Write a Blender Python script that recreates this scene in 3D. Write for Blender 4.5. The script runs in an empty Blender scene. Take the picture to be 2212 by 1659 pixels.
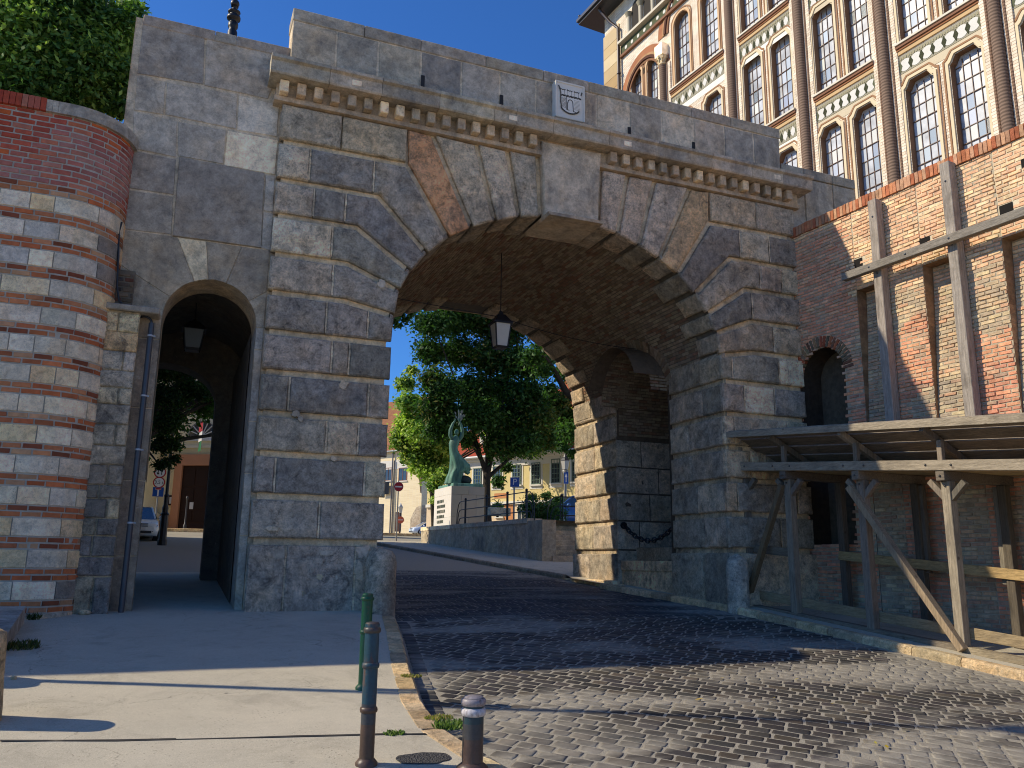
import bpy, bmesh, math, random
import numpy as np
from mathutils import Vector, Matrix, noise, geometry
R = random.Random(7)
scn = bpy.context.scene
COL = scn.collection
V = Vector
# ------------------------------------------------------------------ camera geometry (facade of the gate = plane Y 0, X along it, Z up)
YAW, PITCH, ROLL, FPX, EYE = 0.38509, 0.20974, 0.01222, 1794.0, V((0, -13.997, 0.82))
_cy, _sy = math.cos(YAW), math.sin(YAW)
_fwd = V((_sy*math.cos(PITCH), _cy*math.cos(PITCH), math.sin(PITCH)))
_r = V((_cy, -_sy, 0)); _u = _r.cross(_fwd)
RT = _r*math.cos(ROLL)+_u*math.sin(ROLL); UP = -_r*math.sin(ROLL)+_u*math.cos(ROLL)
def ray(x, y): return RT*((x-1106)/FPX)+UP*(-(y-829.5)/FPX)+_fwd
def onY(x, y, Y=0.0):
    r = ray(x, y); return EYE+r*((Y-EYE.y)/r.y)
def onP(x, y, p0, n):
    r = ray(x, y); return EYE+r*((V(p0)-EYE).dot(n)/r.dot(n))
cam = bpy.data.cameras.new('camera'); cam.sensor_width = 36; cam.lens = FPX/2212*36; cam.clip_end = 3000; cam.clip_start = .05
co = bpy.data.objects.new('camera', cam); COL.objects.link(co)
m = Matrix((RT, UP, -_fwd)).transposed().to_4x4(); m.translation = EYE; co.matrix_world = m
scn.camera = co
# ------------------------------------------------------------------ light
PHI, ELEV = math.radians(18.5), math.radians(37.0)
TOSUN = V((-math.cos(PHI)*math.cos(ELEV), math.sin(PHI)*math.cos(ELEV), math.sin(ELEV)))
w = bpy.data.worlds.new('World'); scn.world = w; w.use_nodes = True
nt = w.node_tree; bg = nt.nodes['Background']; sky = nt.nodes.new('ShaderNodeTexSky'); sky.sky_type = 'NISHITA'; sky.sun_disc = False
sky.sun_elevation = ELEV; sky.sun_rotation = math.atan2(TOSUN.x, TOSUN.y); sky.ozone_density = 3.0; sky.dust_density = .3; sky.air_density = 1.0
tint = nt.nodes.new('ShaderNodeMix'); tint.data_type = 'RGBA'; tint.blend_type = 'MULTIPLY'; tint.inputs[0].default_value = 1; tint.inputs[7].default_value = (.56, 1.20, 2.08, 1)
nt.links.new(sky.outputs[0], tint.inputs[6]); nt.links.new(tint.outputs[2], bg.inputs[0]); bg.inputs[1].default_value = 0.078
sl = bpy.data.lights.new('sun', 'SUN'); sl.energy = 5.0; sl.angle = math.radians(.55); sl.color = (1, .885, .69)
so = bpy.data.objects.new('sun', sl); COL.objects.link(so); so.rotation_euler = (-TOSUN).to_track_quat('-Z', 'Y').to_euler()
scn.view_settings.view_transform = 'Standard'; scn.view_settings.look = 'None'; scn.view_settings.exposure = 0
scn.cycles.filter_width = 1.05; scn.cycles.sample_clamp_indirect = 3.0; scn.cycles.max_bounces = 6; scn.cycles.diffuse_bounces = 3; scn.cycles.transparent_max_bounces = 8; scn.cycles.use_denoising = True
# ------------------------------------------------------------------ materials
def sm(t): t = min(1, max(0, t)); return t*t*(3-2*t)
class N:
    def __init__(s, name):
        s.m = bpy.data.materials.new(name); s.m.use_nodes = True; s.t = s.m.node_tree; s.b = s.t.nodes['Principled BSDF']
        s.geo = s.t.nodes.new('ShaderNodeNewGeometry').outputs['Position']
    def n(s, typ, ins=None, **kw):
        nd = s.t.nodes.new(typ)
        for k, v in kw.items(): setattr(nd, k, v)
        for k, v in (ins or {}).items():
            if hasattr(v, 'is_output') or isinstance(v, bpy.types.NodeSocket): s.t.links.new(v, nd.inputs[k])
            else: nd.inputs[k].default_value = v
        return nd
    def link(s, a, b): s.t.links.new(a, b)
    def noise(s, scale, detail=4, rough=.6, vec=None, dist=0): return s.n('ShaderNodeTexNoise', {'Vector': vec or s.geo, 'Scale': scale, 'Detail': detail, 'Roughness': rough, 'Distortion': dist}).outputs['Fac']
    def mp(s, v, a, b, c, d): return s.n('ShaderNodeMapRange', {0: v, 1: a, 2: b, 3: c, 4: d}).outputs[0]
    def mix(s, f, a, b, bt='MIX'):
        nd = s.n('ShaderNodeMix', None, data_type='RGBA', blend_type=bt)
        for i, v in ((0, f), (6, a), (7, b)):
            if isinstance(v, bpy.types.NodeSocket): s.link(v, nd.inputs[i])
            elif i and len(v) == 3: nd.inputs[i].default_value = (*v, 1)
            else: nd.inputs[i].default_value = v
        return nd.outputs[2]
    def math(s, op, a, b=0.0): return s.n('ShaderNodeMath', {0: a, 1: b}, operation=op).outputs[0]
    def attr(s): return s.n('ShaderNodeVertexColor', None, layer_name='Col').outputs[0]
    def bump(s, h, strength=.5, dist=.02, nrm=None):
        ins = {'Height': h, 'Strength': strength, 'Distance': dist}
        if nrm: ins['Normal'] = nrm
        return s.n('ShaderNodeBump', ins).outputs[0]
    def out(s, col, rough=.85, nrm=None, spec=.25, metal=0, **kw):
        b = s.b
        for k, v in (('Base Color', col), ('Roughness', rough), ('Specular IOR Level', spec), ('Metallic', metal)):
            if isinstance(v, bpy.types.NodeSocket): s.link(v, b.inputs[k])
            elif k == 'Base Color' and len(v) == 3: b.inputs[k].default_value = (*v, 1)
            else: b.inputs[k].default_value = v
        if nrm: s.link(nrm, b.inputs['Normal'])
        return s.m
def simple(name, col=None, rough=.7, var=.15, scale=6, bump=0, bscale=40, spec=.3, metal=0, stain=0, stretch=None):
    k = N(name); base = k.attr() if col is None else (*col, 1)
    vec = k.geo
    if stretch: vec = k.n('ShaderNodeMapping', {'Vector': k.geo, 'Scale': stretch}).outputs[0]
    f = k.mp(k.noise(scale, 5, .65, vec), .25, .75, 1-var, 1+var)
    g = k.n('ShaderNodeCombineColor', {0: f, 1: f, 2: f}).outputs[0]
    c = k.mix(1.0, base, g, 'MULTIPLY')
    if stain:
        st = k.mp(k.noise(scale*.35, 6, .7, vec, .6), .48, .68, 0, stain)
        c = k.mix(st, c, (.05, .048, .045))
    nrm = k.bump(k.noise(bscale, 5, .7, vec), bump, .02) if bump else None
    return k.out(c, rough, nrm, spec, metal)
# weathered limestone whose tone comes from the stone it belongs to
def stone_mat(name, dark=.7, fine=1.0, bumpk=1.0, crust=.75, amp=.42):
    k = N(name); c = k.attr()
    mid = k.noise(4.2, 8, .74, None, .3); fin = k.noise(34, 5, .85); med = k.noise(13, 6, .8)
    f = k.math('ADD', k.mp(mid, .34, .66, 1-amp, 1+amp), k.math('ADD', k.mp(fin, .33, .67, -.26*fine, .26*fine), k.mp(med, .35, .65, -.26*fine, .26*fine)))
    f = k.math('MAXIMUM', f, .12)
    c = k.mix(1.0, c, k.n('ShaderNodeCombineColor', {0: f, 1: f, 2: f}).outputs[0], 'MULTIPLY')
    warm = k.mp(k.noise(2.2, 4, .6), .45, .7, 0, .6)
    c = k.mix(warm, c, k.mix(1.0, c, (1.14, .97, .76), 'MULTIPLY'))
    sv = k.n('ShaderNodeMapping', {'Vector': k.geo, 'Scale': (1.5, 1.5, .32)}).outputs[0]
    st = k.math('MULTIPLY', k.mp(k.noise(.8, 6, .7, None, .8), .45, .66, 0, 1), k.mp(k.noise(1.7, 6, .7, sv, .4), .33, .62, 0, dark))
    c = k.mix(st, c, (.13, .124, .115))
    cr = k.math('MULTIPLY', k.mp(k.noise(3.1, 9, .82, None, 1.0), .52, .63, 0, crust), k.mp(k.noise(.55, 3, .5), .40, .58, .15, 1))
    c = k.mix(cr, c, (.085, .08, .075))
    li = k.mp(k.noise(5.3, 7, .75, None, .6), .63, .70, 0, .5)
    c = k.mix(li, c, (.56, .52, .43))
    pits = k.n('ShaderNodeTexVoronoi', {'Vector': k.geo, 'Scale': 38}).outputs['Distance']
    pm = k.math('MULTIPLY', k.mp(pits, .06, .24, 1, 0), k.mp(k.noise(3.3, 3), .46, .6, 0, 1))
    c = k.mix(k.math('MULTIPLY', pm, .6), c, (.06, .055, .05))
    h = k.math('ADD', k.math('MULTIPLY', mid, .8), k.math('ADD', k.math('MULTIPLY', fin, .3), k.math('ADD', k.math('MULTIPLY', med, .55), k.math('MULTIPLY', pm, -.35))))
    return k.out(c, .92, k.bump(h, bumpk, .09), .12)
MT = {}
MT['stone'] = stone_mat('weathered_limestone', .7, 1.1)
MT['stone_smooth'] = stone_mat('dressed_limestone', .85, .6, .45, .4, .3)
MT['stone_clean'] = stone_mat('pale_wall_stone', .22, .7, .7, .10, .26)
MT['kerbstone'] = stone_mat('kerb_stone', .3, .9, .9, .25, .32)
MT['brick'] = simple('old_brick', None, .9, .34, 9, .8, 45, .12, 0, .28)
MT['brick_new'] = simple('restored_brick', None, .88, .24, 8, .5, 60, .15, 0, .15)
MT['mortar'] = simple('lime_mortar', None, .95, .22, 7, .6, 50, .1)
def wood_mat(name, sc):
    k = N(name); c = k.attr(); v_ = k.n('ShaderNodeMapping', {'Vector': k.geo, 'Scale': sc}).outputs[0]
    g1 = k.noise(9, 6, .8, v_, .4); g2 = k.noise(30, 4, .8, v_)
    f = k.math('MULTIPLY', k.mp(g1, .35, .65, .62, 1.3), k.mp(g2, .35, .65, .8, 1.18))
    c = k.mix(1.0, c, k.n('ShaderNodeCombineColor', {0: f, 1: f, 2: f}).outputs[0], 'MULTIPLY')
    c = k.mix(k.mp(g2, .64, .70, 0, .6), c, (.05, .04, .032))
    kn = k.n('ShaderNodeTexVoronoi', {'Vector': k.geo, 'Scale': 2.2}).outputs['Distance']; c = k.mix(k.mp(kn, .03, .09, .75, 0), c, (.07, .045, .03))
    st = k.mp(k.noise(1.4, 6, .7, None, .5), .5, .68, 0, .45); c = k.mix(st, c, (.10, .085, .07))
    return k.out(c, .85, k.bump(k.math('ADD', g1, g2), .5, .02), .15)
MT['wood'] = wood_mat('weathered_timber', (4, .25, 4)); MT['wood_v'] = wood_mat('upright_timber', (4, 4, .25))
MT['plain'] = simple('painted_plaster', None, .85, .07, 2.0, .12, 40, .2)
MT['tile'] = simple('clay_roof_tile', None, .85, .3, 3, .6, 10, .15)
MT['iron'] = simple('black_iron', (.012, .012, .014), .45, .2, 12, .1, 60, .4)
MT['metal'] = simple('painted_metal', None, .38, .1, 8, .05, 60, .45)
MT['bark'] = simple('tree_bark', (.05, .042, .033), .9, .35, 5, .8, 14, .1)
MT['bronze'] = simple('green_bronze', None, .6, .55, 3.2, .4, 14, .3, 0, .55, (2.2, 2.2, .5))
MT['carpaint'] = simple('car_paint', None, .22, .03, 3, 0, 40, .5)
MT['rubber'] = simple('black_rubber', (.02, .02, .02), .8, .1)
def glass_mat(name, tint, rough=.08):
    k = N(name); f = k.noise(1.3, 3, .6); c = k.mix(k.mp(f, .35, .65, 0, 1), tuple(x*.5 for x in tint), tint)
    return k.out(c, rough, k.bump(k.noise(2.5, 2), .05, .05), .8)
MT['glass'] = glass_mat('window_glass', (.05, .06, .075))
MT['glass_lead'] = glass_mat('old_leaded_glass', (.62, .64, .66), .3)  # pale tint stands in for sky reflected in the archive windows
MT['milk'] = simple('milk_glass', (.55, .52, .45), .3, .05)
def leaf_mat(name):
    k = N(name); c = k.attr(); b = k.b
    m_ = k.out(c, .55, None, .25)
    tr = k.n('ShaderNodeBsdfTranslucent', {'Color': k.mix(1.0, c, (1.3, 1.5, .55), 'MULTIPLY')})
    mx = k.n('ShaderNodeMixShader', {0: .38, 1: b.outputs[0], 2: tr.outputs[0]})
    k.link(mx.outputs[0], k.t.nodes['Material Output'].inputs[0]); return m_
MT['leaf'] = leaf_mat('leaf')
# asphalt pavement: pale, grainy, with worn and dusty patches
k = N('worn_asphalt')
g1 = k.noise(110, 4, .85); g2 = k.noise(3.2, 8, .8); g3 = k.noise(.7, 4, .6)
c = k.mix(k.mp(g1, .38, .62, 0, 1), (.36, .325, .24), (.69, .62, .475))
cz = k.noise(1.6, 8, .8, None, .7); c = k.mix(k.mp(cz, .52, .64, 0, .5), c, (.25, .22, .165)); c = k.mix(k.mp(g2, .35, .7, 0, .6), c, (.42, .375, .29)); c = k.mix(k.mp(g3, .45, .7, 0, .5), c, (.62, .55, .42))
vz = k.n('ShaderNodeTexVoronoi', {'Vector': k.geo, 'Scale': 26}).outputs['Distance']; spk = k.math('MULTIPLY', k.mp(vz, .10, .24, .8, 0), k.mp(k.noise(2.4, 5, .7), .40, .6, 0, 1)); c = k.mix(spk, c, (.16, .145, .115)); lt = k.n('ShaderNodeTexVoronoi', {'Vector': k.geo, 'Scale': 17}).outputs['Distance']; c = k.mix(k.mp(lt, .04, .09, .7, 0), c, (.80, .76, .66)); ck = k.n('ShaderNodeTexVoronoi', {'Vector': k.n('ShaderNodeMapping', {'Vector': k.n('ShaderNodeVectorMath', {0: k.geo, 1: k.n('ShaderNodeTexNoise', {'Vector': k.geo, 'Scale': 3.0, 'Detail': 5.0}).outputs['Color']}, operation='ADD').outputs[0], 'Scale': (.28, .28, .28)}).outputs[0], 'Scale': 1.0}, feature='DISTANCE_TO_EDGE').outputs[0]; c = k.mix(k.math('MULTIPLY', k.mp(ck, 0, .0035, .75, 0), k.mp(k.noise(.9, 3), .45, .6, 0, 1)), c, (.12, .105, .085))
MT['asphalt'] = k.out(c, .9, k.bump(k.math('ADD', g1, k.math('MULTIPLY', g2, .6)), .5, .012), .2)
k = N('asphalt_patch')
vo = k.n('ShaderNodeTexVoronoi', {'Vector': k.geo, 'Scale': 75}).outputs
c = k.mix(k.mp(vo['Distance'], .1, .5, 0, 1), (.16, .155, .15), (.045, .044, .043))
MT['patch'] = k.out(c, .8, k.bump(vo['Distance'], .8, .02), .3)
MT['tar'] = simple('tar_joint', (.035, .032, .03), .9, .3)  # pavement seam; also the painted shade in the parapet slits
# basalt setts, with dust in the joints
k = N('basalt_sett'); c = k.attr()
g1 = k.noise(75, 4, .75); dv = k.n('ShaderNodeMapping', {'Vector': k.geo, 'Rotation': (0, 0, math.radians(38)), 'Scale': (.30, .95, 1)}).outputs[0]; g2 = k.noise(.8, 4, .6, dv, .4); g3 = k.noise(7, 4)
f = k.mp(g1, .25, .75, .75, 1.25); c = k.mix(1.0, c, k.n('ShaderNodeCombineColor', {0: f, 1: f, 2: f}).outputs[0], 'MULTIPLY')
dust = k.math('MULTIPLY', k.mp(g2, .48, .60, .02, .92), k.mp(g3, .3, .7, .5, 1))
c = k.mix(dust, c, (.36, .325, .26))
MT['sett'] = k.out(c, k.mp(g2, .4, .65, .6, .9), k.bump(k.math('ADD', g1, k.math('MULTIPLY', g3, 1.2)), .5, .012), .22)
k = N('sett_joint_dust'); g1 = k.noise(60, 4, .7)
MT['joint'] = k.out(k.mix(k.mp(g1, .3, .7, 0, 1), (.26, .235, .185), (.42, .38, .30)), .95, k.bump(g1, .6, .02), .1)
# ------------------------------------------------------------------ mesh collecting
def C(h):
    h = h.lstrip('#'); return tuple((lambda x: x/12.92 if x <= .04045 else ((x+.055)/1.055)**2.4)(int(h[i:i+2], 16)/255) for i in (0, 2, 4))
def vary(c, a=.12, h=.03):
    f = 1+R.uniform(-a, a); return tuple(max(.004, x*f*(1+R.uniform(-h, h))) for x in c)
class MB:
    def __init__(s): s.v = []; s.f = []; s.c = []; s.m = []; s.s = []
    def add(s, pts, faces, col=(.5, .5, .5), mi=0, smooth=False):
        o = len(s.v); s.v.extend(tuple(p) for p in pts)
        for f in faces: s.f.append(tuple(o+i for i in f)); s.c.append(col); s.m.append(mi); s.s.append(smooth)
    def quad(s, a, b, c, d, col=(.5, .5, .5), mi=0): s.add((a, b, c, d), ((0, 1, 2, 3),), col, mi)
    def poly(s, pts, col=(.5, .5, .5), mi=0): s.add(pts, (tuple(range(len(pts))),), col, mi)
    def hexa(s, p, col, mi=0): s.add(p, ((0, 3, 2, 1), (4, 5, 6, 7), (0, 1, 5, 4), (1, 2, 6, 5), (2, 3, 7, 6), (3, 0, 4, 7)), col, mi)
    def box(s, x0, x1, y0, y1, z0, z1, col=(.5, .5, .5), mi=0):
        s.hexa([(x0, y0, z0), (x1, y0, z0), (x1, y1, z0), (x0, y1, z0), (x0, y0, z1), (x1, y0, z1), (x1, y1, z1), (x0, y1, z1)], col, mi)
    def bbox(s, x0, x1, y0, y1, z0, z1, b=.01, col=(.5, .5, .5), mi=0, T=None):
        # box with chamfered edges
        pts = []; idx = {}
        xs, ys, zs = (x0, x1), (y0, y1), (z0, z1)
        for i in (0, 1):
            for j in (0, 1):
                for k_ in (0, 1):
                    sx, sy, sz = (1, -1)[i], (1, -1)[j], (1, -1)[k_]
                    for ax in range(3):
                        p = [xs[i]+sx*b, ys[j]+sy*b, zs[k_]+sz*b]; p[ax] = (xs[i], ys[j], zs[k_])[ax]
                        idx[(i, j, k_, ax)] = len(pts); pts.append(V(p) if T is None else T @ V(p))
        F = []
        for ax in range(3):
            o = [a for a in range(3) if a != ax]
            for sd in (0, 1):
                q = []
                for (a, b_) in ((0, 0), (1, 0), (1, 1), (0, 1)):
                    t = [0, 0, 0]; t[ax] = sd; t[o[0]] = a; t[o[1]] = b_; q.append(idx[(*t, ax)])
                F.append(tuple(q))
        for ax in range(3):
            o = [a for a in range(3) if a != ax]
            for a in (0, 1):
                for b_ in (0, 1):
                    t0 = [0, 0, 0]; t1 = [0, 0, 0]; t0[ax] = 0; t1[ax] = 1
                    for t in (t0, t1): t[o[0]] = a; t[o[1]] = b_
                    F.append((idx[(*t0, o[0])], idx[(*t1, o[0])], idx[(*t1, o[1])], idx[(*t0, o[1])]))
        for i in (0, 1):
            for j in (0, 1):
                for k_ in (0, 1): F.append(tuple(idx[(i, j, k_, a)] for a in range(3)))
        s.add(pts, F, col, mi)
    def beam(s, a, b, wd, ht, up=(0, 0, 1), col=(.5, .5, .5), mi=0, ch=.006):
        a, b = V(a), V(b); d = (b-a); L = d.length; d.normalize(); sd = d.cross(V(up)).normalized(); u = sd.cross(d)
        M_ = Matrix((sd, d, u)).transposed().to_4x4(); M_.translation = a
        s.bbox(-wd/2, wd/2, 0, L, -ht/2, ht/2, ch, col, mi, M_)
    def tube(s, path, r, n=8, col=(.5, .5, .5), mi=0, cap=True, smooth=True):
        path = [V(p) for p in path]; rs = r if isinstance(r, (list, tuple)) else [r]*len(path); o = []; ref = None
        for i, p in enumerate(path):
            d = (path[min(i+1, len(path)-1)]-path[max(i-1, 0)]).normalized()
            if ref is None: ref = V((0, 0, 1)) if abs(d.z) < .9 else V((1, 0, 0))
            a = d.cross(ref).normalized(); b = a.cross(d).normalized(); ref = b if abs(b.dot(d)) < .9 else ref
            o.extend(p+(a*math.cos(t)+b*math.sin(t))*rs[i] for t in [2*math.pi*j/n for j in range(n)])
        F = [(i*n+j, i*n+(j+1) % n, (i+1)*n+(j+1) % n, (i+1)*n+j) for i in range(len(path)-1) for j in range(n)]
        s.add(o, F, col, mi, smooth)
        if cap: s.add(o[:n], (tuple(range(n))[::-1],), col, mi); s.add(o[-n:], (tuple(range(n)),), col, mi)
    def lathe(s, prof, c, n=16, col=(.5, .5, .5), mi=0, smooth=True, jit=0):
        c = V(c); pts = []
        for r, z in prof:
            for j in range(n):
                t = 2*math.pi*j/n; q = V((r*math.cos(t), r*math.sin(t), z))
                if jit: q *= 1+jit*noise.noise(q*6+c)
                pts.append(c+q)
        F = [(i*n+j, i*n+(j+1) % n, (i+1)*n+(j+1) % n, (i+1)*n+j) for i in range(len(prof)-1) for j in range(n)]
        s.add(pts, F, col, mi, smooth)
        if prof[0][0] > 1e-4: s.add(pts[:n], (tuple(range(n))[::-1],), col, mi)
        if prof[-1][0] > 1e-4: s.add(pts[-n:], (tuple(range(n)),), col, mi)
    def ball(s, c, r, n=10, col=(.5, .5, .5), mi=0, sq=(1, 1, 1)):
        c = V(c); pts = []; k_ = n//2
        for i in range(k_+1):
            a = math.pi*i/k_
            for j in range(n):
                t = 2*math.pi*j/n; pts.append(c+V((math.sin(a)*math.cos(t)*r*sq[0], math.sin(a)*math.sin(t)*r*sq[1], math.cos(a)*r*sq[2])))
        s.add(pts, [(i*n+j, (i+1)*n+j, (i+1)*n+(j+1) % n, i*n+(j+1) % n) for i in range(k_) for j in range(n)], col, mi, True)
    def prism(s, poly, mapf, h0, h1, col=(.5, .5, .5), mi=0):
        n = len(poly); a = [mapf(u, v_, h0) for u, v_ in poly]; b = [mapf(u, v_, h1) for u, v_ in poly]
        s.add(a+b, [tuple(range(n))[::-1], tuple(range(n, 2*n))]+[(i, (i+1) % n, n+(i+1) % n, n+i) for i in range(n)], col, mi)
    def build(s, name, mats, parent=None, label=None):
        me = bpy.data.meshes.new(name); me.from_pydata(s.v, [], s.f)
        if not isinstance(mats, (list, tuple)): mats = [mats]
        for q in mats: me.materials.append(q if not isinstance(q, str) else MT[q])
        nf = len(s.f)
        me.polygons.foreach_set('material_index', s.m); me.polygons.foreach_set('use_smooth', s.s)
        if mats[0] in ('stone', 'stone_smooth', 'stone_clean', 'kerbstone'): s.c = [tuple((.74*x+.05)*{'stone': 2.85, 'stone_smooth': 2.8, 'stone_clean': 2.7}.get(mats[0], 1.8)*t for x, t in zip(q, (1.14, 1.0, .80))) if m_ == 0 else q for q, m_ in zip(s.c, s.m)]
        at = me.color_attributes.new('Col', 'FLOAT_COLOR', 'CORNER')
        cnt = np.array([len(f) for f in s.f]); cc = np.ones((nf, 4), dtype=np.float32); cc[:, :3] = np.array(s.c, dtype=np.float32).reshape(-1, 3)
        at.data.foreach_set('color', np.repeat(cc, cnt, axis=0).ravel())
        me.update()
        o = bpy.data.objects.new(name, me); COL.objects.link(o)
        if parent: o.parent = parent
        if label: o['label'] = label
        return o
def thing(name, label, cat, group=None, loc=None):
    o = bpy.data.objects.new(name, None); COL.objects.link(o); o['label'] = label; o['category'] = cat
    if group: o['group'] = group
    return o
def tag(o, label, cat, group=None):
    o['label'] = label; o['category'] = cat
    if group: o['group'] = group
    return o
def struct(o): o['kind'] = 'structure'; return o
# ---- rough-faced block of stone: polygon in (u,v), mapf(u,v,h) gives the point at height h above the wall face
def area2(p): return sum(p[i][0]*p[(i+1) % len(p)][1]-p[(i+1) % len(p)][0]*p[i][1] for i in range(len(p)))
def clip(poly, a, b, c):
    out = []                                                # keep a*u+b*v<=c
    for i in range(len(poly)):
        p, q = poly[i], poly[(i+1) % len(poly)]; dp, dq = a*p[0]+b*p[1]-c, a*q[0]+b*q[1]-c
        if dp <= 0: out.append(p)
        if dp*dq < 0: t = dp/(dp-dq); out.append((p[0]+t*(q[0]-p[0]), p[1]+t*(q[1]-p[1])))
    return out
def inside(p, poly):
    x, y = p; r = False
    for i in range(len(poly)):
        (x1, y1), (x2, y2) = poly[i], poly[i-1]
        if (y1 > y) != (y2 > y) and x < (x2-x1)*(y-y1)/(y2-y1)+x1: r = not r
    return r
def edist(p, poly):
    best = 9
    for i in range(len(poly)):
        a, b = V(poly[i]), V(poly[i-1]); d = b-a; t = max(0, min(1, (V(p)-a).dot(d)/max(1e-9, d.length_squared))); best = min(best, (V(p)-a-d*t).length)
    return best
def block(mb, poly, mapf, col, depth=.1, inset=.03, rough=.02, seg=.13, jit=.007, mi=0, top=0.0):
    if len(poly) < 3: return
    if area2(poly) < 0: poly = poly[::-1]
    if abs(area2(poly)) < .004: return
    ring = []
    for i in range(len(poly)):
        a, b = V(poly[i]), V(poly[(i+1) % len(poly)]); n = max(1, int((b-a).length/seg))
        if (b-a).length < 1e-4: continue
        for j in range(n): ring.append(a+(b-a)*(j/n))
    n = len(ring); nr = []; ins = []; so_ = R.uniform(0, 99)
    for i in range(n):
        d = (ring[(i+1) % n]-ring[i-1]).normalized(); nn = V((-d.y, d.x))
        j = jit*noise.noise(V((ring[i].x*7+so_, ring[i].y*7, so_)))*1.6
        nr.append(ring[i]+nn*(jit*.6+j)); ins.append(ring[i]+nn*(inset*(1+.5*noise.noise(V((ring[i].x*9, ring[i].y*9, so_+5))))+jit*.6+j))
    pin = [tuple(p) for p in ins]; xs = [p[0] for p in pin]; ys = [p[1] for p in pin]; pts = [V(p) for p in pin]; g_ = seg*.85
    y = min(ys)+g_*.6
    while y < max(ys):
        x = min(xs)+g_*.6
        while x < max(xs):
            p = (x+R.uniform(-.3, .3)*g_, y+R.uniform(-.3, .3)*g_)
            if inside(p, pin) and edist(p, pin) > g_*.45: pts.append(V(p))
            x += g_
        y += g_
    try: vs, _, fs, ov, _, _ = geometry.delaunay_2d_cdt(pts, [(i, (i+1) % n) for i in range(n)], [], 1, 1e-5)
    except Exception: return
    P3 = []; m_ = len(vs)
    for v_ in vs:
        e = min(1, edist(v_, pin)/.07)
        h = top+rough*(noise.fractal(V((v_.x*3.3+so_, v_.y*3.3, so_)), 1, 2, 4)*(.35+.65*e)*1.3+.4*e)
        P3.append(mapf(v_.x, v_.y, h))
    mb.add(P3, [tuple(f) for f in fs], col, mi, True)
    # rim: match the inset loop by nearest position in vs
    look = {(round(v_.x, 4), round(v_.y, 4)): i for i, v_ in enumerate(vs)}
    rim = []
    for p in ins:
        i = look.get((round(p.x, 4), round(p.y, 4)))
        rim.append(P3[i] if i is not None else mapf(p.x, p.y, top))
    mid = [mapf(p.x, p.y, top-min(depth*.4, .028)) for p in nr]; low = [mapf(p.x, p.y, top-depth) for p in nr]
    mb.add(rim+mid, [(i, n+i, n+(i+1) % n, (i+1) % n) for i in range(n)], col, mi, True)
    mb.add(mid+low, [(i, n+i, n+(i+1) % n, (i+1) % n) for i in range(n)], col, mi, True)
# ---- brick courses on a mapped surface
def bricks(mb, P, u0, u1, v0, v1, bl, bh, colf, gap=.012, proud=.012, skip=None, off=None, bev=.006, mi=0, jit=.004):
    v = v0; r = 0
    while v < v1-.3*bh:
        ve = min(v+bh, v1); u = u0-((off if off is not None else .5)*bl if r % 2 else 0)
        while u < u1:
            L = bl*R.uniform(.94, 1.06) if jit else bl
            a, b = max(u, u0)+gap/2, min(u+L, u1)-gap/2; u += L
            if b-a < .03: continue
            if skip and skip((a+b)/2, (v+ve)/2): continue
            lo, hi = v+gap/2, ve-gap/2; h = proud*R.uniform(.5, 1.4); j = lambda: R.uniform(-jit, jit)
            q = [(a+j(), lo+j()), (b+j(), lo+j()), (b+j(), hi+j()), (a+j(), hi+j())]
            sx = [(bev, bev), (-bev, bev), (-bev, -bev), (bev, -bev)]
            pts = [P(x, y, -.004) for x, y in q]+[P(x+s_[0], y+s_[1], h) for (x, y), s_ in zip(q, sx)]
            mb.add(pts, ((4, 5, 6, 7), (0, 1, 5, 4), (1, 2, 6, 5), (2, 3, 7, 6), (3, 0, 4, 7)), colf((a+b)/2, (v+ve)/2, r), mi)
        v += bh; r += 1
def sheet(mb, P, u0, u1, v0, v1, du, dv, col, skip=None, h=0, mi=0):
    nu, nv = max(1, round((u1-u0)/du)), max(1, round((v1-v0)/dv))
    us = [u0+(u1-u0)*i/nu for i in range(nu+1)]; vs = [v0+(v1-v0)*i/nv for i in range(nv+1)]
    pts = [P(a, b, h) for b in vs for a in us]; F = []
    for j in range(nv):
        for i in range(nu):
            if skip and skip((us[i]+us[i+1])/2, (vs[j]+vs[j+1])/2): continue
            F.append((j*(nu+1)+i, j*(nu+1)+i+1, (j+1)*(nu+1)+i+1, (j+1)*(nu+1)+i))
    mb.add(pts, F, col, mi)
# ------------------------------------------------------------------ lie of the land
def g(X, Y):
    if Y > 0:
        return .065*Y if Y < 36 else 2.34+.03*(Y-36) if Y < 90 else 3.96
    s_ = .094+.008*sm((X-2)/8.5)
    return s_*Y if Y > -9 else max(-9*s_+.03*(Y+9), -2.2)
def onG(x, y, dz=0.0):
    r = ray(x, y); t = 1.0
    while t < 140:
        p = EYE+r*t
        if p.z < g(p.x, p.y)+dz: break
        t += .02
    return EYE+r*t
# ================================================================== SETTING: ground, road, pavements, kerbs
def heights(xs, ys, dz, col, mats, name, keep=None):
    mb = MB(); pts = [(x, y, g(x, y)+dz) for y in ys for x in xs]; n = len(xs); F = []
    for j in range(len(ys)-1):
        for i in range(n-1):
            if keep and not keep((xs[i]+xs[i+1])/2, (ys[j]+ys[j+1])/2): continue
            F.append((j*n+i, j*n+i+1, (j+1)*n+i+1, (j+1)*n+i))
    mb.add(pts, F, col); return mb.build(name, mats)
far = [-900, -500, -250, -120, -60]; nearx = list(range(-30, 41, 2)); neary = list(range(-36, 71, 2))
struct(heights(far+nearx+[60, 120, 250, 500, 900], [-900, -400, -120, -60]+neary+[90, 140, 250, 500, 900], -.4, (.1, .1, .1), 'asphalt', 'ground'))
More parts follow.
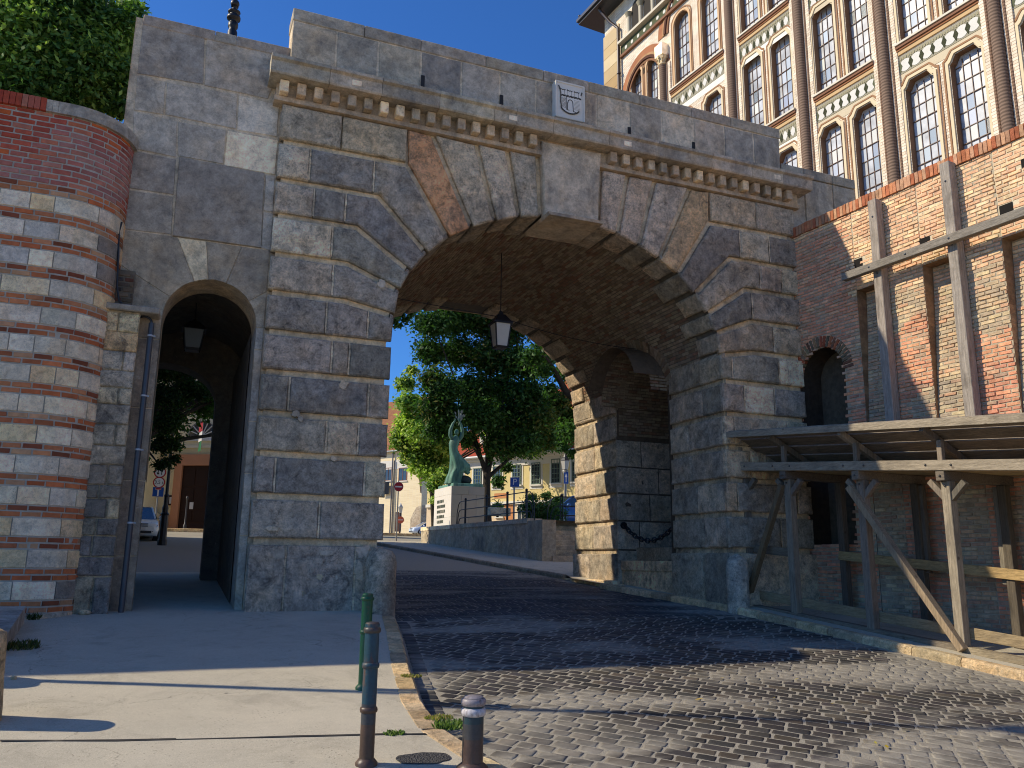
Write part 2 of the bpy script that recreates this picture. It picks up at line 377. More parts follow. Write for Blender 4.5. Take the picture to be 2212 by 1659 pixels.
# left kerb line (outer edge towards the road), from the gate pier forwards; it bends round to the right in front of the camera
KL = [(3.50, 1.0), (3.47, -.6), (3.16, -2.2), (2.74, -4.19), (2.46, -5.7), (2.38, -6.6), (2.55, -7.7), (3.1, -8.9), (4.4, -10.4), (6.6, -11.8), (9.5, -12.8), (14, -13.6)]
def kl(Y):
    if Y >= 1: return 3.50
    for (x0, y0), (x1, y1) in zip(KL, KL[1:]):
        if y1 <= Y <= y0: return x0+(x1-x0)*(Y-y0)/(y1-y0)
    return 14
def kr(Y): return (10.32-.098*Y) if Y < 6.6 else 10.1-.075*(Y-6.6)        # right kerb, road side
ROAD = -.115
def UND(x, y): return .011*noise.noise(V((x*1.1, y*1.1, 3)))
mb = MB()
xs = [-8+.2*i for i in range(141)]; ys = [-14+.2*i for i in range(60)]+[-2+.6*i for i in range(80)]; n = len(xs)
mb.add([(x, y, g(x, y)+ROAD+.0012+UND(x, y)) for y in ys for x in xs], [(j*n+i, j*n+i+1, (j+1)*n+i+1, (j+1)*n+i) for j in range(len(ys)-1) for i in range(n-1)], (.2, .18, .15), 1)
def sett(c, e1, L, W_, col, dome=.006):
    e2 = (-e1[1], e1[0]); pts = []; tilt = R.uniform(-.002, .002); e1 = V((e1[0], e1[1])); e1.rotate(Matrix.Rotation(R.uniform(-.025, .025), 2)); e1 = tuple(e1); e2 = (-e1[1], e1[0])
    for k_, (f, h) in enumerate(((1, -.012), (.98, .0025), (.75, .0025+dome))):
        for sx, sy in ((-1, -1), (0, -1.04), (1, -1), (1.03, 0), (1, 1), (0, 1.04), (-1, 1), (-1.03, 0)):
            jx, jy = (R.uniform(-.006, .006) for _ in 'ab') if k_ < 2 else (0, 0)
            x = c[0]+e1[0]*(sx*f*L/2+jx)+e2[0]*(sy*f*W_/2+jy); y = c[1]+e1[1]*(sx*f*L/2+jx)+e2[1]*(sy*f*W_/2+jy)
            pts.append((x, y, g(x, y)+ROAD+h+tilt*sx+UND(x, y)))
    F = [(r_*8+i, r_*8+(i+1) % 8, r_*8+8+(i+1) % 8, r_*8+8+i) for r_ in (0, 1) for i in range(8)]+[tuple(range(16, 24))]
    mb.add(pts, F, col, 0, True)
ca = [onG(1645, 1627), onG(2212, 1574)]
def zoneB(x, y): a, b = ca; return (b.x-a.x)*(y-a.y)-(b.y-a.y)*(x-a.x) < 0
setts = [C('#3f3f40'), C('#38393b'), C('#464545'), C('#323336'), C('#4d4a45'), C('#3c3b3f')]
e1 = (math.cos(math.radians(-43)), math.sin(math.radians(-43))); e2 = (-e1[1], e1[0])
def ok_front(x, y): return kl(y)+.24 < x < kr(y)-.08 and -13.2 < y < -.4
for zone, L0, W0, st in ((0, .235, .172, .5), (1, .23, .185, 0)):
    v = -16.0
    r_ = 0
    while v < 12:
        u = -4+(st*L0 if r_ % 2 else 0)
        while u < 24:
            L = L0*R.uniform(.72, 1.22) if zone == 0 else L0; uc = u+L/2
            x, y = e1[0]*uc+e2[0]*v, e1[1]*uc+e2[1]*v
            if ok_front(x, y) and zoneB(x, y) == bool(zone): sett((x, y), e1, L-R.uniform(.02, .034), W0-R.uniform(.018, .034), tuple(q*t for q, t in zip(vary(R.choice(setts), .26), (1.12, 1, .86))), R.uniform(.001, .005))
            u += L
        v += W0; r_ += 1
y = -.42; r_ = 0                                                         # inside the passage the courses run square across
while y < 9.5:
    x = kl(y)+.05*(r_ % 2)
    while x < kr(y)-.1:
        L = R.uniform(.17, .24)
        sett((x+L/2, y+.08+.02*math.sin(x*1.7)), (1, 0), L-.02, .145, vary(R.choice(setts), .15), .005); x += L
    y += .165; r_ += 1
y = -.5                                                                  # gutter course laid along the left kerb
while y > -9.6:
    x = kl(y); dx = kl(y-.2)-x; d = V((dx, -.2)).normalized(); sett((x+.12, y-.1), (d.x, d.y), .185, .17, vary(R.choice(setts[2:]), .12), .006); y -= .205
road = struct(mb.build('road', ['sett', 'joint']))
# left pavement, running on through the pedestrian bay to the square behind
mb = MB()
ys = [-22+.25*i for i in range(88)]+[0, .5, 1, 2, 3, 4, 5, 6, 7.2]
def row(y): 
    e = kl(y)-.2 if y < .4 else 3.4
    if y <= -13.6: e = 14
    return [-30, -14, -8, -5, -3.5]+[-2.5+(e+2.5)*i/14 for i in range(15)]
pts = [(x, y, g(x, y)+.004*noise.noise(V((x, y, 1)))) for y in ys for x in row(y)]; n = 20
mb.add(pts, [(j*n+i, j*n+i+1, (j+1)*n+i+1, (j+1)*n+i) for j in range(len(ys)-1) for i in range(n-1)], (.25, .24, .22))
def gpt(px, py, dz): p = onG(px, py); return V((p.x, p.y, g(p.x, p.y)+dz))
cr = [(0, 1603), (120, 1602), (250, 1601), (380, 1599), (520, 1596), (640, 1592), (735, 1590), (840, 1588), (930, 1587), (965, 1592), (985, 1606), (996, 1612)]
for (a, b) in zip(cr, cr[1:]):                                           # the seam across the asphalt
    mb.quad(gpt(a[0], a[1]-1.5+R.uniform(-.4, .4), .006), gpt(a[0], a[1]+1.3, .006), gpt(b[0], b[1]+1.3, .006), gpt(b[0], b[1]-1.5, .006), mi=2)
pc = onG(915, 1641); pp = []
for i in range(26):
    t = 2*math.pi*i/26; r = 1+.18*noise.noise(V((math.cos(t)*2, math.sin(t)*2, 7))); x, y = pc.x+.215*r*math.cos(t), pc.y+.135*r*math.sin(t); pp.append((x, y, g(x, y)+.008))
mb.poly(pp, mi=1)
struct(mb.build('pavement', ['asphalt', 'patch', 'tar']))
# right pavement between kerb and brick wall, and beyond the gate
mb = MB(); ys = [-16+.5*i for i in range(33)]+[1, 2, 3, 4, 5, 6, 7]
mb.add([(x, y, g(x, y)+.0) for y in ys for x in [kr(y)+.13+(13.6-kr(y)+.09*max(0, -y))*i/6 for i in range(7)]], [(j*7+i, j*7+i+1, (j+1)*7+i+1, (j+1)*7+i) for j in range(len(ys)-1) for i in range(6)])
ys = [7, 9, 12, 15, 18, 22, 26]
mb.add([(x, y, g(x, y)) for y in ys for x in [kr(y)+.15, 11.0, 12.4, 14]], [(j*4+i, j*4+i+1, (j+1)*4+i+1, (j+1)*4+i) for j in range(len(ys)-1) for i in range(3)])
struct(mb.build('pavement', 'asphalt'))
def kerb(pts, wd, inner, cols, seglen=.75, h0=ROAD-.03, top=.012):
    mb = MB(); P_ = [V((*p, 0)) for p in pts]; acc = []
    for a, b in zip(P_, P_[1:]):
        k_ = max(1, int((b-a).length/.1)); acc += [a+(b-a)*(i/k_) for i in range(k_)]
    acc.append(P_[-1]); i = 0
    while i < len(acc)-2:
        st = max(3, int(seglen*R.uniform(.75, 1.2)/.1)); seg = acc[i:i+st+1]; col = vary(R.choice(cols), .12); i += st
        if len(seg) < 2: break
        rows = []
        for q, p in enumerate(seg):
            d = (seg[min(q+1, len(seg)-1)]-seg[max(q-1, 0)]).normalized(); nn = V((-d.y, d.x, 0))*inner; e = .012 if q in (0, len(seg)-1) else 0
            p = p+d*(.006 if q == 0 else -.006 if q == len(seg)-1 else 0); z = g(p.x, p.y); w_ = lambda s: .008*noise.noise(V((p.x*5, p.y*5, s)))
            rows.append([(p.x+nn.x*t, p.y+nn.y*t, z+h) for t, h in ((w_(1), h0), (.0+w_(2), top-.035-e), (.03+w_(3), top-e+w_(4)*.5), (wd*.6, top-e+w_(5)*.6), (wd-.01, top-e), (wd, top-.05))])
        m_ = len(rows[0]); mb.add([p for r in rows for p in r], [(q*m_+t, q*m_+t+1, (q+1)*m_+t+1, (q+1)*m_+t) for q in range(len(rows)-1) for t in range(m_-1)], col, 0, False)
        mb.poly(rows[0], col); mb.poly(rows[-1][::-1], col)
    return struct(mb.build('kerb', 'kerbstone'))
kc = [C('#b3a588'), C('#a89a7c'), C('#bdb196'), C('#9d917a')]
kerb([p for p in KL if p[1] < .5], .22, -1, kc)
kerb([(kr(y), y) for y in (4.5, 3, 2.3, 0, -2, -4, -6, -8, -10, -12, -14)], .17, 1, kc, 1.0, top=.02)
kerb([(kr(y), y) for y in (24, 20, 16, 12, 9, 7.0)], .16, 1, [C('#6b665c'), C('#777064')], 1.0)
# fallen leaves lying on the road (each one its own)
for (px, py) in ((1721, 1472), (1954, 1582), (2094, 1468), (1672, 1513), (1916, 1619), (1867, 1546), (2108, 1441), (1511, 1516), (1722, 1540), (1800, 1525), (1560, 1470), (1892, 1611)):
    p = onG(px, py, ROAD); z = g(p.x, p.y)+ROAD+.022; a = R.uniform(0, 6); s_ = R.uniform(.016, .034); mb = MB(); d = V((math.cos(a), math.sin(a), 0)); e = V((-d.y, d.x, 0)); c0 = V((p.x, p.y, z))
    mb.add([c0-d*s_*1.5, c0-d*s_*.3+e*s_*.7+V((0, 0, .008)), c0+d*s_*1.4+V((0, 0, .012)), c0-d*s_*.3-e*s_*.6+V((0, 0, .004))], ((0, 1, 2, 3),), vary(R.choice([C('#d8c23c'), C('#c9a83a'), C('#cfc06a')]), .15))
    tag(mb.build('fallen_leaf', 'leaf'), 'small yellow fallen leaf lying on the sunlit cobbles', 'leaf', 'yellow leaves fallen on the cobbles')
# weeds in the kerb joint and by the low wall
def weed(name, label, px, py, n, rad, hgt, pal, group=None):
    p = onG(px, py); mb = MB()
    for _ in range(n):
        a = R.uniform(0, 6.28); r = rad*math.sqrt(R.random()); b = V((p.x+r*math.cos(a)*1.5, p.y+r*math.sin(a), 0)); b.z = g(b.x, b.y)
        t = b+V((R.uniform(-.5, .5)*hgt, R.uniform(-.5, .5)*hgt, hgt*R.uniform(.4, 1))); sd = V((R.uniform(-1, 1), R.uniform(-1, 1), 0)).normalized()*R.uniform(.006, .014)
        mb.add([b-sd*.4, b+sd*.4, (b+t)/2+sd, t, (b+t)/2-sd], ((0, 1, 2, 4), (4, 2, 3)), vary(R.choice(pal), .25))
    return tag(mb.build(name, 'leaf'), label, 'weed', group)
gp = [C('#6d8546'), C('#5c743c'), C('#829458'), C('#4d6235')]; dp = [C('#8f8a4c'), C('#a0915a'), C('#6d7a3a')]
weed('weed_tuft', 'bright green weed tuft in the kerb joint behind the short bollard', 977, 1572, 420, .11, .06, gp)
weed('weed_tuft', 'tiny flat green weed growing in the asphalt seam', 851, 1586, 130, .06, .03, gp)
weed('weed_tuft', 'dry yellow weeds at the kerb edge beyond the green tuft', 948, 1555, 160, .09, .04, dp)
weed('weed_tuft', 'dry moss along the kerb edge near the shadow line', 888, 1462, 120, .08, .03, dp)
weed('weed_tuft', 'scrubby dark weeds growing along the low stone platform', 34, 1400, 260, .17, .10, [C('#4f5a2c'), C('#3e4a26'), C('#6e6a3f')])
weed('weed_tuft', 'small weed at the foot of the striped wall corner', 68, 1338, 160, .07, .12, [C('#3e4a26'), C('#566132')])
# ================================================================== THE GATE
gate = thing('city_gate', 'grey rusticated stone city gate with one broad arch and a narrow footway arch', 'gate')
XC = 6.885
def mir(p): return (2*XC-p[0], p[1])
PAL = [C('#847d72'), C('#7a756c'), C('#8d8578'), C('#6f6b65'), C('#948b7b'), C('#807668'), C('#77736e')]
DARK = [C('#5b5957'), C('#605d59'), C('#555453')]; LITE = [C('#a79f8f'), C('#a09888'), C('#b0a894')]
WARM = [C('#9a8a6e'), C('#958770')]
def pick():
    r = R.random(); return vary(R.choice(DARK if r < .2 else LITE if r < .3 else WARM if r < .42 else PAL), .1)
GY = 0.0                                                     # front of the blocks
def FY(u, v, h): return V((u, GY-h, v))
Zc = [1.13, 1.85, 2.54, 3.21, 3.91, 4.60, 5.29, 5.98, 6.69, 7.35, 8.08, 8.75]
XL, XI = 1.20, 3.37
# joint lines of the left half: left edge -> bend -> intrados
J = [[(XL, 0-.12), (XI, -.12)], [(XL, 1.13), (XI, 1.13)], [(XL, 1.85), (XI, 1.85)], [(XL, 2.54), (XI, 2.54)], [(XL, 3.21), (XI, 3.21)], [(XL, 3.91), (XI, 3.91)], [(XL, 4.6), (XI, 4.6)],
     [(XL, 5.29), (2.51, 5.29), (3.41, 5.13)], [(XL, 5.98), (2.54, 5.98), (3.49, 5.60)], [(XL, 6.69), (2.66, 6.69), (3.69, 5.99)],
     [(XL, 7.35), (3.03, 7.35), (4.0, 6.38)], [(XL, 8.08), (3.55, 8.08), (4.40, 6.76)]]
SPL = {0: [1.78, 2.9], 1: [2.28], 2: [1.53, 3.0], 3: [2.32, 2.86], 4: [1.66, 3.0], 5: [2.33, 2.63], 6: [2.2, 2.93], 7: [2.27], 8: [2.22], 9: [1.86, 2.42], 10: [1.75, 2.9]}
COLS = {(8, 0): C('#b5ad9b'), (10, 0): C('#a89f8e'), (9, 0): C('#9a9182'), (10, 1): C('#57534f'), (9, 1): C('#514f50'), (9, 2): C('#4b4b4d'), (10, 2): C('#6c675f'), (8, 1): C('#5d5b59'), (7, 0): C('#857d71'), (7, 1): C('#6a6863'), (6, 0): C('#5c5955'), (6, 1): C('#635f5a'), (6, 2): C('#4d4b4a'),
        (5, 0): C('#6f6a62'), (4, 1): C('#4c4b49'), (4, 0): C('#66625c'), (3, 0): C('#7a7367'), (2, 1): C('#48474a'), (2, 0): C('#5f5c57'), (3, 2): C('#55524f'), (1, 0): C('#75716b'), (1, 1): C('#716d68'), (0, 0): C('#7b776f'), (0, 1): C('#7a756d')}
GAP = .105
def lower(line, gap):
    out = []                                                  # offset a joint line to its lower/right side
    for i, p in enumerate(line):
        a = V(line[max(i-1, 0)]); b = V(line[min(i+1, len(line)-1)])
        if 0 < i < len(line)-1:
            d1 = (V(p)-a).normalized(); d2 = (b-V(p)).normalized(); n1 = V((d1.y, -d1.x)); n2 = V((d2.y, -d2.x)); n_ = (n1+n2).normalized(); out.append(tuple(V(p)+n_*gap/max(.4, n_.dot(n1))))
        else:
            d = (b-a).normalized(); out.append(tuple(V(p)+V((d.y, -d.x))*gap))
    out[0] = (line[0][0], out[0][1]); return out
pier = [MB(), MB()]; rings = [MB(), MB()]
for side in (0, 1):
    mb = pier[side]
    for i in range(11):
        lo, hi = J[i], lower(J[i+1], GAP)
        if i < 6: hi[-1] = (XI, hi[-1][1])
        poly = lo+hi[::-1]
        cuts = SPL[i] if side == 0 else [max(1.5, min(3.1, c+R.uniform(-.35, .35))) for c in SPL[i]]
        if side == 1 and i == 0: cuts = []
        parts = []; rest = poly; prev = None
        for c in cuts:
            parts.append(clip(rest, 1, 0, c-.006)); rest = clip(rest, -1, 0, -(c+.006))
        parts.append(rest)
        for q, pl in enumerate(parts):
            if len(pl) < 3: continue
            if side: pl = [mir(p) for p in pl]
            col = vary(tuple(x*.68+.07 for x in COLS.get((i, q))) if side == 0 and (i, q) in COLS else pick(), .05)
            rough = .008 if i == 0 else R.choice([.016, .03, .04, .05]) if (side or i not in (5, 1)) else .008
            off = .05 if i == 0 else 0
            block(mb, pl, FY, col, .1+off, .014 if i == 0 else .026, rough, top=off)
        zz0, zz1 = Zc[i-1]+.02 if i else -.1, Zc[i]-GAP-.02
        for c in cuts:
            def zl(L_, x):
                for p_, q_ in zip(L_, L_[1:]):
                    if p_[0] <= x <= q_[0]: return p_[1]+(q_[1]-p_[1])*(x-p_[0])/(q_[0]-p_[0])
                return L_[-1][1]
            xx = 2*XC-c if side else c; yy = -.012-(.05 if i == 0 else 0); a_, b_ = zl(lo, c)+.015, zl(hi, c)-.015
            for q_ in range(5): z0_, z1_ = a_+(b_-a_)*q_/5, a_+(b_-a_)*(q_+1)/5; w0_, w1_ = R.uniform(.010, .02), R.uniform(.010, .02); mb.quad((xx-w0_, -yy*-1 if False else yy+.018, z0_), (xx+w1_, yy+.018, z0_), (xx+w1_, yy+.018, z1_), (xx-w0_, yy+.018, z1_), C('#9c9484'))
    pl = [(XL, 8.08), (3.5, 8.08), (3.5, 8.75), (XL, 8.75)]
    for a, b, cc in ((XL, 2.28, '#7f786c'), (2.28, 3.5, '#8b8171')):
        q = [(a+.006, 8.085), (b-.006, 8.085), (b-.006, 8.74), (a+.006, 8.74)]
        block(mb, [mir(p) for p in q] if side else q, FY, vary(C(cc), .08), .1, .022, .02)
    # return of the left pier against the lower bay
    if side == 0:
        for i in range(12):
            z0, z1 = (Zc[i-1] if i else -.1), Zc[i]-GAP
            block(mb, [(0.03, z0), (.2, z0), (.2, z1), (.03, z1)], lambda u, v, h: V((XL-h, u, v)), vary(R.choice(PAL), .1), .1, .02, .01)
    # voussoirs above the bends
    top = 8.74
    vs = [[(3.51, top), (3.55, 8.08), (4.40, 6.76), (4.86, 7.03), (4.05, top)], [(4.05, top), (4.86, 7.03), (5.34, 7.23), (4.93, top)], [(4.93, top), (5.34, 7.23), (5.84, 7.40), (5.58, top)], [(5.58, top), (5.84, 7.4), (6.30, 7.47), (6.23, top)]]
    vc = ['#9b7450', '#8e8578', '#948c80', '#7d796f'] if side == 0 else ['#8f7a5c', '#8b8379', '#8a8276', '#8f877c']
    for q, pl in enumerate(vs):
        # leave a sunk margin on the keystone side
        a, b = V(pl[-2]), V(pl[-1]); n_ = V((-(b-a).y, (b-a).x)).normalized(); n_ = n_ if n_.x < 0 else -n_
        pl = pl[:-2]+[tuple(a+n_*.10), tuple(b+n_*.10)]
        if side: pl = [mir(p) for p in pl]
        block(rings[side], pl, FY, vary(C(vc[q]), .05), .1, .03, .022)
pl0 = pier[0].build('pier', 'stone', gate); pr0 = pier[1].build('pier', 'stone', gate)
for q in rings: q.build('arch_ring', 'stone', gate)
mb = MB(); kk = C('#7d766c')
block(mb, [(6.30, 7.40), (7.47, 7.40), (7.56, 9.05), (6.21, 9.05)], FY, kk, .2, .02, .02, top=.09)
mb.prism([(6.30, 7.40), (7.47, 7.40), (7.5, 7.46), (6.27, 7.46)], lambda u, v, h: V((u, h, v)), -.3, .9, C('#6f675c'))
mb.build('keystone', 'stone_smooth', gate)
# core wall: the sunk joints between the blocks, with the arch cut through
INTR = [(XI, -.2), (XI, 4.6), (3.41, 5.13), (3.49, 5.6), (3.69, 5.99), (4.0, 6.38), (4.4, 6.76), (4.86, 7.03), (5.34, 7.23), (5.84, 7.4), (6.3, 7.47)]
IN2 = [(p[0]-.085 if p[0] < 4.2 else p[0]-.03, p[1]+(0 if p[0] < 3.6 else .07)) for p in INTR]
full = IN2+[mir(p) for p in IN2[::-1]]
mb = MB(); cw = C('#8d8473'); DY = 7.0
for y, s_ in ((GY+.098, 1), (DY, -1)):
    x0, x1 = (XL+.08, 12.5) if s_ == 1 else (-1.2, 14.5)
    up = [p for p in full if p[1] > 4.0]
    mb.poly([(x0 if s_ == 1 else 1.3, y, -.2), (full[0][0], y, -.2), (full[0][0], y, 4.6), (x0 if s_ == 1 else 1.3, y, 4.6)], cw); mb.poly([(full[-1][0], y, -.2), (x1, y, -.2), (x1, y, 4.6), (full[-1][0], y, 4.6)], cw)
    for a, b in zip(up, up[1:]):
        mb.quad((a[0], y, a[1]), (b[0], y, b[1]), (b[0], y, 9.2), (a[0], y, 9.2), cw)
    mb.quad((x0 if s_ == 1 else 1.3, y, 4.6), (full[0][0], y, 4.6), (full[0][0], y, 9.2), (x0 if s_ == 1 else 1.3, y, 9.2), cw); mb.quad((full[-1][0], y, 4.6), (x1, y, 4.6), (x1, y, 9.2), (full[-1][0], y, 9.2), cw)
mb.quad((XL+.08, .098, -.2), (XL+.08, .9, -.2), (XL+.08, .9, 9.2), (XL+.08, .098, 9.2), cw); mb.quad((12.5, .098, -.2), (12.5, 7, -.2), (12.5, 7, 9.2), (12.5, .098, 9.2), cw)
mb.quad((-1.2, .4, 9.2), (14.5, .4, 9.2), (14.5, 7, 9.2), (-1.2, 7, 9.2), cw)          # deck
mb.quad((3.28, .098, -.2), (3.28, 7, -.2), (3.28, 7, 4.6), (3.28, .098, 4.6), cw)
mb.build('core_wall', 'stone_smooth', gate)
# ---- passage: right-hand reveals, side recess, rear pier
XR = mir((XI, 0))[0]
mb = MB(); bk = lambda: vary(R.choice([C('#6b665e'), C('#75706a'), C('#625e58'), C('#7e776c')]), .1)
def revX(y, z, h): return V((XR+.02-h, y, z))
for (ya, yb) in ((.03, 2.08), (4.62, 6.98)):
    for i in range(7):
        z0, z1 = (Zc[i-1] if i else -.1), Zc[i]-GAP; off = .06 if i == 0 else 0; c = R.uniform(.35, .65)*(yb-ya)+ya
        for a, b in ((ya, c), (c, yb)): block(mb, [(a+.005, z0), (b-.005, z0), (b-.005, z1), (a+.005, z1)], revX, bk(), .1+off, .028, R.choice([.012, .02, .03]), top=off)
    mb.quad((XR+.1, ya, -.2), (XR+.1, yb, -.2), (XR+.1, yb, 5.3), (XR+.1, ya, 5.3), C('#7b7466'))
for i in range(6):                                                          # far jamb of the recess, facing the street
    z0, z1 = (Zc[i-1] if i else -.1), Zc[i]-.02; c = R.uniform(11.0, 11.8)
    if Zc[i] > 4.2: break
    for a, b in ((XR+.03, c), (c, 12.9)): block(mb, [(a, z0), (b-.008, z0), (b-.008, z1), (a, z1)], lambda u, v, h: V((u, 4.55-h, v)), vary(C('#86807a'), .1), .05, .012, .02)
mb.build('inner_pier', 'stone', gate)
# bench-like plinth across the recess
mb = MB(); pc_ = C('#a3937a')
mb.bbox(XR+.12, 12.4, 2.12, 4.6, -.2, .62, .015, pc_); mb.bbox(XR+.10, 12.4, 2.13, 4.595, .62, .86, .015, pc_); mb.bbox(XR+.55, 12.4, 2.14, 4.59, .86, 1.18, .015, C('#6b655b'))
mb.build('recess_plinth', 'stone', gate)
mb = MB(); mb.bbox(XR-.28, XR-.05, 4.3, 7.2, -.1, g(10, 5.5)+.02, .02, C('#a59a84')); mb.bbox(XR-.2, XR-.05, 4.1, 4.32, -.1, .3, .02, C('#a59a84'))
mb.build('pier_step', 'stone', gate)
# ---- vault
arc = [p for p in INTR if p[1] >= 4.6]; arc = arc+[mir(p) for p in arc[::-1]]
def offs(p, d):
    v_ = V((p[0]-XC, (p[1]-3.8))).normalized(); return (p[0]+v_.x*d, p[1]+v_.y*d)
cum = [0]
for a, b in zip(arc, arc[1:]): cum.append(cum[-1]+(V(b)-V(a)).length)
def VP(s_, y, h):
    s_ = max(0, min(cum[-1]-1e-6, s_))
    for i in range(len(cum)-1):
        if s_ <= cum[i+1]: break
    t = (s_-cum[i])/(cum[i+1]-cum[i]); p = (arc[i][0]+(arc[i+1][0]-arc[i][0])*t, arc[i][1]+(arc[i+1][1]-arc[i][1])*t); p = offs(p, .085-h)
    return V((p[0], y, p[1]))
NY, NRAD, NSP = 3.36, 1.2, 4.72                                             # recess arch in the right springing
def inrec(y, z, gr=0): return abs(y-NY) < NRAD+gr and (z < NSP or (y-NY)**2+(z-NSP)**2 < (NRAD+gr)**2)
def vskip(s_, y):
    p = VP(s_, y, 0); return p.x > XC and inrec(y, p.z, .02)
mb = MB(); bc = [C('#8d7a64'), C('#94806a'), C('#9c8a70'), C('#857058'), C('#a08f74'), C('#8a6a54')]
sheet(mb, lambda s_, y, h: VP(s_, y, h), 0, cum[-1], .08, 7.0, .1, .1, C('#6b6356'), vskip)
bricks(mb, lambda u, v, h: VP(v, u, h), .8, 6.3, 0, cum[-1], .25, .078, lambda u, v, r: vary(R.choice(bc), .12), .012, .012, lambda u, v: vskip(v, u), bev=.004)
mb.build('vault', 'brick', gate)
SF = {}
for i in range(len(arc)-1):                                                 # soffit stones behind the front ring and the rear ring
    for ya, yb in ((.02, .78 if i % 2 else 1.1), (6.3 if i % 2 else 5.9, 6.98)):
        a, b = cum[i]+.05, cum[i+1]-.05
        if b-a > .8: continue
        mb = SF.setdefault((i < len(arc)//2, ya < 1), MB())
        block(mb, [(a, ya), (b, ya), (b, yb), (a, yb)], lambda u, v, h: VP(u, v, h), vary(R.choice([C('#6d675d'), C('#5f5a52'), C('#787063')]), .1), .08, .03, .02, top=.075)
for q in SF.values(): q.build('soffit_stones', 'stone', gate)
# recess interior + brick arch over it
mb = MB(); n = 20
ap = [(NY-NRAD, 0.3), (NY-NRAD, NSP)]+[(NY-NRAD*math.cos(math.pi*i/n), NSP+NRAD*math.sin(math.pi*i/n)) for i in range(1, n)]+[(NY+NRAD, NSP), (NY+NRAD, .3)]
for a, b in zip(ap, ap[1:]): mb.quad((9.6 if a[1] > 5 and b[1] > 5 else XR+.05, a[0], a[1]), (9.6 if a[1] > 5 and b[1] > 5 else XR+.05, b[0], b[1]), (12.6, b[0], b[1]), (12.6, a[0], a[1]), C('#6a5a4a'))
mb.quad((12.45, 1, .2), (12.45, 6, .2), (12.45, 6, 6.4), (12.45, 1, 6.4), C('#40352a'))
bricks(mb, lambda u, v, h: V((12.45-h, u, v)), 2.1, 4.7, 1.1, 5.9, .25, .078, lambda u, v, r: vary(R.choice(bc), .2))
bricks(mb, lambda u, v, h: V((u, 4.553-h, v)), 10.5, 12.4, 4.0, NSP, .25, .078, lambda u, v, r: vary(R.choice(bc), .15))
bricks(mb, lambda u, v, h: V((u, NY-(NRAD-.01-h)*math.cos(v/NRAD), NSP+(NRAD-.01-h)*math.sin(v/NRAD))), 10.0, 12.4, 0, math.pi*NRAD, .25, .078, lambda u, v, r: vary(R.choice(bc), .15))
for i in range(34):                                                         # rough brick arch over the recess
    t = math.pi*(i+.5)/34; r0, r1 = NRAD-.01, NRAD+.24; dt = math.pi/34*.42; q = []
    for rr, tt in ((r0, t-dt), (r0, t+dt), (r1, t+dt), (r1, t-dt)):
        y, z = NY-rr*math.cos(tt), NSP+rr*math.sin(tt)
        k_ = min(range(40), key=lambda j: abs(VP(cum[-1]*(.5+.5*j/39), y, 0).z-z)); xx = VP(cum[-1]*(.5+.5*k_/39), y, .03).x; q.append((xx, y, z))
    mb.add(q+[(p[0]+.25, p[1], p[2]) for p in q], ((0, 1, 2, 3), (0, 1, 5, 4), (1, 2, 6, 5), (2, 3, 7, 6), (3, 0, 4, 7)), vary(R.choice(bc), .2))
mb.build('side_recess', 'brick', gate)
# ---- cornice, dentils, parapet
def rect(u0, u1, v0, v1): return [(u0, v0), (u1, v0), (u1, v1), (u0, v1)]
mb = MB(); cg = C('#6d6a66'); cb = C('#75695a')
mb.box(1.05, 12.68, -.06, .4, 8.752, 8.84, cb)                              # string under the dentils
mb.box(1.08, 12.66, -.02, .4, 8.84, 9.10, cb)                               # dentil bed
mb.build('dentil_bed', 'stone_smooth', gate)
def dentil_mesh(x, col): 
    m_ = MB(); m_.bbox(x, x+.155, -.20, -.02, 8.86, 9.085, .012, col); return m_
for i in range(33):
    x = 1.12+.30*i if i < 17 else 7.72+.30*(i-17)
    if x > 12.55: break
    col = C('#b8ad98') if i in (6, 7) else C('#a79c88') if i in (0, 24, 28) else vary(R.choice([C('#7d7160'), C('#857a69'), C('#70675a')]), .1)
    dentil_mesh(x, col).build('dentil', 'stone_smooth', gate)
mb = MB(); xs = [.93, 1.95, 2.9, 4.0, 5.1, 5.55, 6.35, 7.6, 8.75, 10.1, 11.15, 12.0, 12.82]
for a, b in zip(xs, xs[1:]):
    c = vary(R.choice([C('#65635f'), C('#5c5a58'), C('#726e67'), C('#6b6862')]), .08)
    prof = [(.4, 9.10), (-.34, 9.10), (-.36, 9.13), (-.36, 9.33), (-.42, 9.36), (-.42, 9.42), (-.36, 9.45), (.4, 9.47)]
    a_, b_ = a+.004, b-.004
    for (p, q) in zip(prof, prof[1:]): mb.quad((a_, p[0], p[1]), (b_, p[0], p[1]), (b_, q[0], q[1]), (a_, q[0], q[1]), c)
    mb.poly([(a_, *p) for p in prof], c); mb.poly([(b_, *p) for p in prof[::-1]], c)
for x in (2.35, 5.4, 7.95, 11.75): mb.box(x, x+.17, -.366, -.3, 9.18, 9.28, C('#a39d92'))
mb.build('cornice', 'stone_smooth', gate)
def xat(px, py, Y): return onY(px, py, Y).x
PY = .06
jx = [1.27]+[xat(px, py, PY) for px, py in ((728, 80), (818, 110), (910, 135), (997, 160), (1080, 180), (1158, 205), (1289, 240), (1360, 255), (1430, 270), (1499, 290), (1565, 300), (1628, 310))]+[12.32]
mb = MB()
for i, (a, b) in enumerate(zip(jx, jx[1:])):
    c = C('#8a8378') if i in (7, 9) else vary(R.choice([C('#64625f'), C('#5a5857'), C('#6e6b66'), C('#767067')]), .08)
    block(mb, rect(a+.012, b-.012, 9.47, 10.46), lambda u, v, h: V((u, PY-h, v)), c, .05, .012, .006)
x = 1.27
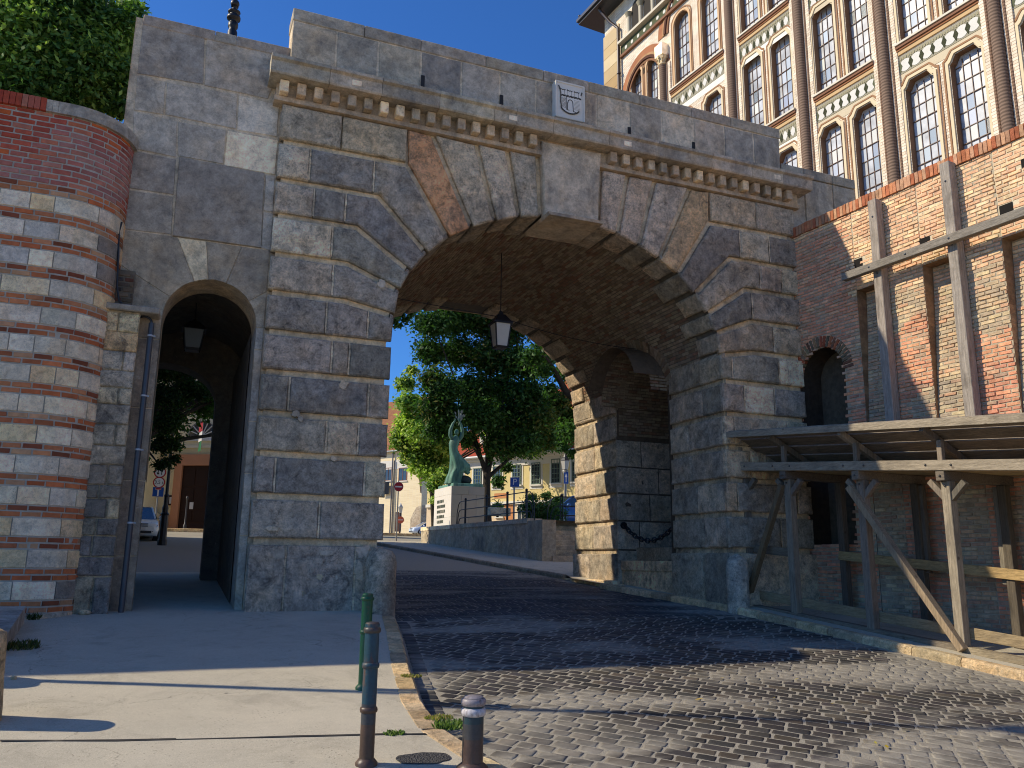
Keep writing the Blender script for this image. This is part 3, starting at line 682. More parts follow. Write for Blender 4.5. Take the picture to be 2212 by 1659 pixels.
while x < 12.3:
    L = min(R.uniform(1.0, 1.35), 12.34-x)
    if 12.34-(x+L) < .4: L = 12.34-x
    mb.bbox(x+.004, x+L-.004, PY-.012, .62, 10.475, 10.72, .014, vary(R.choice([C('#5c5a57'), C('#66635e')]), .08)); x += L
mb.box(1.29, 12.3, PY+.014, .6, 9.3, 10.475, C('#8d867a'))
for px, py, h in ((913, 180, .33), (1083, 222, .33), (1359, 288, .28), (1498, 320, .28)):         # drain slits: black boxes painted for the shade inside
    p = onY(px, py, PY); mb.box(p.x-.035, p.x+.035, PY-.014, PY+.02, p.z-h/2, p.z+h/2, (.006, .006, .006), 1)
mb.build('parapet', ['stone_smooth', 'tar'], gate)
# carved plaque with the arms: shield, crenellated wall, towers and gate
mb = MB(); pa = onY(1197, 178, -.03); pb = onY(1258, 264, -.03); x0, x1, z0, z1 = pa.x, pb.x+.02, pa.z-1.02, pa.z+.03
z0, z1 = onY(1258, 267, -.03).z, onY(1197, 176, -.03).z
W_, H_ = x1-x0, z1-z0; pcol = C('#ded5c5'); dk = C('#5f5850')
mb.bbox(x0, x1, -.09, .07, z0, z1, .012, pcol)
for a, b, c, d in ((0, 1, .96, 1), (0, .045, 0, .96), (.955, 1, 0, .96)): mb.box(x0+a*W_, x0+b*W_, -.105, -.088, z0+c*H_, z0+d*H_, pcol)
def rel(pts, wd, col=dk, y=-.1):
    for (a, b) in zip(pts, pts[1:]):
        a_, b_ = V((x0+a[0]*W_, y, z0+a[1]*H_)), V((x0+b[0]*W_, y, z0+b[1]*H_)); d = (b_-a_); s_ = d.cross(V((0, 1, 0))).normalized()*wd/2; e = d.normalized()*wd*.2
        mb.quad(a_-s_-e, b_-s_+e, b_+s_+e, a_+s_-e, col)
shield = [(.10, .86), (.15, .78), (.17, .68), (.17, .42)]+[(.5-.36*math.cos(math.pi*i/16), .40-.26*math.sin(math.pi*i/16)) for i in range(3, 14)]
mb.prism([(.15, .80), (.15, .40)]+[(.5-.35*math.cos(math.pi*i/14), .40-.25*math.sin(math.pi*i/14)) for i in range(1, 14)]+[(.86, .40), (.86, .80)], lambda u, v, h: V((x0+u*W_, -.088-h, z0+v*H_)), 0, .018, C('#e4dccd'))
rel(shield, .03, dk, -.108); rel([(.90, .80), (.87, .72)], .03, dk, -.108)
wall_top = [(.17+.0458*i, .60+(.028 if i % 2 else 0)) for i in range(16)]
rel([p for a, b in zip(wall_top, wall_top[1:]) for p in ((a[0], a[1]), (b[0], a[1]), (b[0], b[1]))], .022, dk, -.109)
for tx in (.24, .48, .72):
    rel([(tx-.09, .80), (tx-.08, .765), (tx-.03, .78), (tx-.01, .765), (tx+.03, .78), (tx+.07, .765), (tx+.085, .79)], .018, dk, -.109); rel([(tx-.07, .62), (tx-.07, .76)], .008, C('#8f877a'), -.109); rel([(tx+.06, .62), (tx+.06, .76)], .008, C('#8f877a'), -.109)
rel([(.40, .24), (.40, .42)]+[(.5-.085*math.cos(math.pi*i/8), .44+.085*math.sin(math.pi*i/8)) for i in range(9)]+[(.60, .22), (.70, .20)], .018, dk, -.109); rel([(.36, .58), (.36, .24), (.46, .225)], .014, dk, -.109)
for r_ in range(8):
    z = .28+.036*r_
    rel([(.20, z), (.35, z)], .007, C('#8f877a'), -.109); rel([(.63, z), (.82, z)], .007, C('#9a9285'), -.109)
    for q in range(3): rel([(.22+.05*q+.025*(r_ % 2), z), (.22+.05*q+.025*(r_ % 2), z+.036)], .006, C('#8f877a'), -.109)
mb.build('carved_plaque', 'plain', gate)
# ---- left bay with the footway arch
BY = .20
def BYf(u, v, h): return V((u, BY-h, v))
mb = MB()
def st(pts, col, r=.006, top=0, d=.05):
    q = [(onY(px/3, py/3, BY).x, onY(px/3, py/3, BY).z) for px, py in pts]
    if area2(q) < 0: q = q[::-1]
    block(mb, q, BYf, C(col), d, .008, r, top=top, jit=.003)
LB = [([(928, 112), (1328, 212), (1318, 546), (890, 476)], '#5e5c5b'), ([(1340, 214), (1880, 330), (1735, 640), (1325, 552)], '#6f6c69'),
      ([(889, 488), (1074, 530), (1060, 742), (868, 712)], '#77746f'), ([(1082, 534), (1540, 612), (1530, 836), (1068, 742)], '#78746f'), ([(1548, 616), (1810, 680), (1795, 886), (1536, 842)], '#8d8a85'),
      ([(865, 722), (1148, 784), (1140, 1018), (856, 962)], '#76736e'), ([(1156, 788), (1466, 842), (1448, 1062), (1150, 1010)], '#716e6a'), ([(1474, 844), (1804, 908), (1782, 1132), (1452, 1072)], '#a79f8e'),
      ([(852, 972), (1142, 1032), (1126, 1262), (824, 1216)], '#5f5c59'), ([(820, 1228), (1124, 1274), (1112, 1520), (804, 1484)], '#62605c'),
      ([(1722, 1134), (1782, 1144), (1770, 1372), (1706, 1362)], '#7c7b7a'), ([(1706, 1372), (1770, 1384), (1755, 1625), (1690, 1606)], '#747372')]
for p, c in LB: st(p, c)
st([(1162, 1016), (1714, 1124), (1692, 1608), (1118, 1530)], '#565350', .006, .03, .08)
# big stones of the footway arch and its two jambs
ax, ar, asp = (onY(350, 690, BY).x+onY(554, 690, BY).x)/2, (onY(554, 690, BY).x-onY(350, 690, BY).x)/2, onY(455, 604, BY).z
asp -= ar
AL, AR_ = ax-ar, ax+ar
zt = onY(372, 508, BY).z-.02; xl = -1.3
def archpts(n=18, a0=0, a1=math.pi): return [(ax-ar*math.cos(a0+(a1-a0)*i/n), asp+ar*math.sin(a0+(a1-a0)*i/n)) for i in range(n+1)]
big = ['#5b564d', '#625d53', '#6b665b', '#5f5a51', '#57534c', '#66625a']
th = [0, .5, 1.15, 1.45, 1.85, 2.5, math.pi]
for i in range(6):
    a0, a1 = th[i], th[i+1]; inner = archpts(5, a0, a1)
    def outp(t):
        d = V((-math.cos(t), math.sin(t))); k1 = (xl-ax)/d.x if d.x < -1e-6 else (XL-ax)/d.x if d.x > 1e-6 else 99; k2 = (zt-asp)/d.y if d.y > 1e-6 else 99; k_ = min(k1, k2); return (ax+d.x*k_, asp+d.y*k_)
    outer = [outp(a1)]
    for cx in (xl, XL):
        t = math.atan2(zt-asp, ax-cx) if cx < ax else math.atan2(zt-asp, ax-cx)
        if a0 < t < a1: outer.append((cx, zt))
    outer.append(outp(a0))
    block(mb, inner+outer, BYf, vary(C('#97907f') if i == 2 else C(big[i]), .06), .05, .006, .01, jit=.003)
for (a, b, c) in ((xl, AL, ['#565049', '#5c564d', '#4f4b45']), (AR_, XL, ['#6a6b6b', '#717170', '#60615f', '#6d6d6c'])):
    z = -.1; i = 0
    while z < asp-.05:
        h = min(R.uniform(.8, 1.3), asp-z); h = asp-z if asp-z-h < .3 else h
        block(mb, rect(a, b, z+.004, z+h-.004), BYf, vary(C(c[i % len(c)]), .06), .05, .008, .008, jit=.003); z += h; i += 1
mb.build('side_bay', 'stone_smooth', gate)
mb = MB(); c = C('#857e72')
mb.poly([(-1.3, BY+.016, asp), (AL, BY+.016, asp), (AL, BY+.016, 9.9), (-1.3, BY+.016, 9.9)], c); mb.poly([(AR_, BY+.016, -.2), (XL+.1, BY+.016, -.2), (XL+.1, BY+.016, 9.9), (AR_, BY+.016, 9.9)], c)
mb.poly([(-1.3, BY+.016, -.2), (AL, BY+.016, -.2), (AL, BY+.016, asp), (-1.3, BY+.016, asp)], c)
P_ = archpts(24)
for a, b in zip(P_, P_[1:]): mb.quad((a[0], BY+.016, a[1]), (b[0], BY+.016, b[1]), (b[0], BY+.016, 9.9), (a[0], BY+.016, 9.9), c)
# tunnel: deep front ring, wider vault and lower rear arch coloured black as shade
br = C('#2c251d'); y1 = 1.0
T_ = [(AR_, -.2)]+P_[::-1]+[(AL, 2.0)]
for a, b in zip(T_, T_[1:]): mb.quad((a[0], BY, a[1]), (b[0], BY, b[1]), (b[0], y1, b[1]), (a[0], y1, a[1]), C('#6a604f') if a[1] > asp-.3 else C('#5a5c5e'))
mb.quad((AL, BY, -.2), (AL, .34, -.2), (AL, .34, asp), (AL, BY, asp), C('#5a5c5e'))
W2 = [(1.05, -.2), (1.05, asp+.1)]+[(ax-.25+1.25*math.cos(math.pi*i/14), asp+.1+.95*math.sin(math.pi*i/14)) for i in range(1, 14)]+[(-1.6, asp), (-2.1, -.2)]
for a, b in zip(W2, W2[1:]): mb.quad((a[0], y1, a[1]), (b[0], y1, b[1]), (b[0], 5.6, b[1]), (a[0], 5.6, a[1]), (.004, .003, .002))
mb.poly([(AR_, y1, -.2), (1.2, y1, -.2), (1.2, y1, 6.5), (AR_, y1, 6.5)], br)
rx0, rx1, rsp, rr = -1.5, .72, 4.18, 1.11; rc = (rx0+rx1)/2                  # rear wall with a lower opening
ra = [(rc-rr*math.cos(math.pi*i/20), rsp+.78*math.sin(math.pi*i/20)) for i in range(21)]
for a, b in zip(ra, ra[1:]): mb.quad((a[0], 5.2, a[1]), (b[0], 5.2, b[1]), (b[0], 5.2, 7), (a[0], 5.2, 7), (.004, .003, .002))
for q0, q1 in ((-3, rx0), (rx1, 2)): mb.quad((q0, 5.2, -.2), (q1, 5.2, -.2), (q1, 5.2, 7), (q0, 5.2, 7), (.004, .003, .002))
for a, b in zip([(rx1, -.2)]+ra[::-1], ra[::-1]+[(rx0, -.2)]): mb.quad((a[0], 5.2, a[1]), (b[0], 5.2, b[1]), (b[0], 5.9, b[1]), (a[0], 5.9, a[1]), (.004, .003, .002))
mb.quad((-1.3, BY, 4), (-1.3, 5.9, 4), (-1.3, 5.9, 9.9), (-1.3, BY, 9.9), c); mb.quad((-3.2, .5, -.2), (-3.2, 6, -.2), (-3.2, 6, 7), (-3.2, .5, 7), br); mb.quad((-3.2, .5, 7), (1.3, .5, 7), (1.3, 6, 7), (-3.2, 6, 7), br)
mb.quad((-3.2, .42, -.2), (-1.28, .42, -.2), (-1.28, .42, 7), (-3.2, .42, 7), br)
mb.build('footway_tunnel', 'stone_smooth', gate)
mb = MB(); x = -1.19
for L in (1.18, .36, .95):
    mb.bbox(x+.004, x+L-.004, BY-.015, .65, 9.77, 9.97, .012, vary(C('#5d5b59'), .06)); x += L
x = 12.34
mb.build('side_coping', 'stone_smooth', gate)
# low parapet at the right end, running on behind the brick wall
mb = MB()
for a, b, c in ((12.34, 13.0, '#67645f'), (13.0, 13.85, '#6f6b64'), (13.85, 14.55, '#65625d')):
    block(mb, rect(a+.01, b-.01, 7.4, 9.64), lambda u, v, h: V((u, .1-h, v)), C(c), .04, .01, .006); mb.bbox(a+.004, b-.004, .08, .6, 9.65, 9.88, .012, vary(C('#5e5c58'), .06))
mb.box(12.34, 14.52, .135, .6, 6.5, 9.65, C('#9a9080'))
mb.build('end_parapet', 'stone_smooth', gate)

# plaster repairs and chips on the piers
for px, py, rx, ry, c_ in ((604, 1196, .10, .12, '#8b867f'), (705, 1195, .20, .06, '#a09a92'), (690, 1212, .12, .05, '#979089'), (690, 1246, .075, .06, '#a39a80'), (727, 1247, .04, .05, '#aaa49c'), (673, 1232, .05, .06, '#77736e'), (655, 1280, .05, .05, '#8f846c'), (672, 1279, .03, .03, '#98928a'), (684, 1279, .03, .03, '#98928a'), (784, 1190, .13, .16, '#a79d95'), (775, 1235, .09, .20, '#a0988f'), (785, 1290, .07, .16, '#968f88'), (640, 893, .08, .09, '#8e897f'), (744, 830, .10, .09, '#989288'), (588, 1142, .14, .04, '#a39d92'), (826, 612, .10, .10, '#97928a'), (650, 905, .05, .06, '#9a948a'), (722, 990, .09, .05, '#9a948a')):
    q_ = onY(px, py, -.04); mb = MB(); pts = []
    yy = -.058 if py > 1165 else -.024
    for i in range(14):
        t = 2*math.pi*i/14; r_ = 1+.75*noise.noise(V((math.cos(t)*1.6+px, math.sin(t)*1.6, py))); pts.append((q_.x+rx*.75*r_*math.cos(t), yy, q_.z+ry*.75*r_*math.sin(t)))
    c_ = tuple(x*.62 for x in C(c_)); mb.poly(pts, c_); mb.add(pts+[(a, yy+.08, b) for a, _, b in pts], [(i, (i+1) % 14, 14+(i+1) % 14, 14+i) for i in range(14)], c_); mb.build('repair_patch', 'stone_smooth', gate)
# ================================================================== STRIPED ROUND-CORNERED WALL ON THE LEFT
bw = thing('striped_wall', 'round cornered wall of red brick over bands of pale stone, left of the gate', 'wall')
BX, BYY, BR = -1.98, -.62, .88                               # straight run ends at BX, then a quarter round
def BP(u, v, h):
    # u grows to the right: u<0 straight run, then round the corner
    if u <= 0: return V((BX+u, BYY-h+.02*u*0, v))
    a = min(u/BR, 2.2); return V((BX+(BR+h)*math.sin(a), BYY+BR-(BR+h)*math.cos(a), v))
UE = BR*1.75
ST = .4333                                                   # a band = one stone course + two brick courses
zb = -.15
redb = [C('#b14f38'), C('#ba5a42'), C('#a24632'), C('#c86434'), C('#ad5e4a'), C('#bd755c')]
orb = [C('#c27248'), C('#b8663f'), C('#b06844'), C('#c8845a'), C('#8a4e36'), C('#be7850'), C('#c0906a')]
stc = [C('#a9a498'), C('#a39f96'), C('#a5977a'), C('#9c988e'), C('#96938c'), C('#8f8d86'), C('#9b988f'), C('#84847f'), C('#a39a86'), C('#968a70'), C('#8a8a8a'), C('#777672'), C('#a5a29a')]
mb = MB(); mo = MB()
sheet(mo, BP, -4, UE, -.4, 7.45, .11, 1.0, C('#b3aa9a'))
def dull(c, u):
    t = sm((u-.85)/.45)*.55; w_ = C('#8a6a48'); return tuple(a*(1-t)+b*t for a, b in zip(c, w_))
z = zb-.08; k_ = 0
while z < 6.05:
    sh, bh = .262, .0856
    u = -4-R.random()*.4
    while u < UE:
        L = R.choice([.32, .46, .55, .62, .40]); a, b = max(-4, u), min(u+L, UE); u += L
        if b-a < .06: continue
        c = C('#515154') if R.random() < .06 else R.choice(stc); nseg = max(1, int((b-a)/.16)) if b > 0 else 1
        for q in range(nseg):
            a2, b2 = a+(b-a)*q/nseg+(.008 if q == 0 else 0), a+(b-a)*(q+1)/nseg-(.008 if q == nseg-1 else 0)
            pts = [BP(a2, z+.008, 0), BP(b2, z+.008, 0), BP(b2, z+sh-.008, 0), BP(a2, z+sh-.008, 0), BP(a2, z+.014, .016), BP(b2, z+.014, .016), BP(b2, z+sh-.014, .016), BP(a2, z+sh-.014, .016)]
            mb.add(pts, ((4, 5, 6, 7), (0, 1, 5, 4), (1, 2, 6, 5), (2, 3, 7, 6), (3, 0, 4, 7)), dull(vary(c, .02) if q == 0 else c, (a+b)/2), 0)
    bricks(mb, BP, -4, UE, z+sh, z+sh+2*bh, .255, bh, lambda u, v, r: dull(vary(R.choice(orb), .2), u), .020, .012, mi=1, bev=.003)
    z += sh+2*bh; k_ += 1
ztop = z
def redcol(u, v, r):
    c = vary(R.choice(redb), .12); t = sm(.5+1.6*noise.noise(V((u*.9, v*1.1, 2))))*.55; return dull(tuple(a*(1-t)+b*t for a, b in zip(c, C('#a98880'))), u-.3)
bricks(mb, BP, -4, UE, ztop, 7.42, .255, .0905, redcol, .021, .012, mi=1, bev=.003)
mb.build('masonry', ['stone_clean', 'brick_new'], bw); mo.build('mortar_bed', 'mortar', bw)
mb = MB(); u = -4
while u < UE:
    a, b = u+.004, u+.078
    if u < -.36: c = vary(R.choice(redb), .12); pts = [BP(a, 7.42, .07), BP(b, 7.42, .07), BP(b, 7.42, -.35), BP(a, 7.42, -.35)]; mb.add(pts+[p+V((0, 0, .20)) for p in pts], ((0, 1, 2, 3), (4, 5, 6, 7), (0, 1, 5, 4), (1, 2, 6, 5), (2, 3, 7, 6), (3, 0, 4, 7)), c, 1)
    else:
        pts = [BP(a-.006, 7.42, .06), BP(b+.006, 7.42, .06), BP(b+.006, 7.42, -.35), BP(a-.006, 7.42, -.35)]; mb.add(pts+[p+V((0, 0, .19)) for p in pts], ((0, 1, 2, 3), (4, 5, 6, 7), (0, 1, 5, 4), (2, 3, 7, 6)), C('#6d6d6c'), 0)
    u += .082
mb.build('coping', ['stone_smooth', 'brick_new'], bw)
mb = MB(); mb.box(-30, -5.9, BYY-.02, 1.2, -1, 7.62, C('#8c4a3e')); mb.box(-5.95, BX, BYY+.06, 1.0, -1, 7.40, C('#7d7468')); mb.build('wall_core', 'brick', bw)
# rough quoin strip between the striped wall and the footway arch
qs = thing('stone_buttress', 'narrow strip of mismatched old stone blocks beside the striped wall', 'wall')
mb = MB(); QY = -.12; qx0, qx1 = -1.20, -.70
zs_ = [(1322, 1246), (1246, 1203), (1203, 1158), (1158, 1120), (1120, 1078), (1078, 1048), (1048, 1004), (1004, 962), (962, 916), (916, 872), (872, 836), (836, 798), (798, 756), (756, 714), (714, 672)]
qc = [['#6f6a60', '#4c4c50'], ['#46454a'], ['#4a4a4f', '#454549'], ['#5b5850', '#4a494b'], ['#4d4d4f', '#8f8974'], ['#58554f', '#55524e'], ['#726d63', '#6a665e'], ['#8a857a'], ['#7f7b72', '#8b8579'], ['#6e6d6b'], ['#8f8a7c', '#878275'], ['#77756f'], ['#84847f', '#8d8c88'], ['#a38f6a'], ['#9c9377', '#a0987f']]
for (y0, y1), cs in zip(zs_, qc):
    z0, z1 = onY(230, y0, QY).z, onY(250, y1, QY).z
    z0, z1 = z0-.06*(y0 > 1300), z1
    w_ = (qx1-qx0)/len(cs); j = R.uniform(-.08, .08) if len(cs) > 1 else 0
    for i, c in enumerate(cs):
        a, b = qx0+i*w_+(j if i else 0), qx0+(i+1)*w_+(0 if i == len(cs)-1 else j)
        block(mb, rect(a+.008, b-.008, z0+.008, z1-.008), lambda u, v, h: V((u, QY-h, v)), vary(C(c), .05), .05, .02, R.choice([.006, .012, .03]), jit=.008)
mb.box(qx0, qx1-.02, QY+.04, .3, -.3, onY(270, 672, QY).z, C('#807a6c')); zt_ = onY(270, 672, QY).z
mb.build('block_face', 'stone', qs)
mb = MB(); mb.bbox(qx0-.02, onY(346, 668, -.1).x, QY-.06, .3, zt_, zt_+.10, .015, C('#55534f')); mb.build('capstone', 'stone_smooth', qs)
mb = MB(); mb.box(-1.15, -.86, .06, .16, zt_+.1, 5.3, C('#6d6354')); bricks(mb, lambda u, v, h: V((u, .06-h, v)), -1.12, -.86, zt_+.1, 5.25, .2, .085, lambda u, v, r: vary(R.choice([C('#6a4436'), C('#5c5046'), C('#70614f'), C('#4a4440')]), .2), .02, .015)
mb.build('broken_brickwork', 'brick', qs)
# drainpipe with clips
dp = thing('drainpipe', 'thin grey steel drainpipe fixed beside the footway arch', 'pipe')
mb = MB(); y_ = .02; gp_ = C('#3f4247'); t0, t1 = onY(326, 690, y_), onY(264, 1322, y_)
xp = (t0.x+t1.x)/2
pth = [(xp, y_, -.05), (xp, y_, t0.z-.06)]+[(xp-.12*(1-math.cos(a)), y_, t0.z-.06+.1*math.sin(a)) for a in (.4, .8, 1.2, 1.57)]+[(xp-.2, y_+.1, t0.z+.04)]
mb.tube(pth[:2], .043, 12, gp_); pm = mb.build('pipe', 'metal', dp)
mb = MB(); mb.tube(pth[1:], .02, 8, (.02, .02, .022)); mb.build('bent_inlet', 'metal', dp)
for py in (724, 855, 972, 1130):
    z = onY(310, py, y_).z; mb = MB(); mb.lathe([(.046, -.014), (.05, -.008), (.05, .008), (.046, .014)], (xp, y_, z), 12, C('#a9adb0')); mb.box(xp+.04, xp+.075, y_-.012, y_+.012, z-.01, z+.01, C('#a9adb0')); mb.box(xp-.01, xp+.01, y_+.03, BY, z-.008, z+.008, C('#a9adb0')); mb.build('pipe_clip', 'metal', dp)
mb = MB(); ca_ = [onY(257+q[0], q[1], -.05) for q in ((6, 480), (0, 500), (-2, 560), (-4, 620), (0, 650), (6, 655))]
mb.tube(ca_, .018, 6, (.015, .015, .016)); tag(mb.build('cable', 'metal'), 'black cable hanging down the joint between striped wall and gate', 'cable')
# ================================================================== BRICK WALL ON THE RIGHT
rw = thing('brick_wall', 'tall weathered brick retaining wall with shallow arched recesses, right of the gate', 'wall')
WD = V((.0896, -.996, 0)); WN = V((-.996, -.0896, 0)); W0 = V((12.55, 0, 0))
PAN = [(1.55, 2.22, 6.35), (3.08, 3.85, 6.4), (4.62, 5.6, 6.4), (6.4, 7.4, 6.4), (8.2, 9.2, 6.4)]
def dep(s_, z):
    for a, b, zt in PAN:
        if a <= s_ <= b and z < zt: return PDp(z)
    return 0
def PDp(z): return .27*sm((z-2.5)/4.4)+.015
def WPs(s_, z, h): return W0+WD*s_+WN*h+V((0, 0, z))
NS, NRr, NSz = .50, .60, 4.78
def nich(s_, z, gr=0): return z > 1.2 and abs(s_-NS) < NRr+gr and (z < NSz or (s_-NS)**2+(z-NSz)**2 < (NRr+gr)**2)
holes = [(1.62, 6.86, .24, .30), (3.16, 6.82, .24, .26), (4.76, 6.86, .24, .26), (5.2, 8.0-.4, .2, .2)]
def inh(s_, z, gr=0): return any(abs(s_-a) < w_/2+gr and abs(z-b) < h_/2+gr for a, b, w_, h_ in holes)
mb = MB(); edges = sorted([-.2, 13]+[e for p in PAN for e in p[:2]])
warmb = [C('#a8623c'), C('#b0704a'), C('#9c5836'), C('#b58a5e'), C('#b8986a'), C('#8f5236'), C('#a6693f'), C('#bba27c')]
oldb = [C('#7f7058'), C('#8a7a5e'), C('#6f6450'), C('#9a7a58'), C('#8c5c40'), C('#958764'), C('#5f584c'), C('#7a5844')]
rr_ = [C('#a55a3e'), C('#b06446'), C('#955038'), C('#b8704c'), C('#80604e'), C('#a8785a')]
def wcol(s_, z, r):
    n_ = noise.noise(V((s_*.8, z*.6, 4)))
    if 4.6 < z < 7.9 and s_ < 1.4: pal = rr_
    elif z > 6.2+.3*n_: pal = warmb
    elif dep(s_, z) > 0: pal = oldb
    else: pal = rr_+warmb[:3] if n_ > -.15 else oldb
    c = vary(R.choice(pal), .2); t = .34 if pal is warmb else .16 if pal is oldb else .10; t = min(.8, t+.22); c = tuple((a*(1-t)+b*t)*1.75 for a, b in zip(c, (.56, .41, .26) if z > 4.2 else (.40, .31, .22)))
    if z > 6.2 and noise.noise(V((s_*1.4, z*1.4, 9))) > .25: c = tuple(a*.7+b*.3 for a, b in zip(c, C('#cdb98f')))
    return c
def msk(s_, z): return nich(s_, z) or inh(s_, z)
mo = MB()
for a, b in zip(edges, edges[1:]):
    if b-a < .01: continue
    mid = (a+b)/2; pan = [p for p in PAN if p[0] <= mid <= p[1]]
    zt = pan[0][2] if pan else 8.06
    for z0, z1, d_ in ([(-1.9, zt, True), (zt, 8.06, False)] if pan else [(-1.9, 8.06, False)]):
        Pf = (lambda s_, z, h: WPs(s_, z, h-PDp(z))) if d_ else WPs
        sheet(mo, Pf, a, b, z0, z1, .05, .05, C('#d2c4a6') if z0 > 2 else C('#b0a48c'), lambda s_, z: nich(s_, z, .0) if s_ < 1.3 else False)
        wob = lambda s_, z, h, Pf=Pf: Pf(s_, z+.012*noise.noise(V((s_*1.1, z*2, 5))), h+.012*noise.noise(V((s_*2.5, z*2.5, 1))))
        bricks(mb, wob, a, b, z0, z1, .25, .0745, wcol, .016, .016, msk, jit=.006)
    if pan:
        for e in (a, b):
            n = 26
            for q in range(n):
                za, zb_ = 2.0+(zt-2.0)*q/n, 2.0+(zt-2.0)*(q+1)/n
                d0, d1 = PDp(za), PDp(zb_)
                mo.quad(WPs(e, za, .012), WPs(e, za, -d0), WPs(e, zb_, -d1), WPs(e, zb_, .012), vary(C('#a58464'), .25), 1)
        mo.quad(WPs(a, zt, .01), WPs(b, zt, .01), WPs(b, zt, -.38), WPs(a, zt, -.38), C('#9a7a5c'), 1)
mb.build('brickwork', 'brick', rw); mo.build('mortar_bed', ['mortar', 'brick'], rw)
mb = MB(); s_ = -.25
while s_ < 13:                                                              # brick-on-edge coping
    w_ = .078; c = vary(R.choice([C('#b87250'), C('#c4845e'), C('#a86446'), C('#bd9070'), C('#c89a78')]), .15); z0 = 8.06+R.uniform(-.005, .005); h = .05+R.uniform(-.006, .01)
    p = [WPs(s_+.004, z0, h), WPs(s_+w_-.004, z0, h), WPs(s_+w_-.004, z0, -.4), WPs(s_+.004, z0, -.4)]; q = [v_+V((0, 0, .22+R.uniform(-.008, .008))) for v_ in p]
    mb.hexa(p+q, c); s_ += w_+.004
mb.build('coping', 'brick', rw)
mb = MB()
for a, b, w_, h_ in holes: mb.quad(WPs(a-w_/2, b-h_/2, .006), WPs(a+w_/2, b-h_/2, .006), WPs(a+w_/2, b+h_/2, .006), WPs(a-w_/2, b+h_/2, .006), (.012, .01, .008))  # flat near-black quads paint the shade inside the holes
mb.build('putlog_hole', 'plain', rw)
mb = MB(); n = 16; ap = [(NS-NRr, 1)]+[(NS-NRr*math.cos(math.pi*i/n), NSz+NRr*math.sin(math.pi*i/n)) for i in range(n+1)]+[(NS+NRr, 1)]
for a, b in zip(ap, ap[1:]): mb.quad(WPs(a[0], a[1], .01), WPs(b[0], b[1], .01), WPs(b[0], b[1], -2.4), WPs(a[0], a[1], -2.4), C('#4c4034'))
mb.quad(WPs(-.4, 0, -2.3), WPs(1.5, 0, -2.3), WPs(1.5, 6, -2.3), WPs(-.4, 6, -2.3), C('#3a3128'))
for i in range(26):
    t = math.pi*(i+.5)/26; q = []
    for h in (-.1, .028):
        for rr2, dt in ((NRr-.005, -.045), (NRr-.005, .045), (NRr+.23, .035), (NRr+.23, -.035)): q.append(WPs(NS-rr2*math.cos(t+dt), NSz+rr2*math.sin(t+dt), h+R.uniform(-.004, .004)))
    mb.hexa(q, vary(R.choice(oldb+oldb+rr_), .15))
mb.build('arched_niche', 'brick', rw)
mb = MB(); mb.box(12.75, 30, -13, -.02, -2, 7.9, C('#6a5a48')) if False else None
mb.quad(WPs(-.2, -2, -.62), WPs(13, -2, -.62), WPs(13, 8.05, -.62), WPs(-.2, 8.05, -.62), C('#5f5546')); mb.quad(WPs(-.2, 8.05, 0), WPs(13, 8.05, 0), WPs(13, 8.05, -1.2), WPs(-.2, 8.05, -1.2), C('#6f6552')); mb.build('wall_core', 'brick', rw)
# timber uprights and rail bolted to the wall
wc = [C('#97897a'), C('#8d7f70'), C('#a0927f'), C('#857868')]
def wallbeam(name, label, s0, z0, s1, z1, off, wd, th, col):
    mb = MB(); a, b = WPs(s0, z0, off), WPs(s1, z1, off); mb.beam(a, b, th, wd, tuple(WD) if abs(z1-z0) > abs(s1-s0) else (0, 0, 1), vary(C(col), .05))
    o = mb.build(name, 'wood'); return tag(o, label, 'timber', 'timbers bolted to the brick wall')
def tim(name, label, s0, z0, s1, z1, off, wd, th, col, bolts):
    t = thing(name, label, 'timber', 'timbers bolted to the brick wall'); mb = MB(); a, b = WPs(s0, z0, off), WPs(s1, z1, off)
    vert = abs(z1-z0) > abs(s1-s0)
    mb.beam(a, b, th if vert else wd, wd if vert else th, tuple(WD) if vert else tuple(WN), vary(C(col), .05), 0, .008); mb.build('beam', 'wood_v' if vert else 'wood', t)
    for f in bolts:
        p = a.lerp(b, f)+WN*(th/2); m2 = MB(); m2.ball(p, .022, 8, C('#55585c')); m2.build('bolt', 'metal', t)
    return t
tim('timber_upright', 'shorter vertical grey timber on the brick wall, nearer the gate', 2.25, 2.85, 2.25, 8.02, .14, .19, .2, '#a39a8c', (.93, .7))
tim('timber_upright', 'taller looking vertical timber on the brick wall, nearer the right edge', 3.86, 2.75, 3.86, 8.12, .14, .19, .2, '#a0968a', (.93, .7))
tim('timber_rail', 'long horizontal grey beam crossing both uprights on the brick wall', 1.52, 6.58, 9.0, 6.58, .33, .16, .14, '#8c8478', (.09, .2, .32))
# ================================================================== TIMBER PROTECTIVE CANOPY
cn = thing('timber_canopy', 'weathered timber walkway canopy with raised plank edge along the brick wall', 'canopy')
F0 = V((10.95, 0, 0)); CS = -.088                             # everything follows the slope of the street
def CP(a, b, z): return F0+WD*a-WN*b+V((0, 0, z+CS*a))
wcol_ = [C('#8f8271'), C('#9a8c78'), C('#85796a'), C('#a39680'), C('#7d7264')]
freshc = [C('#c2a57c'), C('#b89b72')]
def cb_(name, A, B, wd, ht, up=(0, 0, 1), col=None, label=None):
    mb = MB(); mb.beam(CP(*A), CP(*B), wd, ht, up, tuple(x*.86 for x in vary(col or R.choice(wcol_), .12)), 0, .006); return mb.build(name, 'wood_v' if abs(A[2]-B[2]) > .5*abs(A[0]-B[0]) else 'wood', cn, label)
PA = [-.12, 1.10, 2.80, 4.42, 6.1, 7.8]
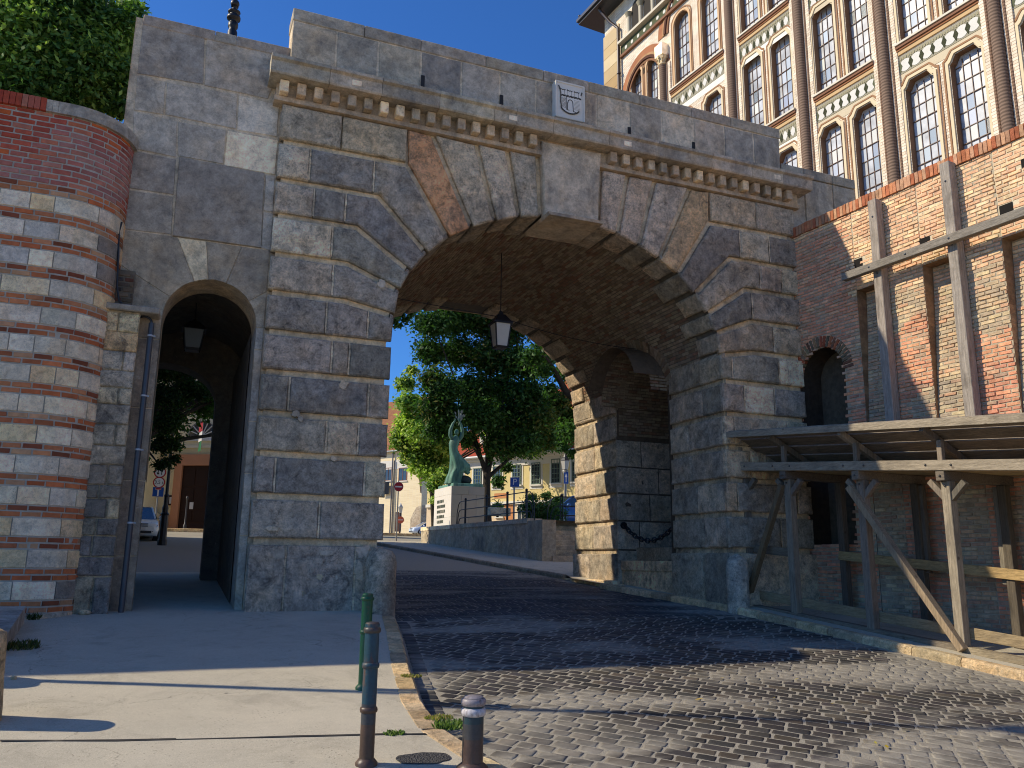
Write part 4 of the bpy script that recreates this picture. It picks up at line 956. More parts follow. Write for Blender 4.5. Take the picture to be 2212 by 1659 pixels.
for i, a in enumerate(PA):
    cb_('post', (a, 0, -.12), (a, 0, 2.52), .15, .15, tuple(WD)); cb_('post', (a+.06, 1.3, -.1), (a+.06, 1.3, 2.52), .14, .14, tuple(WD), C('#6d6254'))
    cb_('cross_beam', (a, -.18, 2.60), (a, 1.6, 2.60), .15, .155)
    cb_('stud', (a+.0, -.10, 2.84), (a+.0, -.10, 3.17), .085, .085, tuple(WD)); cb_('rafter', (a-.07, -.42, 3.34), (a-.07, .95, 2.71), .09, .11)
    for sg in (-1, 1):
        if 0 < a+sg*.3: cb_('knee_brace', (a, 0, 2.20), (a+sg*.30, 0, 2.52), .10, .10, tuple(WN))
cb_('front_beam', (-.35, -.14, 2.765), (8.6, -.14, 2.765), .12, .165); cb_('rear_beam', (-.1, 1.3, 2.765), (8.6, 1.3, 2.765), .12, .165, col=C('#6d6254'))
for i in range(5):                                                          # raised outer planks
    b0 = -.47+.31*i; z0 = 3.43-.143*i; mb = MB(); a, b = CP(-.35, b0+.15, z0-.02), CP(8.6, b0+.15, z0-.02)
    n_ = (CP(0, .31, 3.43-.143)-CP(0, 0, 3.43)).normalized(); up = n_.cross(WD); mb.beam(a, b, .295, .032, tuple(up), tuple(x*1.05 for x in vary(R.choice(wcol_), .15)), 0, .004); mb.build('roof_plank', 'wood', cn)
mb = MB(); mb.beam(CP(-.35, -.50, 3.40), CP(8.6, -.50, 3.40), .03, .12, (0, 0, 1), C('#a0937e'), 0, .004); mb.build('fascia', 'wood', cn)
mb = MB()
for i in range(6): mb.beam(CP(-.2, .1+.27*i, 2.70), CP(8.6, .1+.27*i, 2.70), .25, .03, (0, 0, 1), vary(C('#b59d75'), .08), 0, .003)
mb.build('deck_boards', 'wood', cn)
cb_('brace', (1.02, -.11, 2.42), (-.10, -.11, .06), .10, .12, tuple(WN), C('#8a7458')); cb_('brace', (2.62, -.12, 2.40), (4.5, -.12, -.02), .11, .14, tuple(WN), C('#b09a7c'))
for a, b, zz, cc in ((-.1, 8.6, 1.10, '#bb9c6c'), ):
    cb_('rail', (1.1, 1.21, zz), (8.6, 1.21, zz), .04, .17, (0, 0, 1), C(cc)); cb_('rail', (-.1, .09, zz+.02), (1.1, .09, zz+.02), .04, .16, (0, 0, 1), C('#7d7060'))
cb_('kick_board', (-.1, .10, .22), (8.6, .10, .22), .04, .17, (0, 0, 1), C('#a89272')); cb_('sill_beam', (-.2, .0, -.02), (4.35, .0, -.02), .16, .10, (0, 0, 1), C('#8f8270')); cb_('sill_beam', (4.5, .0, -.02), (8.6, .0, -.02), .16, .10, (0, 0, 1), C('#a09078'))
cb_('hanging_stud', (2.95, 1.34, .95), (2.95, 1.34, 2.5), .10, .10, tuple(WD), C('#7d7264')); cb_('hanging_stud', (4.35, 1.34, .92), (4.35, 1.34, 2.5), .10, .10, tuple(WD), C('#8f8270'))

for i, a in enumerate(PA[:5]):                                              # bolt heads where the timbers meet
    for da, b_, z_ in ((.0, -.085, 2.45), (-.22, -.205, 2.77), (.22, -.205, 2.77), (.0, -.19, 2.60)):
        m2 = MB(); m2.ball(CP(a+da, b_, z_), .02, 8, C('#4d4a46')); m2.build('bolt', 'metal', cn)
# ================================================================== ARCHIVE BUILDING ABOVE THE WALL
ab = thing('archive_building', 'tall pale brick building with tall leaded windows and brown brick shafts, sunlit above the wall', 'building')
AD = V((.0872, -.9962, 0)); AN = V((-.9962, -.0872, 0)); A0 = V((20-.0875*19.2, 19.2, 0))
def AP(u, z, h): return A0+AD*u+AN*h+V((0, 0, z))
def Apx(x, y, h=0):
    q = onP(x, y, A0+AN*h, AN); return (q-A0).dot(AD), q.z
S0, S1, S2 = 16.62, 21.05, 25.9                               # sill levels
cols = [Apx(1456, 150)[0], Apx(1572, 40)[0], Apx(1745, 200)[0], Apx(1937, 190)[0]]
cols = [4.75, 9.05, 12.55, 15.85, 19.4, 23.0]
bays = [(1.75, cols[0])]+list(zip(cols, cols[1:]))
k = N('archive_brick')
vec = k.n('ShaderNodeCombineXYZ', {0: k.math('MULTIPLY', k.n('ShaderNodeSeparateXYZ', {0: k.geo}).outputs[1], 1.0), 1: k.n('ShaderNodeSeparateXYZ', {0: k.geo}).outputs[2], 2: 0.0}).outputs[0]
bt = k.n('ShaderNodeTexBrick', {'Vector': vec, 'Color1': (.76, .63, .46, 1), 'Color2': (.88, .78, .62, 1), 'Mortar': (.48, .35, .24, 1), 'Scale': 1.0, 'Mortar Size': .010, 'Mortar Smooth': .3, 'Bias': 0.1, 'Brick Width': .30, 'Row Height': .095})
f = k.mp(k.noise(1.2, 4, .6), .3, .7, .8, 1.15); cc = k.mix(1.0, bt.outputs[0], k.n('ShaderNodeCombineColor', {0: f, 1: f, 2: f}).outputs[0], 'MULTIPLY')
MT['abrick'] = k.out(cc, .9, k.bump(bt.outputs[1], -.5, .02), .15)
k = N('archive_shaft_brick'); zz = k.n('ShaderNodeSeparateXYZ', {0: k.geo}).outputs[2]
f = k.mp(k.math('SINE', k.math('MULTIPLY', zz, 62.0)), -1, 1, .55, 1.1); cc = k.mix(1.0, k.attr(), k.n('ShaderNodeCombineColor', {0: f, 1: f, 2: f}).outputs[0], 'MULTIPLY')
MT['shaft'] = k.out(cc, .85, k.bump(f, .5, .02), .2)
white = C('#ece6d6'); stone_ = C('#cfc0a2'); brown = C('#85604a')
TOP = 29.0
# openings: (u centre, width, z0, z1, kind)
wins = []
for i, (a, b) in enumerate(bays):
    w_ = b-a; cx = (a+b)/2; ww = min(.98, w_*.27); dx = w_*.21
    for z0, z1, kd in ((12.2, 15.35, 'sh'), (S0+.12, S0+3.35 if i > 1 else S0+3.2, 'sh'), (S1+.12, S1+2.55, 'rd') if i < 2 else (S1+.12, S1+3.3, 'sh')):
        if i < 2 and kd == 'sh' and z0 > 16: z1 = S0+2.6+.35
        for s_ in (-1, 1): wins.append((cx+s_*dx, ww, z0, z1 if not (kd == 'rd' and i == 1) else z1+.9, kd, i))
def wout(cx, ww, z0, z1, kd):
    h = ww/2
    if kd == 'rd': return [(cx-h, z0), (cx+h, z0)]+[(cx+h*math.cos(math.pi*j/10), z1-h+h*math.sin(math.pi*j/10)) for j in range(11)]
    c = .20; return [(cx-h, z0), (cx+h, z0), (cx+h, z1-c*1.3), (cx+h-c*.35, z1-c*1.05), (cx+h-c*.75, z1-c*.35), (cx+h-c, z1), (cx-h+c, z1), (cx-h+c*.75, z1-c*.35), (cx-h+c*.35, z1-c*1.05), (cx-h, z1-c*1.3)]
def inwin(u, z): return any(abs(u-c) < w_/2 and z0 < z < z1 for c, w_, z0, z1, kd, i in wins)
# wall face cut by the window rectangles
us = sorted(set([0, 26]+[round(c+s_*w_/2, 4) for c, w_, *_ in wins for s_ in (-1, 1)])); mb = MB()
for a, b in zip(us, us[1:]):
    mid = (a+b)/2; sp = sorted((z0, z1) for c, w_, z0, z1, kd, i in wins if abs(mid-c) < w_/2); z = 8.0
    for z0, z1 in sp+[(TOP, TOP)]:
        if z0 > z: mb.quad(AP(a, z, 0), AP(b, z, 0), AP(b, z0, 0), AP(a, z0, 0))
        z = z1
mb.quad(AP(0, 8, 0), AP(0, TOP, 0), AP(0, TOP, -14), AP(0, 8, -14)); mb.quad(AP(0, TOP, .3), AP(26, TOP, .3), AP(26, TOP, -14), AP(0, TOP, -14))
mb.build('wall', 'abrick', ab)
for c, w_, z0, z1, kd, i in wins:
    o = wout(c, w_, z0, z1, kd); big = [(c-w_/2-.16, z0-.0), (c+w_/2+.16, z0-.0)]
    mb = MB(); h = w_/2
    # corner fillers that turn the square hole into the shaped head, reveals, and a moulded brick surround
    oo = o[1:]+[o[0]]
    for a, b in zip(o, o[1:]+o[:1]): mb.quad(AP(*a, .0), AP(*b, .0), AP(*b, -.42), AP(*a, -.42), C('#8a6a50'), 0)
    left = [p for p in o if p[0] <= c]; right = [p for p in o if p[0] >= c and p[1] > z0]
    hl = [p for p in o if p[0] <= c+1e-6 and p[1] > z0+.1]; hr = [p for p in o if p[0] >= c-1e-6 and p[1] > z0+.1]
    hl.sort(key=lambda p: p[1]); hr.sort(key=lambda p: p[1])
    fc = stone_ if kd == 'sh' else C('#b58a62')
    for q, sx in ((hl, c-h), (hr, c+h)):
        pts = [AP(sx, z1, .002)]+[AP(*p, .002) for p in sorted(q, key=lambda p: -p[1])]
        mb.poly(pts, fc, 0)
    def ringq(o_, off, hh, wd, col):
        cz = (z0+z1)/2
        for a, b in zip(o_[1:], o_[2:]+o_[:1]):
            da = (V(a)-V((c, cz))); 
            def ex(p, t): return (c+(p[0]-c)*(1+t/h), p[1] if p[1] <= z0+.01 else p[1]+t*(1 if p[1] > z1-.5 else 0))
            A_, B_ = ex(a, off), ex(b, off); A2, B2 = ex(a, off+wd), ex(b, off+wd)
            mb.quad(AP(*A_, hh), AP(*B_, hh), AP(*B2, hh), AP(*A2, hh), col); mb.quad(AP(*A2, hh), AP(*B2, hh), AP(*B2, 0), AP(*A2, 0), col); mb.quad(AP(*A_, hh), AP(*B_, hh), AP(*B_, -.1), AP(*A_, -.1), col)
    ringq(o, .03, .045, .09, C('#e0cca8') if kd == 'sh' else C('#d8b48a')); ringq(o, .16, .03, .05, C('#a07a5a'))
    mb.build('window_surround', 'plain', ab)
    mb = MB(); q = [AP(*p, -.24) for p in o]; mb.poly(q, (.2, .22, .25)); wo = mb.build('window', 'glass_lead', ab)
    mb = MB()
    for t in range(5):
        u = c-h+w_*t/4; mb.beam(AP(u, z0, -.225), AP(u, z1-(.1 if 0 < t < 4 else .25 if kd == 'sh' else h), -.225), .024, .03, tuple(AN), C('#6d5442'))
    z = z0+.42; r_ = 0
    while z < z1-.15:
        x = h if z < z1-.27 or kd == 'sh' and z < z1-.1 else h*.6
        mb.beam(AP(c-x, z, -.222), AP(c+x, z, -.222), .02 if r_ % 3 else .042, .03, (0, 0, 1), C('#6d5442')); z += .48; r_ += 1
    mb.build('glazing_bars', 'metal', wo)
    for t in range(7):                                                      # odd panes coloured pale to imitate reflected sky
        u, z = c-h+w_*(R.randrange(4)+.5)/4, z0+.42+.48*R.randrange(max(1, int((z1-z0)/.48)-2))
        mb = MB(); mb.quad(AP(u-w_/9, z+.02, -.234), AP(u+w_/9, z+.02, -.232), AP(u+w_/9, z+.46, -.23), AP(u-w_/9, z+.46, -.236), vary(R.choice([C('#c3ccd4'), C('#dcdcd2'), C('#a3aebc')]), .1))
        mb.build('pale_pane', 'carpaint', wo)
# brick shafts with capitals
for i, u in enumerate(cols):
    mb = MB(); sp = 24.0 if i == 0 else 26.5
    if i == 0: sp = S1+1.55
    if i == 1: sp = S1+3.3
    if i > 1: sp = TOP
    for du, r, c in ((0, .16, C('#86705f')), (-.25, .045, C('#8a6e5a')), (.25, .045, C('#8a6e5a'))):
        p = [AP(u+du, 8, .12 if du == 0 else .06), AP(u+du, sp, .12 if du == 0 else .06)]; mb.tube(p, r, 12, c, 0, False)
    for s_ in (-1, 1): mb.hexa([AP(u+s_*.30-.14, 8, 0), AP(u+s_*.30+.14, 8, 0), AP(u+s_*.30+.14, 8, .07), AP(u+s_*.30-.14, 8, .07), AP(u+s_*.30-.14, sp, 0), AP(u+s_*.30+.14, sp, 0), AP(u+s_*.30+.14, sp, .07), AP(u+s_*.30-.14, sp, .07)], C('#b3926c'), 1)
    mb.build('brick_shaft', ['shaft', 'abrick'], ab)
    if i < 2:
        mb = MB(); p = AP(u, sp, .12); mb.lathe([(.17, -.03), (.21, 0), (.18, .05), (.20, .2), (.28, .36), (.28, .38)], p, 12, C('#a59c84')); mb.hexa([AP(u+x, sp+z, y) for z in (.38, .95) for x, y in ((-.27, -.05), (.27, -.05), (.27, .34), (-.27, .34))], white)
        for a in range(8):
            for z_, r_ in ((.14, .2), (.28, .25)): q_ = p+V((r_*math.cos(a*.785+z_), r_*math.sin(a*.785+z_), z_)); mb.hexa([q_+V((x, y, z)) for z in (-.06, .06) for x, y in ((-.03, -.03), (.03, -.03), (.03, .03), (-.03, .03))], C('#857d66'))
        mb.build('capital', 'stone_smooth', ab)
# sill mouldings, patterned friezes
for i, (a, b) in enumerate(bays):
    for S in (S0, S1):
        mb = MB(); x0, x1 = a+.42 if i else a+.1, b-.42
        for h0, h1, z0, z1, c in ((0, .16, S-.0, S+.07, C('#d8d0bd')), (0, .12, S-.10, S, brown), (0, .08, S-.17, S-.10, C('#9c6a48')), (0, .05, S-.30, S-.17, C('#c9a97c'))): mb.hexa([AP(x, z, h) for z in (z0, z1) for x, h in ((x0, h0), (x1, h0), (x1, h1), (x0, h1))], c)
        mb.build('sill', 'plain', ab)
        mb = MB(); f0, f1 = S-.95, S-.36; x0 += .05; x1 -= .05
        mb.hexa([AP(x, z, h) for z in (f0, f1) for x, h in ((x0, 0), (x1, 0), (x1, .02), (x0, .02))], C('#9c9680'))
        n = 7; st_ = (x1-x0)/n
        for q in range(n):
            u = x0+st_*(q+.5); z = f0+.24; r = .20
            m_ = 16 if i > 2 else 4
            if m_ == 16: mb.poly([AP(u+r*math.cos(2*math.pi*t/m_), z+r*math.sin(2*math.pi*t/m_), .03) for t in range(m_)], C('#d9d6cc'))
            else: mb.poly([AP(u+dx, z+dz, .03) for dx, dz in ((-.14, 0), (0, -.2), (.14, 0), (0, .2))], C('#d9d6cc'))
            for t in range(4): mb.hexa([AP(u+st_*(-.5+t/4+.03)+x, f1-.13+z_, h) for z_ in (0, .07) for x, h in ((0, .02), (.05, .02), (.05, .035), (0, .035))], C('#a39a7a'))
            for s_ in (-1, 1): mb.poly([AP(u+s_*st_*.5+dx*.09, z+dz*.2, .032) for dx, dz in ((-1, 0), (0, -1), (1, 0), (0, 1))], C('#5d6048'))
        mb.build('frieze', 'plain', ab)
        # pale stone spandrel over the windows beneath
        mb = MB(); zz0 = S-1.45; zz1 = S-1.0
        for xa, xb in ((x0, x1),): mb.hexa([AP(x, z, h) for z in (S-1.24, zz1+.04) for x, h in ((xa, 0), (xb, 0), (xb, .012), (xa, .012))], white if i < 3 else stone_)
        mb.build('spandrel', 'plain', ab)
# big round arches of the first two bays
for i, (a, b) in enumerate(bays[:2]):
    c = (a+b)/2; rad = (b-a)/2-.22; zc = (S1+2.2 if i == 0 else S1+3.9)-.35
    if i == 0: zc = S1+1.35
    if i == 1: zc = S1+3.0
    mb = MB(); n = 28
    for r0, r1, h, cc in ((rad, rad+.13, .10, C('#5a3a2c')), (rad+.13, rad+.26, .06, C('#b08a60')), (rad+.26, rad+.62, .025, C('#a8704e')), (rad-.13, rad, .05, C('#8a6248'))):
        for t in range(n):
            t0, t1 = math.pi*t/n, math.pi*(t+1)/n; f = lambda r, t_: (c-r*math.cos(t_), zc+r*math.sin(t_))
            A_, B_, C_, D_ = f(r0, t0), f(r0, t1), f(r1, t1), f(r1, t0)
            mb.quad(AP(*A_, h), AP(*B_, h), AP(*C_, h), AP(*D_, h), vary(cc, .1)); mb.quad(AP(*A_, h), AP(*B_, h), AP(*B_, 0), AP(*A_, 0), cc); mb.quad(AP(*D_, h), AP(*C_, h), AP(*C_, 0), AP(*D_, 0), cc)
    for r, zz_, cc in ((.30, zc+rad*.62, C('#8a6a4c')), (.17, zc+rad*.62, C('#4a4236'))): mb.poly([AP(c+r*math.cos(2*math.pi*t/18), zz_+r*math.sin(2*math.pi*t/18), .02+.01*(r < .2)) for t in range(18)], cc)
    mb.build('blind_arch', 'plain', ab)
# stone quoin pilaster, gallery band, arcade, eaves and gutter pipe
mb = MB(); z = 8.0
while z < 26.6:
    h = R.uniform(.45, .75); mb.hexa([AP(x, zz_, y) for zz_ in (z+.01, z+h-.01) for x, y in ((-.05, -.3), (1.32, -.3), (1.32, .06), (-.05, .06))], vary(R.choice([C('#c4ab80'), C('#b89a6c'), C('#ceb890')]), .08)); z += h
mb.build('quoin_pilaster', 'plain', ab)
G0 = Apx(1342, 99)[1]
mb = MB()
for z0, z1, h, cc in ((G0-.05, G0+.08, .26, C('#d2c8b2')), (G0-.62, G0-.10, .05, C('#55593f')), (G0-.74, G0-.62, .14, brown)): mb.hexa([AP(x, zz_, y) for zz_ in (z0, z1) for x, y in ((1.45, 0), (22, 0), (22, h), (1.45, h))], cc)
for q in range(24): mb.poly([AP(1.9+.5*q+.10*math.cos(t), G0-.36+.10*math.sin(t), .062) for t in [2*math.pi*j/10 for j in range(10)]], C('#d6d2c6'))
mb.build('gallery_band', 'plain', ab)
mb = MB()
for q in range(7):
    u = 1.75+.95*q; mb.tube([AP(u+.46, G0+.1, .08), AP(u+.46, G0+1.05, .08)], .10, 10, C('#c9bfa8'), 0, False); mb.lathe([(.11, 0), (.19, .18), (.2, .22)], AP(u+.46, G0+1.05, .08), 10, C('#9c947c'))
    pts = [(u-.36+.46, G0+.1), (u+.82, G0+.1), (u+.82, G0+1.2)]+[(u+.46+.36+0*t, 0) for t in ()]
    o_ = [(u+.54-.0-.30, G0+.1), (u+.96+.0, G0+.1)]
    n = 10; cx = u+.93+.0; pts = [(cx-.33, G0+.1), (cx+.33, G0+.1)]+[(cx+.33*math.cos(math.pi*t/n), G0+1.3+.42*math.sin(math.pi*t/n)) for t in range(n+1)]
    mb.poly([AP(*p, .008) for p in pts], C('#3a352f'))
mb.build('arcade', 'plain', ab)
mb = MB(); EZ = G0+2.35
mb.hexa([AP(x, z, y) for z in (EZ, EZ+.14) for x, y in ((-1.0, -10), (24, -10), (24, .95), (-1.0, .95))], C('#2c2c30'))
mb.hexa([AP(x, z, y) for z in (EZ+.14, EZ+.30) for x, y in ((-1.0, -10), (24, -10), (24, 1.05), (-1.05, 1.05))], C('#44454b'))
for q in range(14): mb.ball(AP(-.8+1.5*q, EZ+.36, 1.0), .09, 6, C('#3a3b42'))
mb.build('eaves', 'metal', ab)
mb = MB(); pg = C('#4a3c34'); mb.tube([AP(.55, EZ, .7), AP(.9, EZ-.8, .3), AP(1.40, EZ-1.4, .16), AP(1.42, 8, .16)], .075, 10, pg)
for z in (14, 17.5, 21, 24): mb.lathe([(.1, 0), (.11, .05), (.1, .1)], AP(1.42, z, .16), 10, pg)
mb.build('downpipe', 'metal', ab)
# ================================================================== SMALL THINGS AT THE GATE
def bollard(name, label, px, py, ptop, r, cols, rings, rust):
    b = onG(px, py); H = onY(px, ptop, b.y).z-b.z; b = V((b.x, b.y, g(b.x, b.y)))
    t = thing(name, label, 'bollard', 'iron bollards along the pavement edge')
    mb = MB(); n = 14
    for i in range(n):
        z0, z1 = H*i/n, H*(i+1)/n; c = cols[0] if i/n > rust else tuple(a*.5+q*.5 for a, q in zip(cols[0], cols[1])) if i/n > rust-.2 else cols[1]
        mb.lathe([(r, z0), (r, z1)], b, 18, vary(c, .08))
    mb.lathe([(r, H-.001), (r*.85, H+.012), (.0001, H+.018)], b, 18, cols[2]); mb.build('tube', 'rustpaint', t)
    for f, wd, c in rings:
        m2 = MB(); z = H*f; m2.lathe([(r, z-wd), (r*1.16, z-wd*.75), (r*1.22, z), (r*1.16, z+wd*.75), (r, z+wd)], b, 18, c); m2.build('collar', 'rustpaint', t)
    m2 = MB(); m2.lathe([(r*1.5, -.01), (r*1.5, .02), (r*1.1, .045), (r, .05)], b, 18, cols[1]); m2.build('foot', 'rustpaint', t)
    return t
k = N('rust_spotted_paint'); c = k.attr(); sv = k.n('ShaderNodeMapping', {'Vector': k.geo, 'Scale': (1, 1, .4)}).outputs[0]
f = k.mp(k.noise(11, 6, .7, sv, .5), .56, .68, 0, .85); c = k.mix(f, c, (.11, .055, .035)); f2 = k.mp(k.noise(40, 4, .7), .3, .7, .8, 1.2)
c = k.mix(1.0, c, k.n('ShaderNodeCombineColor', {0: f2, 1: f2, 2: f2}).outputs[0], 'MULTIPLY')
MT['rustpaint'] = k.out(c, k.mp(f, 0, .8, .42, .8), k.bump(k.noise(30, 5), .25, .01), .4)
blue, rust, cap = C('#1b3d4a'), C('#4a3a31'), C('#3d3a38'); grn = C('#0c4730')
bollard('bollard', 'tall blue iron bollard rusted brown at the foot, nearest the pavement seam', 791, 1654, 1349, .056, (blue, rust, cap), ((.955, .022, cap), (.70, .022, blue), (.385, .022, rust)), .42)
bollard('bollard', 'bright green iron bollard standing behind the tall blue one', 785, 1489, 1285, .056, (grn, C('#1c4f38'), grn), ((.955, .02, grn), (.60, .02, grn)), .05)
bollard('bollard', 'short fat rusty blue bollard with peeling silver cap at the kerb', 1020, 1662, 1507, .08, (C('#1f3a42'), C('#4a3a34'), C('#857e80')), ((.94, .028, C('#8a8284')), (.80, .03, C('#b9b4b4')), (.04, .02, rust)), .62)
def guardstone(label, x, y, r, H, col):
    mb = MB(); prof = [(r*1.04, -.25), (r, .1), (r*.98, H-r*1.0)]+[(r*.98*math.cos(a), H-r+r*math.sin(a)) for a in (.25, .5, .75, 1.0, 1.25, 1.45)]+[(.001, H)]
    P = []
    for i, (a, b) in enumerate(zip(prof, prof[1:])):
        k_ = max(1, int(abs(b[1]-a[1])/.07))
        for j in range(k_): P.append((a[0]+(b[0]-a[0])*j/k_, a[1]+(b[1]-a[1])*j/k_))
    P.append(prof[-1]); mb.lathe(P, (x, y, g(x, y)), 26, col, jit=.035)
    return tag(mb.build('guard_stone', 'stone'), label, 'guard stone')
guardstone('round topped stone guard post speckled black at the left arch pier', 3.30, -.22, .255, 1.03, C('#817a70'))
guardstone('smooth round topped guard stone at the foot of the right arch pier', 10.50, -.08, .22, 1.0, C('#8e8e8c'))
def stonebollard(label, x, y, r, H):
    mb = MB(); P = [(r*1.12, -.1), (r*1.1, .1), (r, H*.45), (r*.92, H*.8), (r*.86, H*.93), (r*.6, H*.985), (.001, H)]; mb.lathe(P, (x, y, g(x, y)), 20, C('#7d705a'), jit=.04)
    return tag(mb.build('stone_bollard', 'stone'), label, 'bollard', 'stone bollards at the left edge')
stonebollard('squat weathered stone bollard cut by the left picture edge', -1.35, -5.62, .19, .74); stonebollard('stone bollard beyond, at the end of the low platform', -2.35, -3.92, .26, .92)
# low stone platform at the left edge
lp = thing('low_platform', 'low dark stone platform at the left edge in front of the striped wall', 'platform')
mb = MB(); y = -3.05
pa_, pb_ = onG(69, 1340), onG(13, 1420)
for i in range(6):
    y0, y1 = -3.0+.37*i, -3.0+.37*(i+1)-.012; f = lambda yy: -1.62-.02*(yy+3)
    x1a, x1b = -1.56-.055*(y0+3), -1.56-.055*(y1+3); zz = g(-2, (y0+y1)/2)
    x = -5.0
    while x < -1.9:
        L = R.uniform(.5, .9); xe = min(x+L, -1.56) if x+L < -1.95 else None
        mb.hexa([(x+.006, y0, zz-.1), ((xe or x1a)-.006, y0, zz-.1), ((xe or x1b)-.006, y1, zz-.1), (x+.006, y1, zz-.1), (x+.006, y0, zz+.20), ((xe or x1a)-.006, y0, zz+.20), ((xe or x1b)-.006, y1, zz+.235), (x+.006, y1, zz+.235)], vary(R.choice([C('#5b5c60'), C('#66666a'), C('#53555a')]), .1)); x += L
        if xe is None: break
mb.build('top_slabs', 'stone_smooth', lp)
# low stones resting loose on the pavement
for px, py, s_, lb in ((335, 1321, 0, ''), ):
    pass
p = onG(182, 1328); mb = MB(); mb.ball((p.x, p.y, p.z+.03), .07, 8, C('#8f8775'), 0, (1.3, .8, .6)); tag(mb.build('loose_stone', 'stone'), 'loose chunk of stone at the foot of the stone buttress', 'stone')
p = onG(29, 1469); mb = MB(); mb.ball((p.x, p.y, p.z+.02), .03, 7, C('#c3b89c'), 0, (1, 1, .9)); tag(mb.build('loose_stone', 'stone'), 'pale pebble beside the left stone bollard', 'stone')
# lanterns
def lantern(name, label, top, H, W_, drop, glasscol, wires=()):
    t = thing(name, label, 'lantern'); x, y, z = top
    def frus(mb, z0, z1, a, b, col, mi=0):
        mb.hexa([(x-a, y-a, z0), (x+a, y-a, z0), (x+a, y+a, z0), (x-a, y+a, z0), (x-b, y-b, z1), (x+b, y-b, z1), (x+b, y+b, z1), (x-b, y+b, z1)], col, mi)
    k0 = (.02, .02, .022); zb_ = z-drop-H
    mb = MB(); mb.tube([(x, y, z), (x, y, zb_+H)], .012, 8, k0); mb.build('rod', 'iron', t)
    mb = MB(); frus(mb, zb_+H*.68, zb_+H*.90, W_*.56, W_*.22, k0); frus(mb, zb_+H*.90, zb_+H, W_*.14, W_*.08, k0); frus(mb, zb_+H*.63, zb_+H*.68, W_*.6, W_*.58, k0); mb.build('roof', 'iron', t)
    mb = MB(); frus(mb, zb_+.03, zb_+H*.63, W_*.34, W_*.49, (.5, .5, .5)); mb.build('glass_box', glasscol, t)
    mb = MB()
    for sx in (-1, 1):
        for sy in (-1, 1): mb.tube([(x+sx*W_*.35, y+sy*W_*.35, zb_), (x+sx*W_*.5, y+sy*W_*.5, zb_+H*.64)], .016, 6, k0)
    frus(mb, zb_-.02, zb_+.03, W_*.3, W_*.37, k0); mb.build('frame', 'iron', t)
    return t
hk = onY(1083, 583, 2.4); lb_ = onY(1083, 752, 2.4); lt_ = onY(1083, 690, 2.4)
Ln = lantern('hanging_lantern', 'black framed lantern with frosted panes hanging under the broad arch', (hk.x, 2.4, VP(min(range(200), key=lambda j: abs(VP(cum[-1]*j/199, 2.4, 0).x-hk.x))*cum[-1]/199, 2.4, 0).z), (lt_.z-lb_.z)*1.28, .40, 1.0, 'milk')
z0 = VP(min(range(200), key=lambda j: abs(VP(cum[-1]*j/199, 2.4, 0).x-hk.x))*cum[-1]/199, 2.4, 0).z; Hh = (lt_.z-lb_.z)*1.28
for o in list(Ln.children): bpy.data.objects.remove(o, do_unlink=True)
bpy.data.objects.remove(Ln, do_unlink=True)
lantern('hanging_lantern', 'black framed lantern with frosted panes hanging under the broad arch', (hk.x, 2.4, z0), Hh, .36, z0-lb_.z-Hh, 'milk')
mb = MB(); e = onY(1341, 750, 2.4); e = V((9.95, 2.6, onY(1341, 750, 2.6).z)); s_ = V((hk.x, 2.4, lt_.z+.05)); mb.tube([s_.lerp(e, t/10)+V((0, 0, -.35*4*(t/10)*(1-t/10)*.3)) for t in range(11)], .009, 5, (.02, .02, .02)); mb.tube([V((3.4, 2.4, lt_.z+.2)).lerp(s_, t/6) for t in range(7)], .009, 5, (.02, .02, .02))
tag(mb.build('lantern_wire', 'iron'), 'thin black wires steadying the lantern under the broad arch', 'wire')
p = onY(420, 705, 2.8); q0 = onY(420, 757, 2.8)
lantern('hanging_lantern', 'dim lantern hanging in the dark footway arch', (p.x, 2.8, 6.1), .58, .36, 6.1-q0.z-.58, 'dimglass') if False else None
MT['dimglass'] = simple('dim_lantern_glass', (.10, .11, .11), .35, .05)
lantern('hanging_lantern', 'dim lantern hanging in the dark footway arch', (p.x, 2.8, 6.1), .62, .38, 6.1-q0.z-.62, 'dimglass')
# chain slung across the recess
ch = thing('chain', 'heavy black iron chain drooping across the side recess of the arch', 'chain')
A_, B_ = V((XR+.18, 4.50, 1.72)), V((XR+.12, 2.2, 1.60)); mb = MB(); mb.tube([A_+V((0, .2, .02)), A_], .09, 10, (.02, .02, .02)); mb.build('anchor', 'iron', ch)
n = 15
for i in range(n):
    t0, t1 = i/n, (i+1)/n; f = lambda t: A_.lerp(B_, t)+V((0, 0, -.42*4*t*(1-t)*.8)); a, b = f(t0-.012), f(t1+.012); d = (b-a); L = d.length/2; c = (a+b)/2; d.normalize(); sd = d.cross(V((1, 0, 0)) if i % 2 else V((0, 0, 1))).normalized()
    mb = MB(); mb.tube([c+d*L*math.cos(2*math.pi*j/10)+sd*.055*math.sin(2*math.pi*j/10) for j in range(11)], .019, 6, (.02, .02, .02), 0, False); mb.build('link', 'iron', ch)
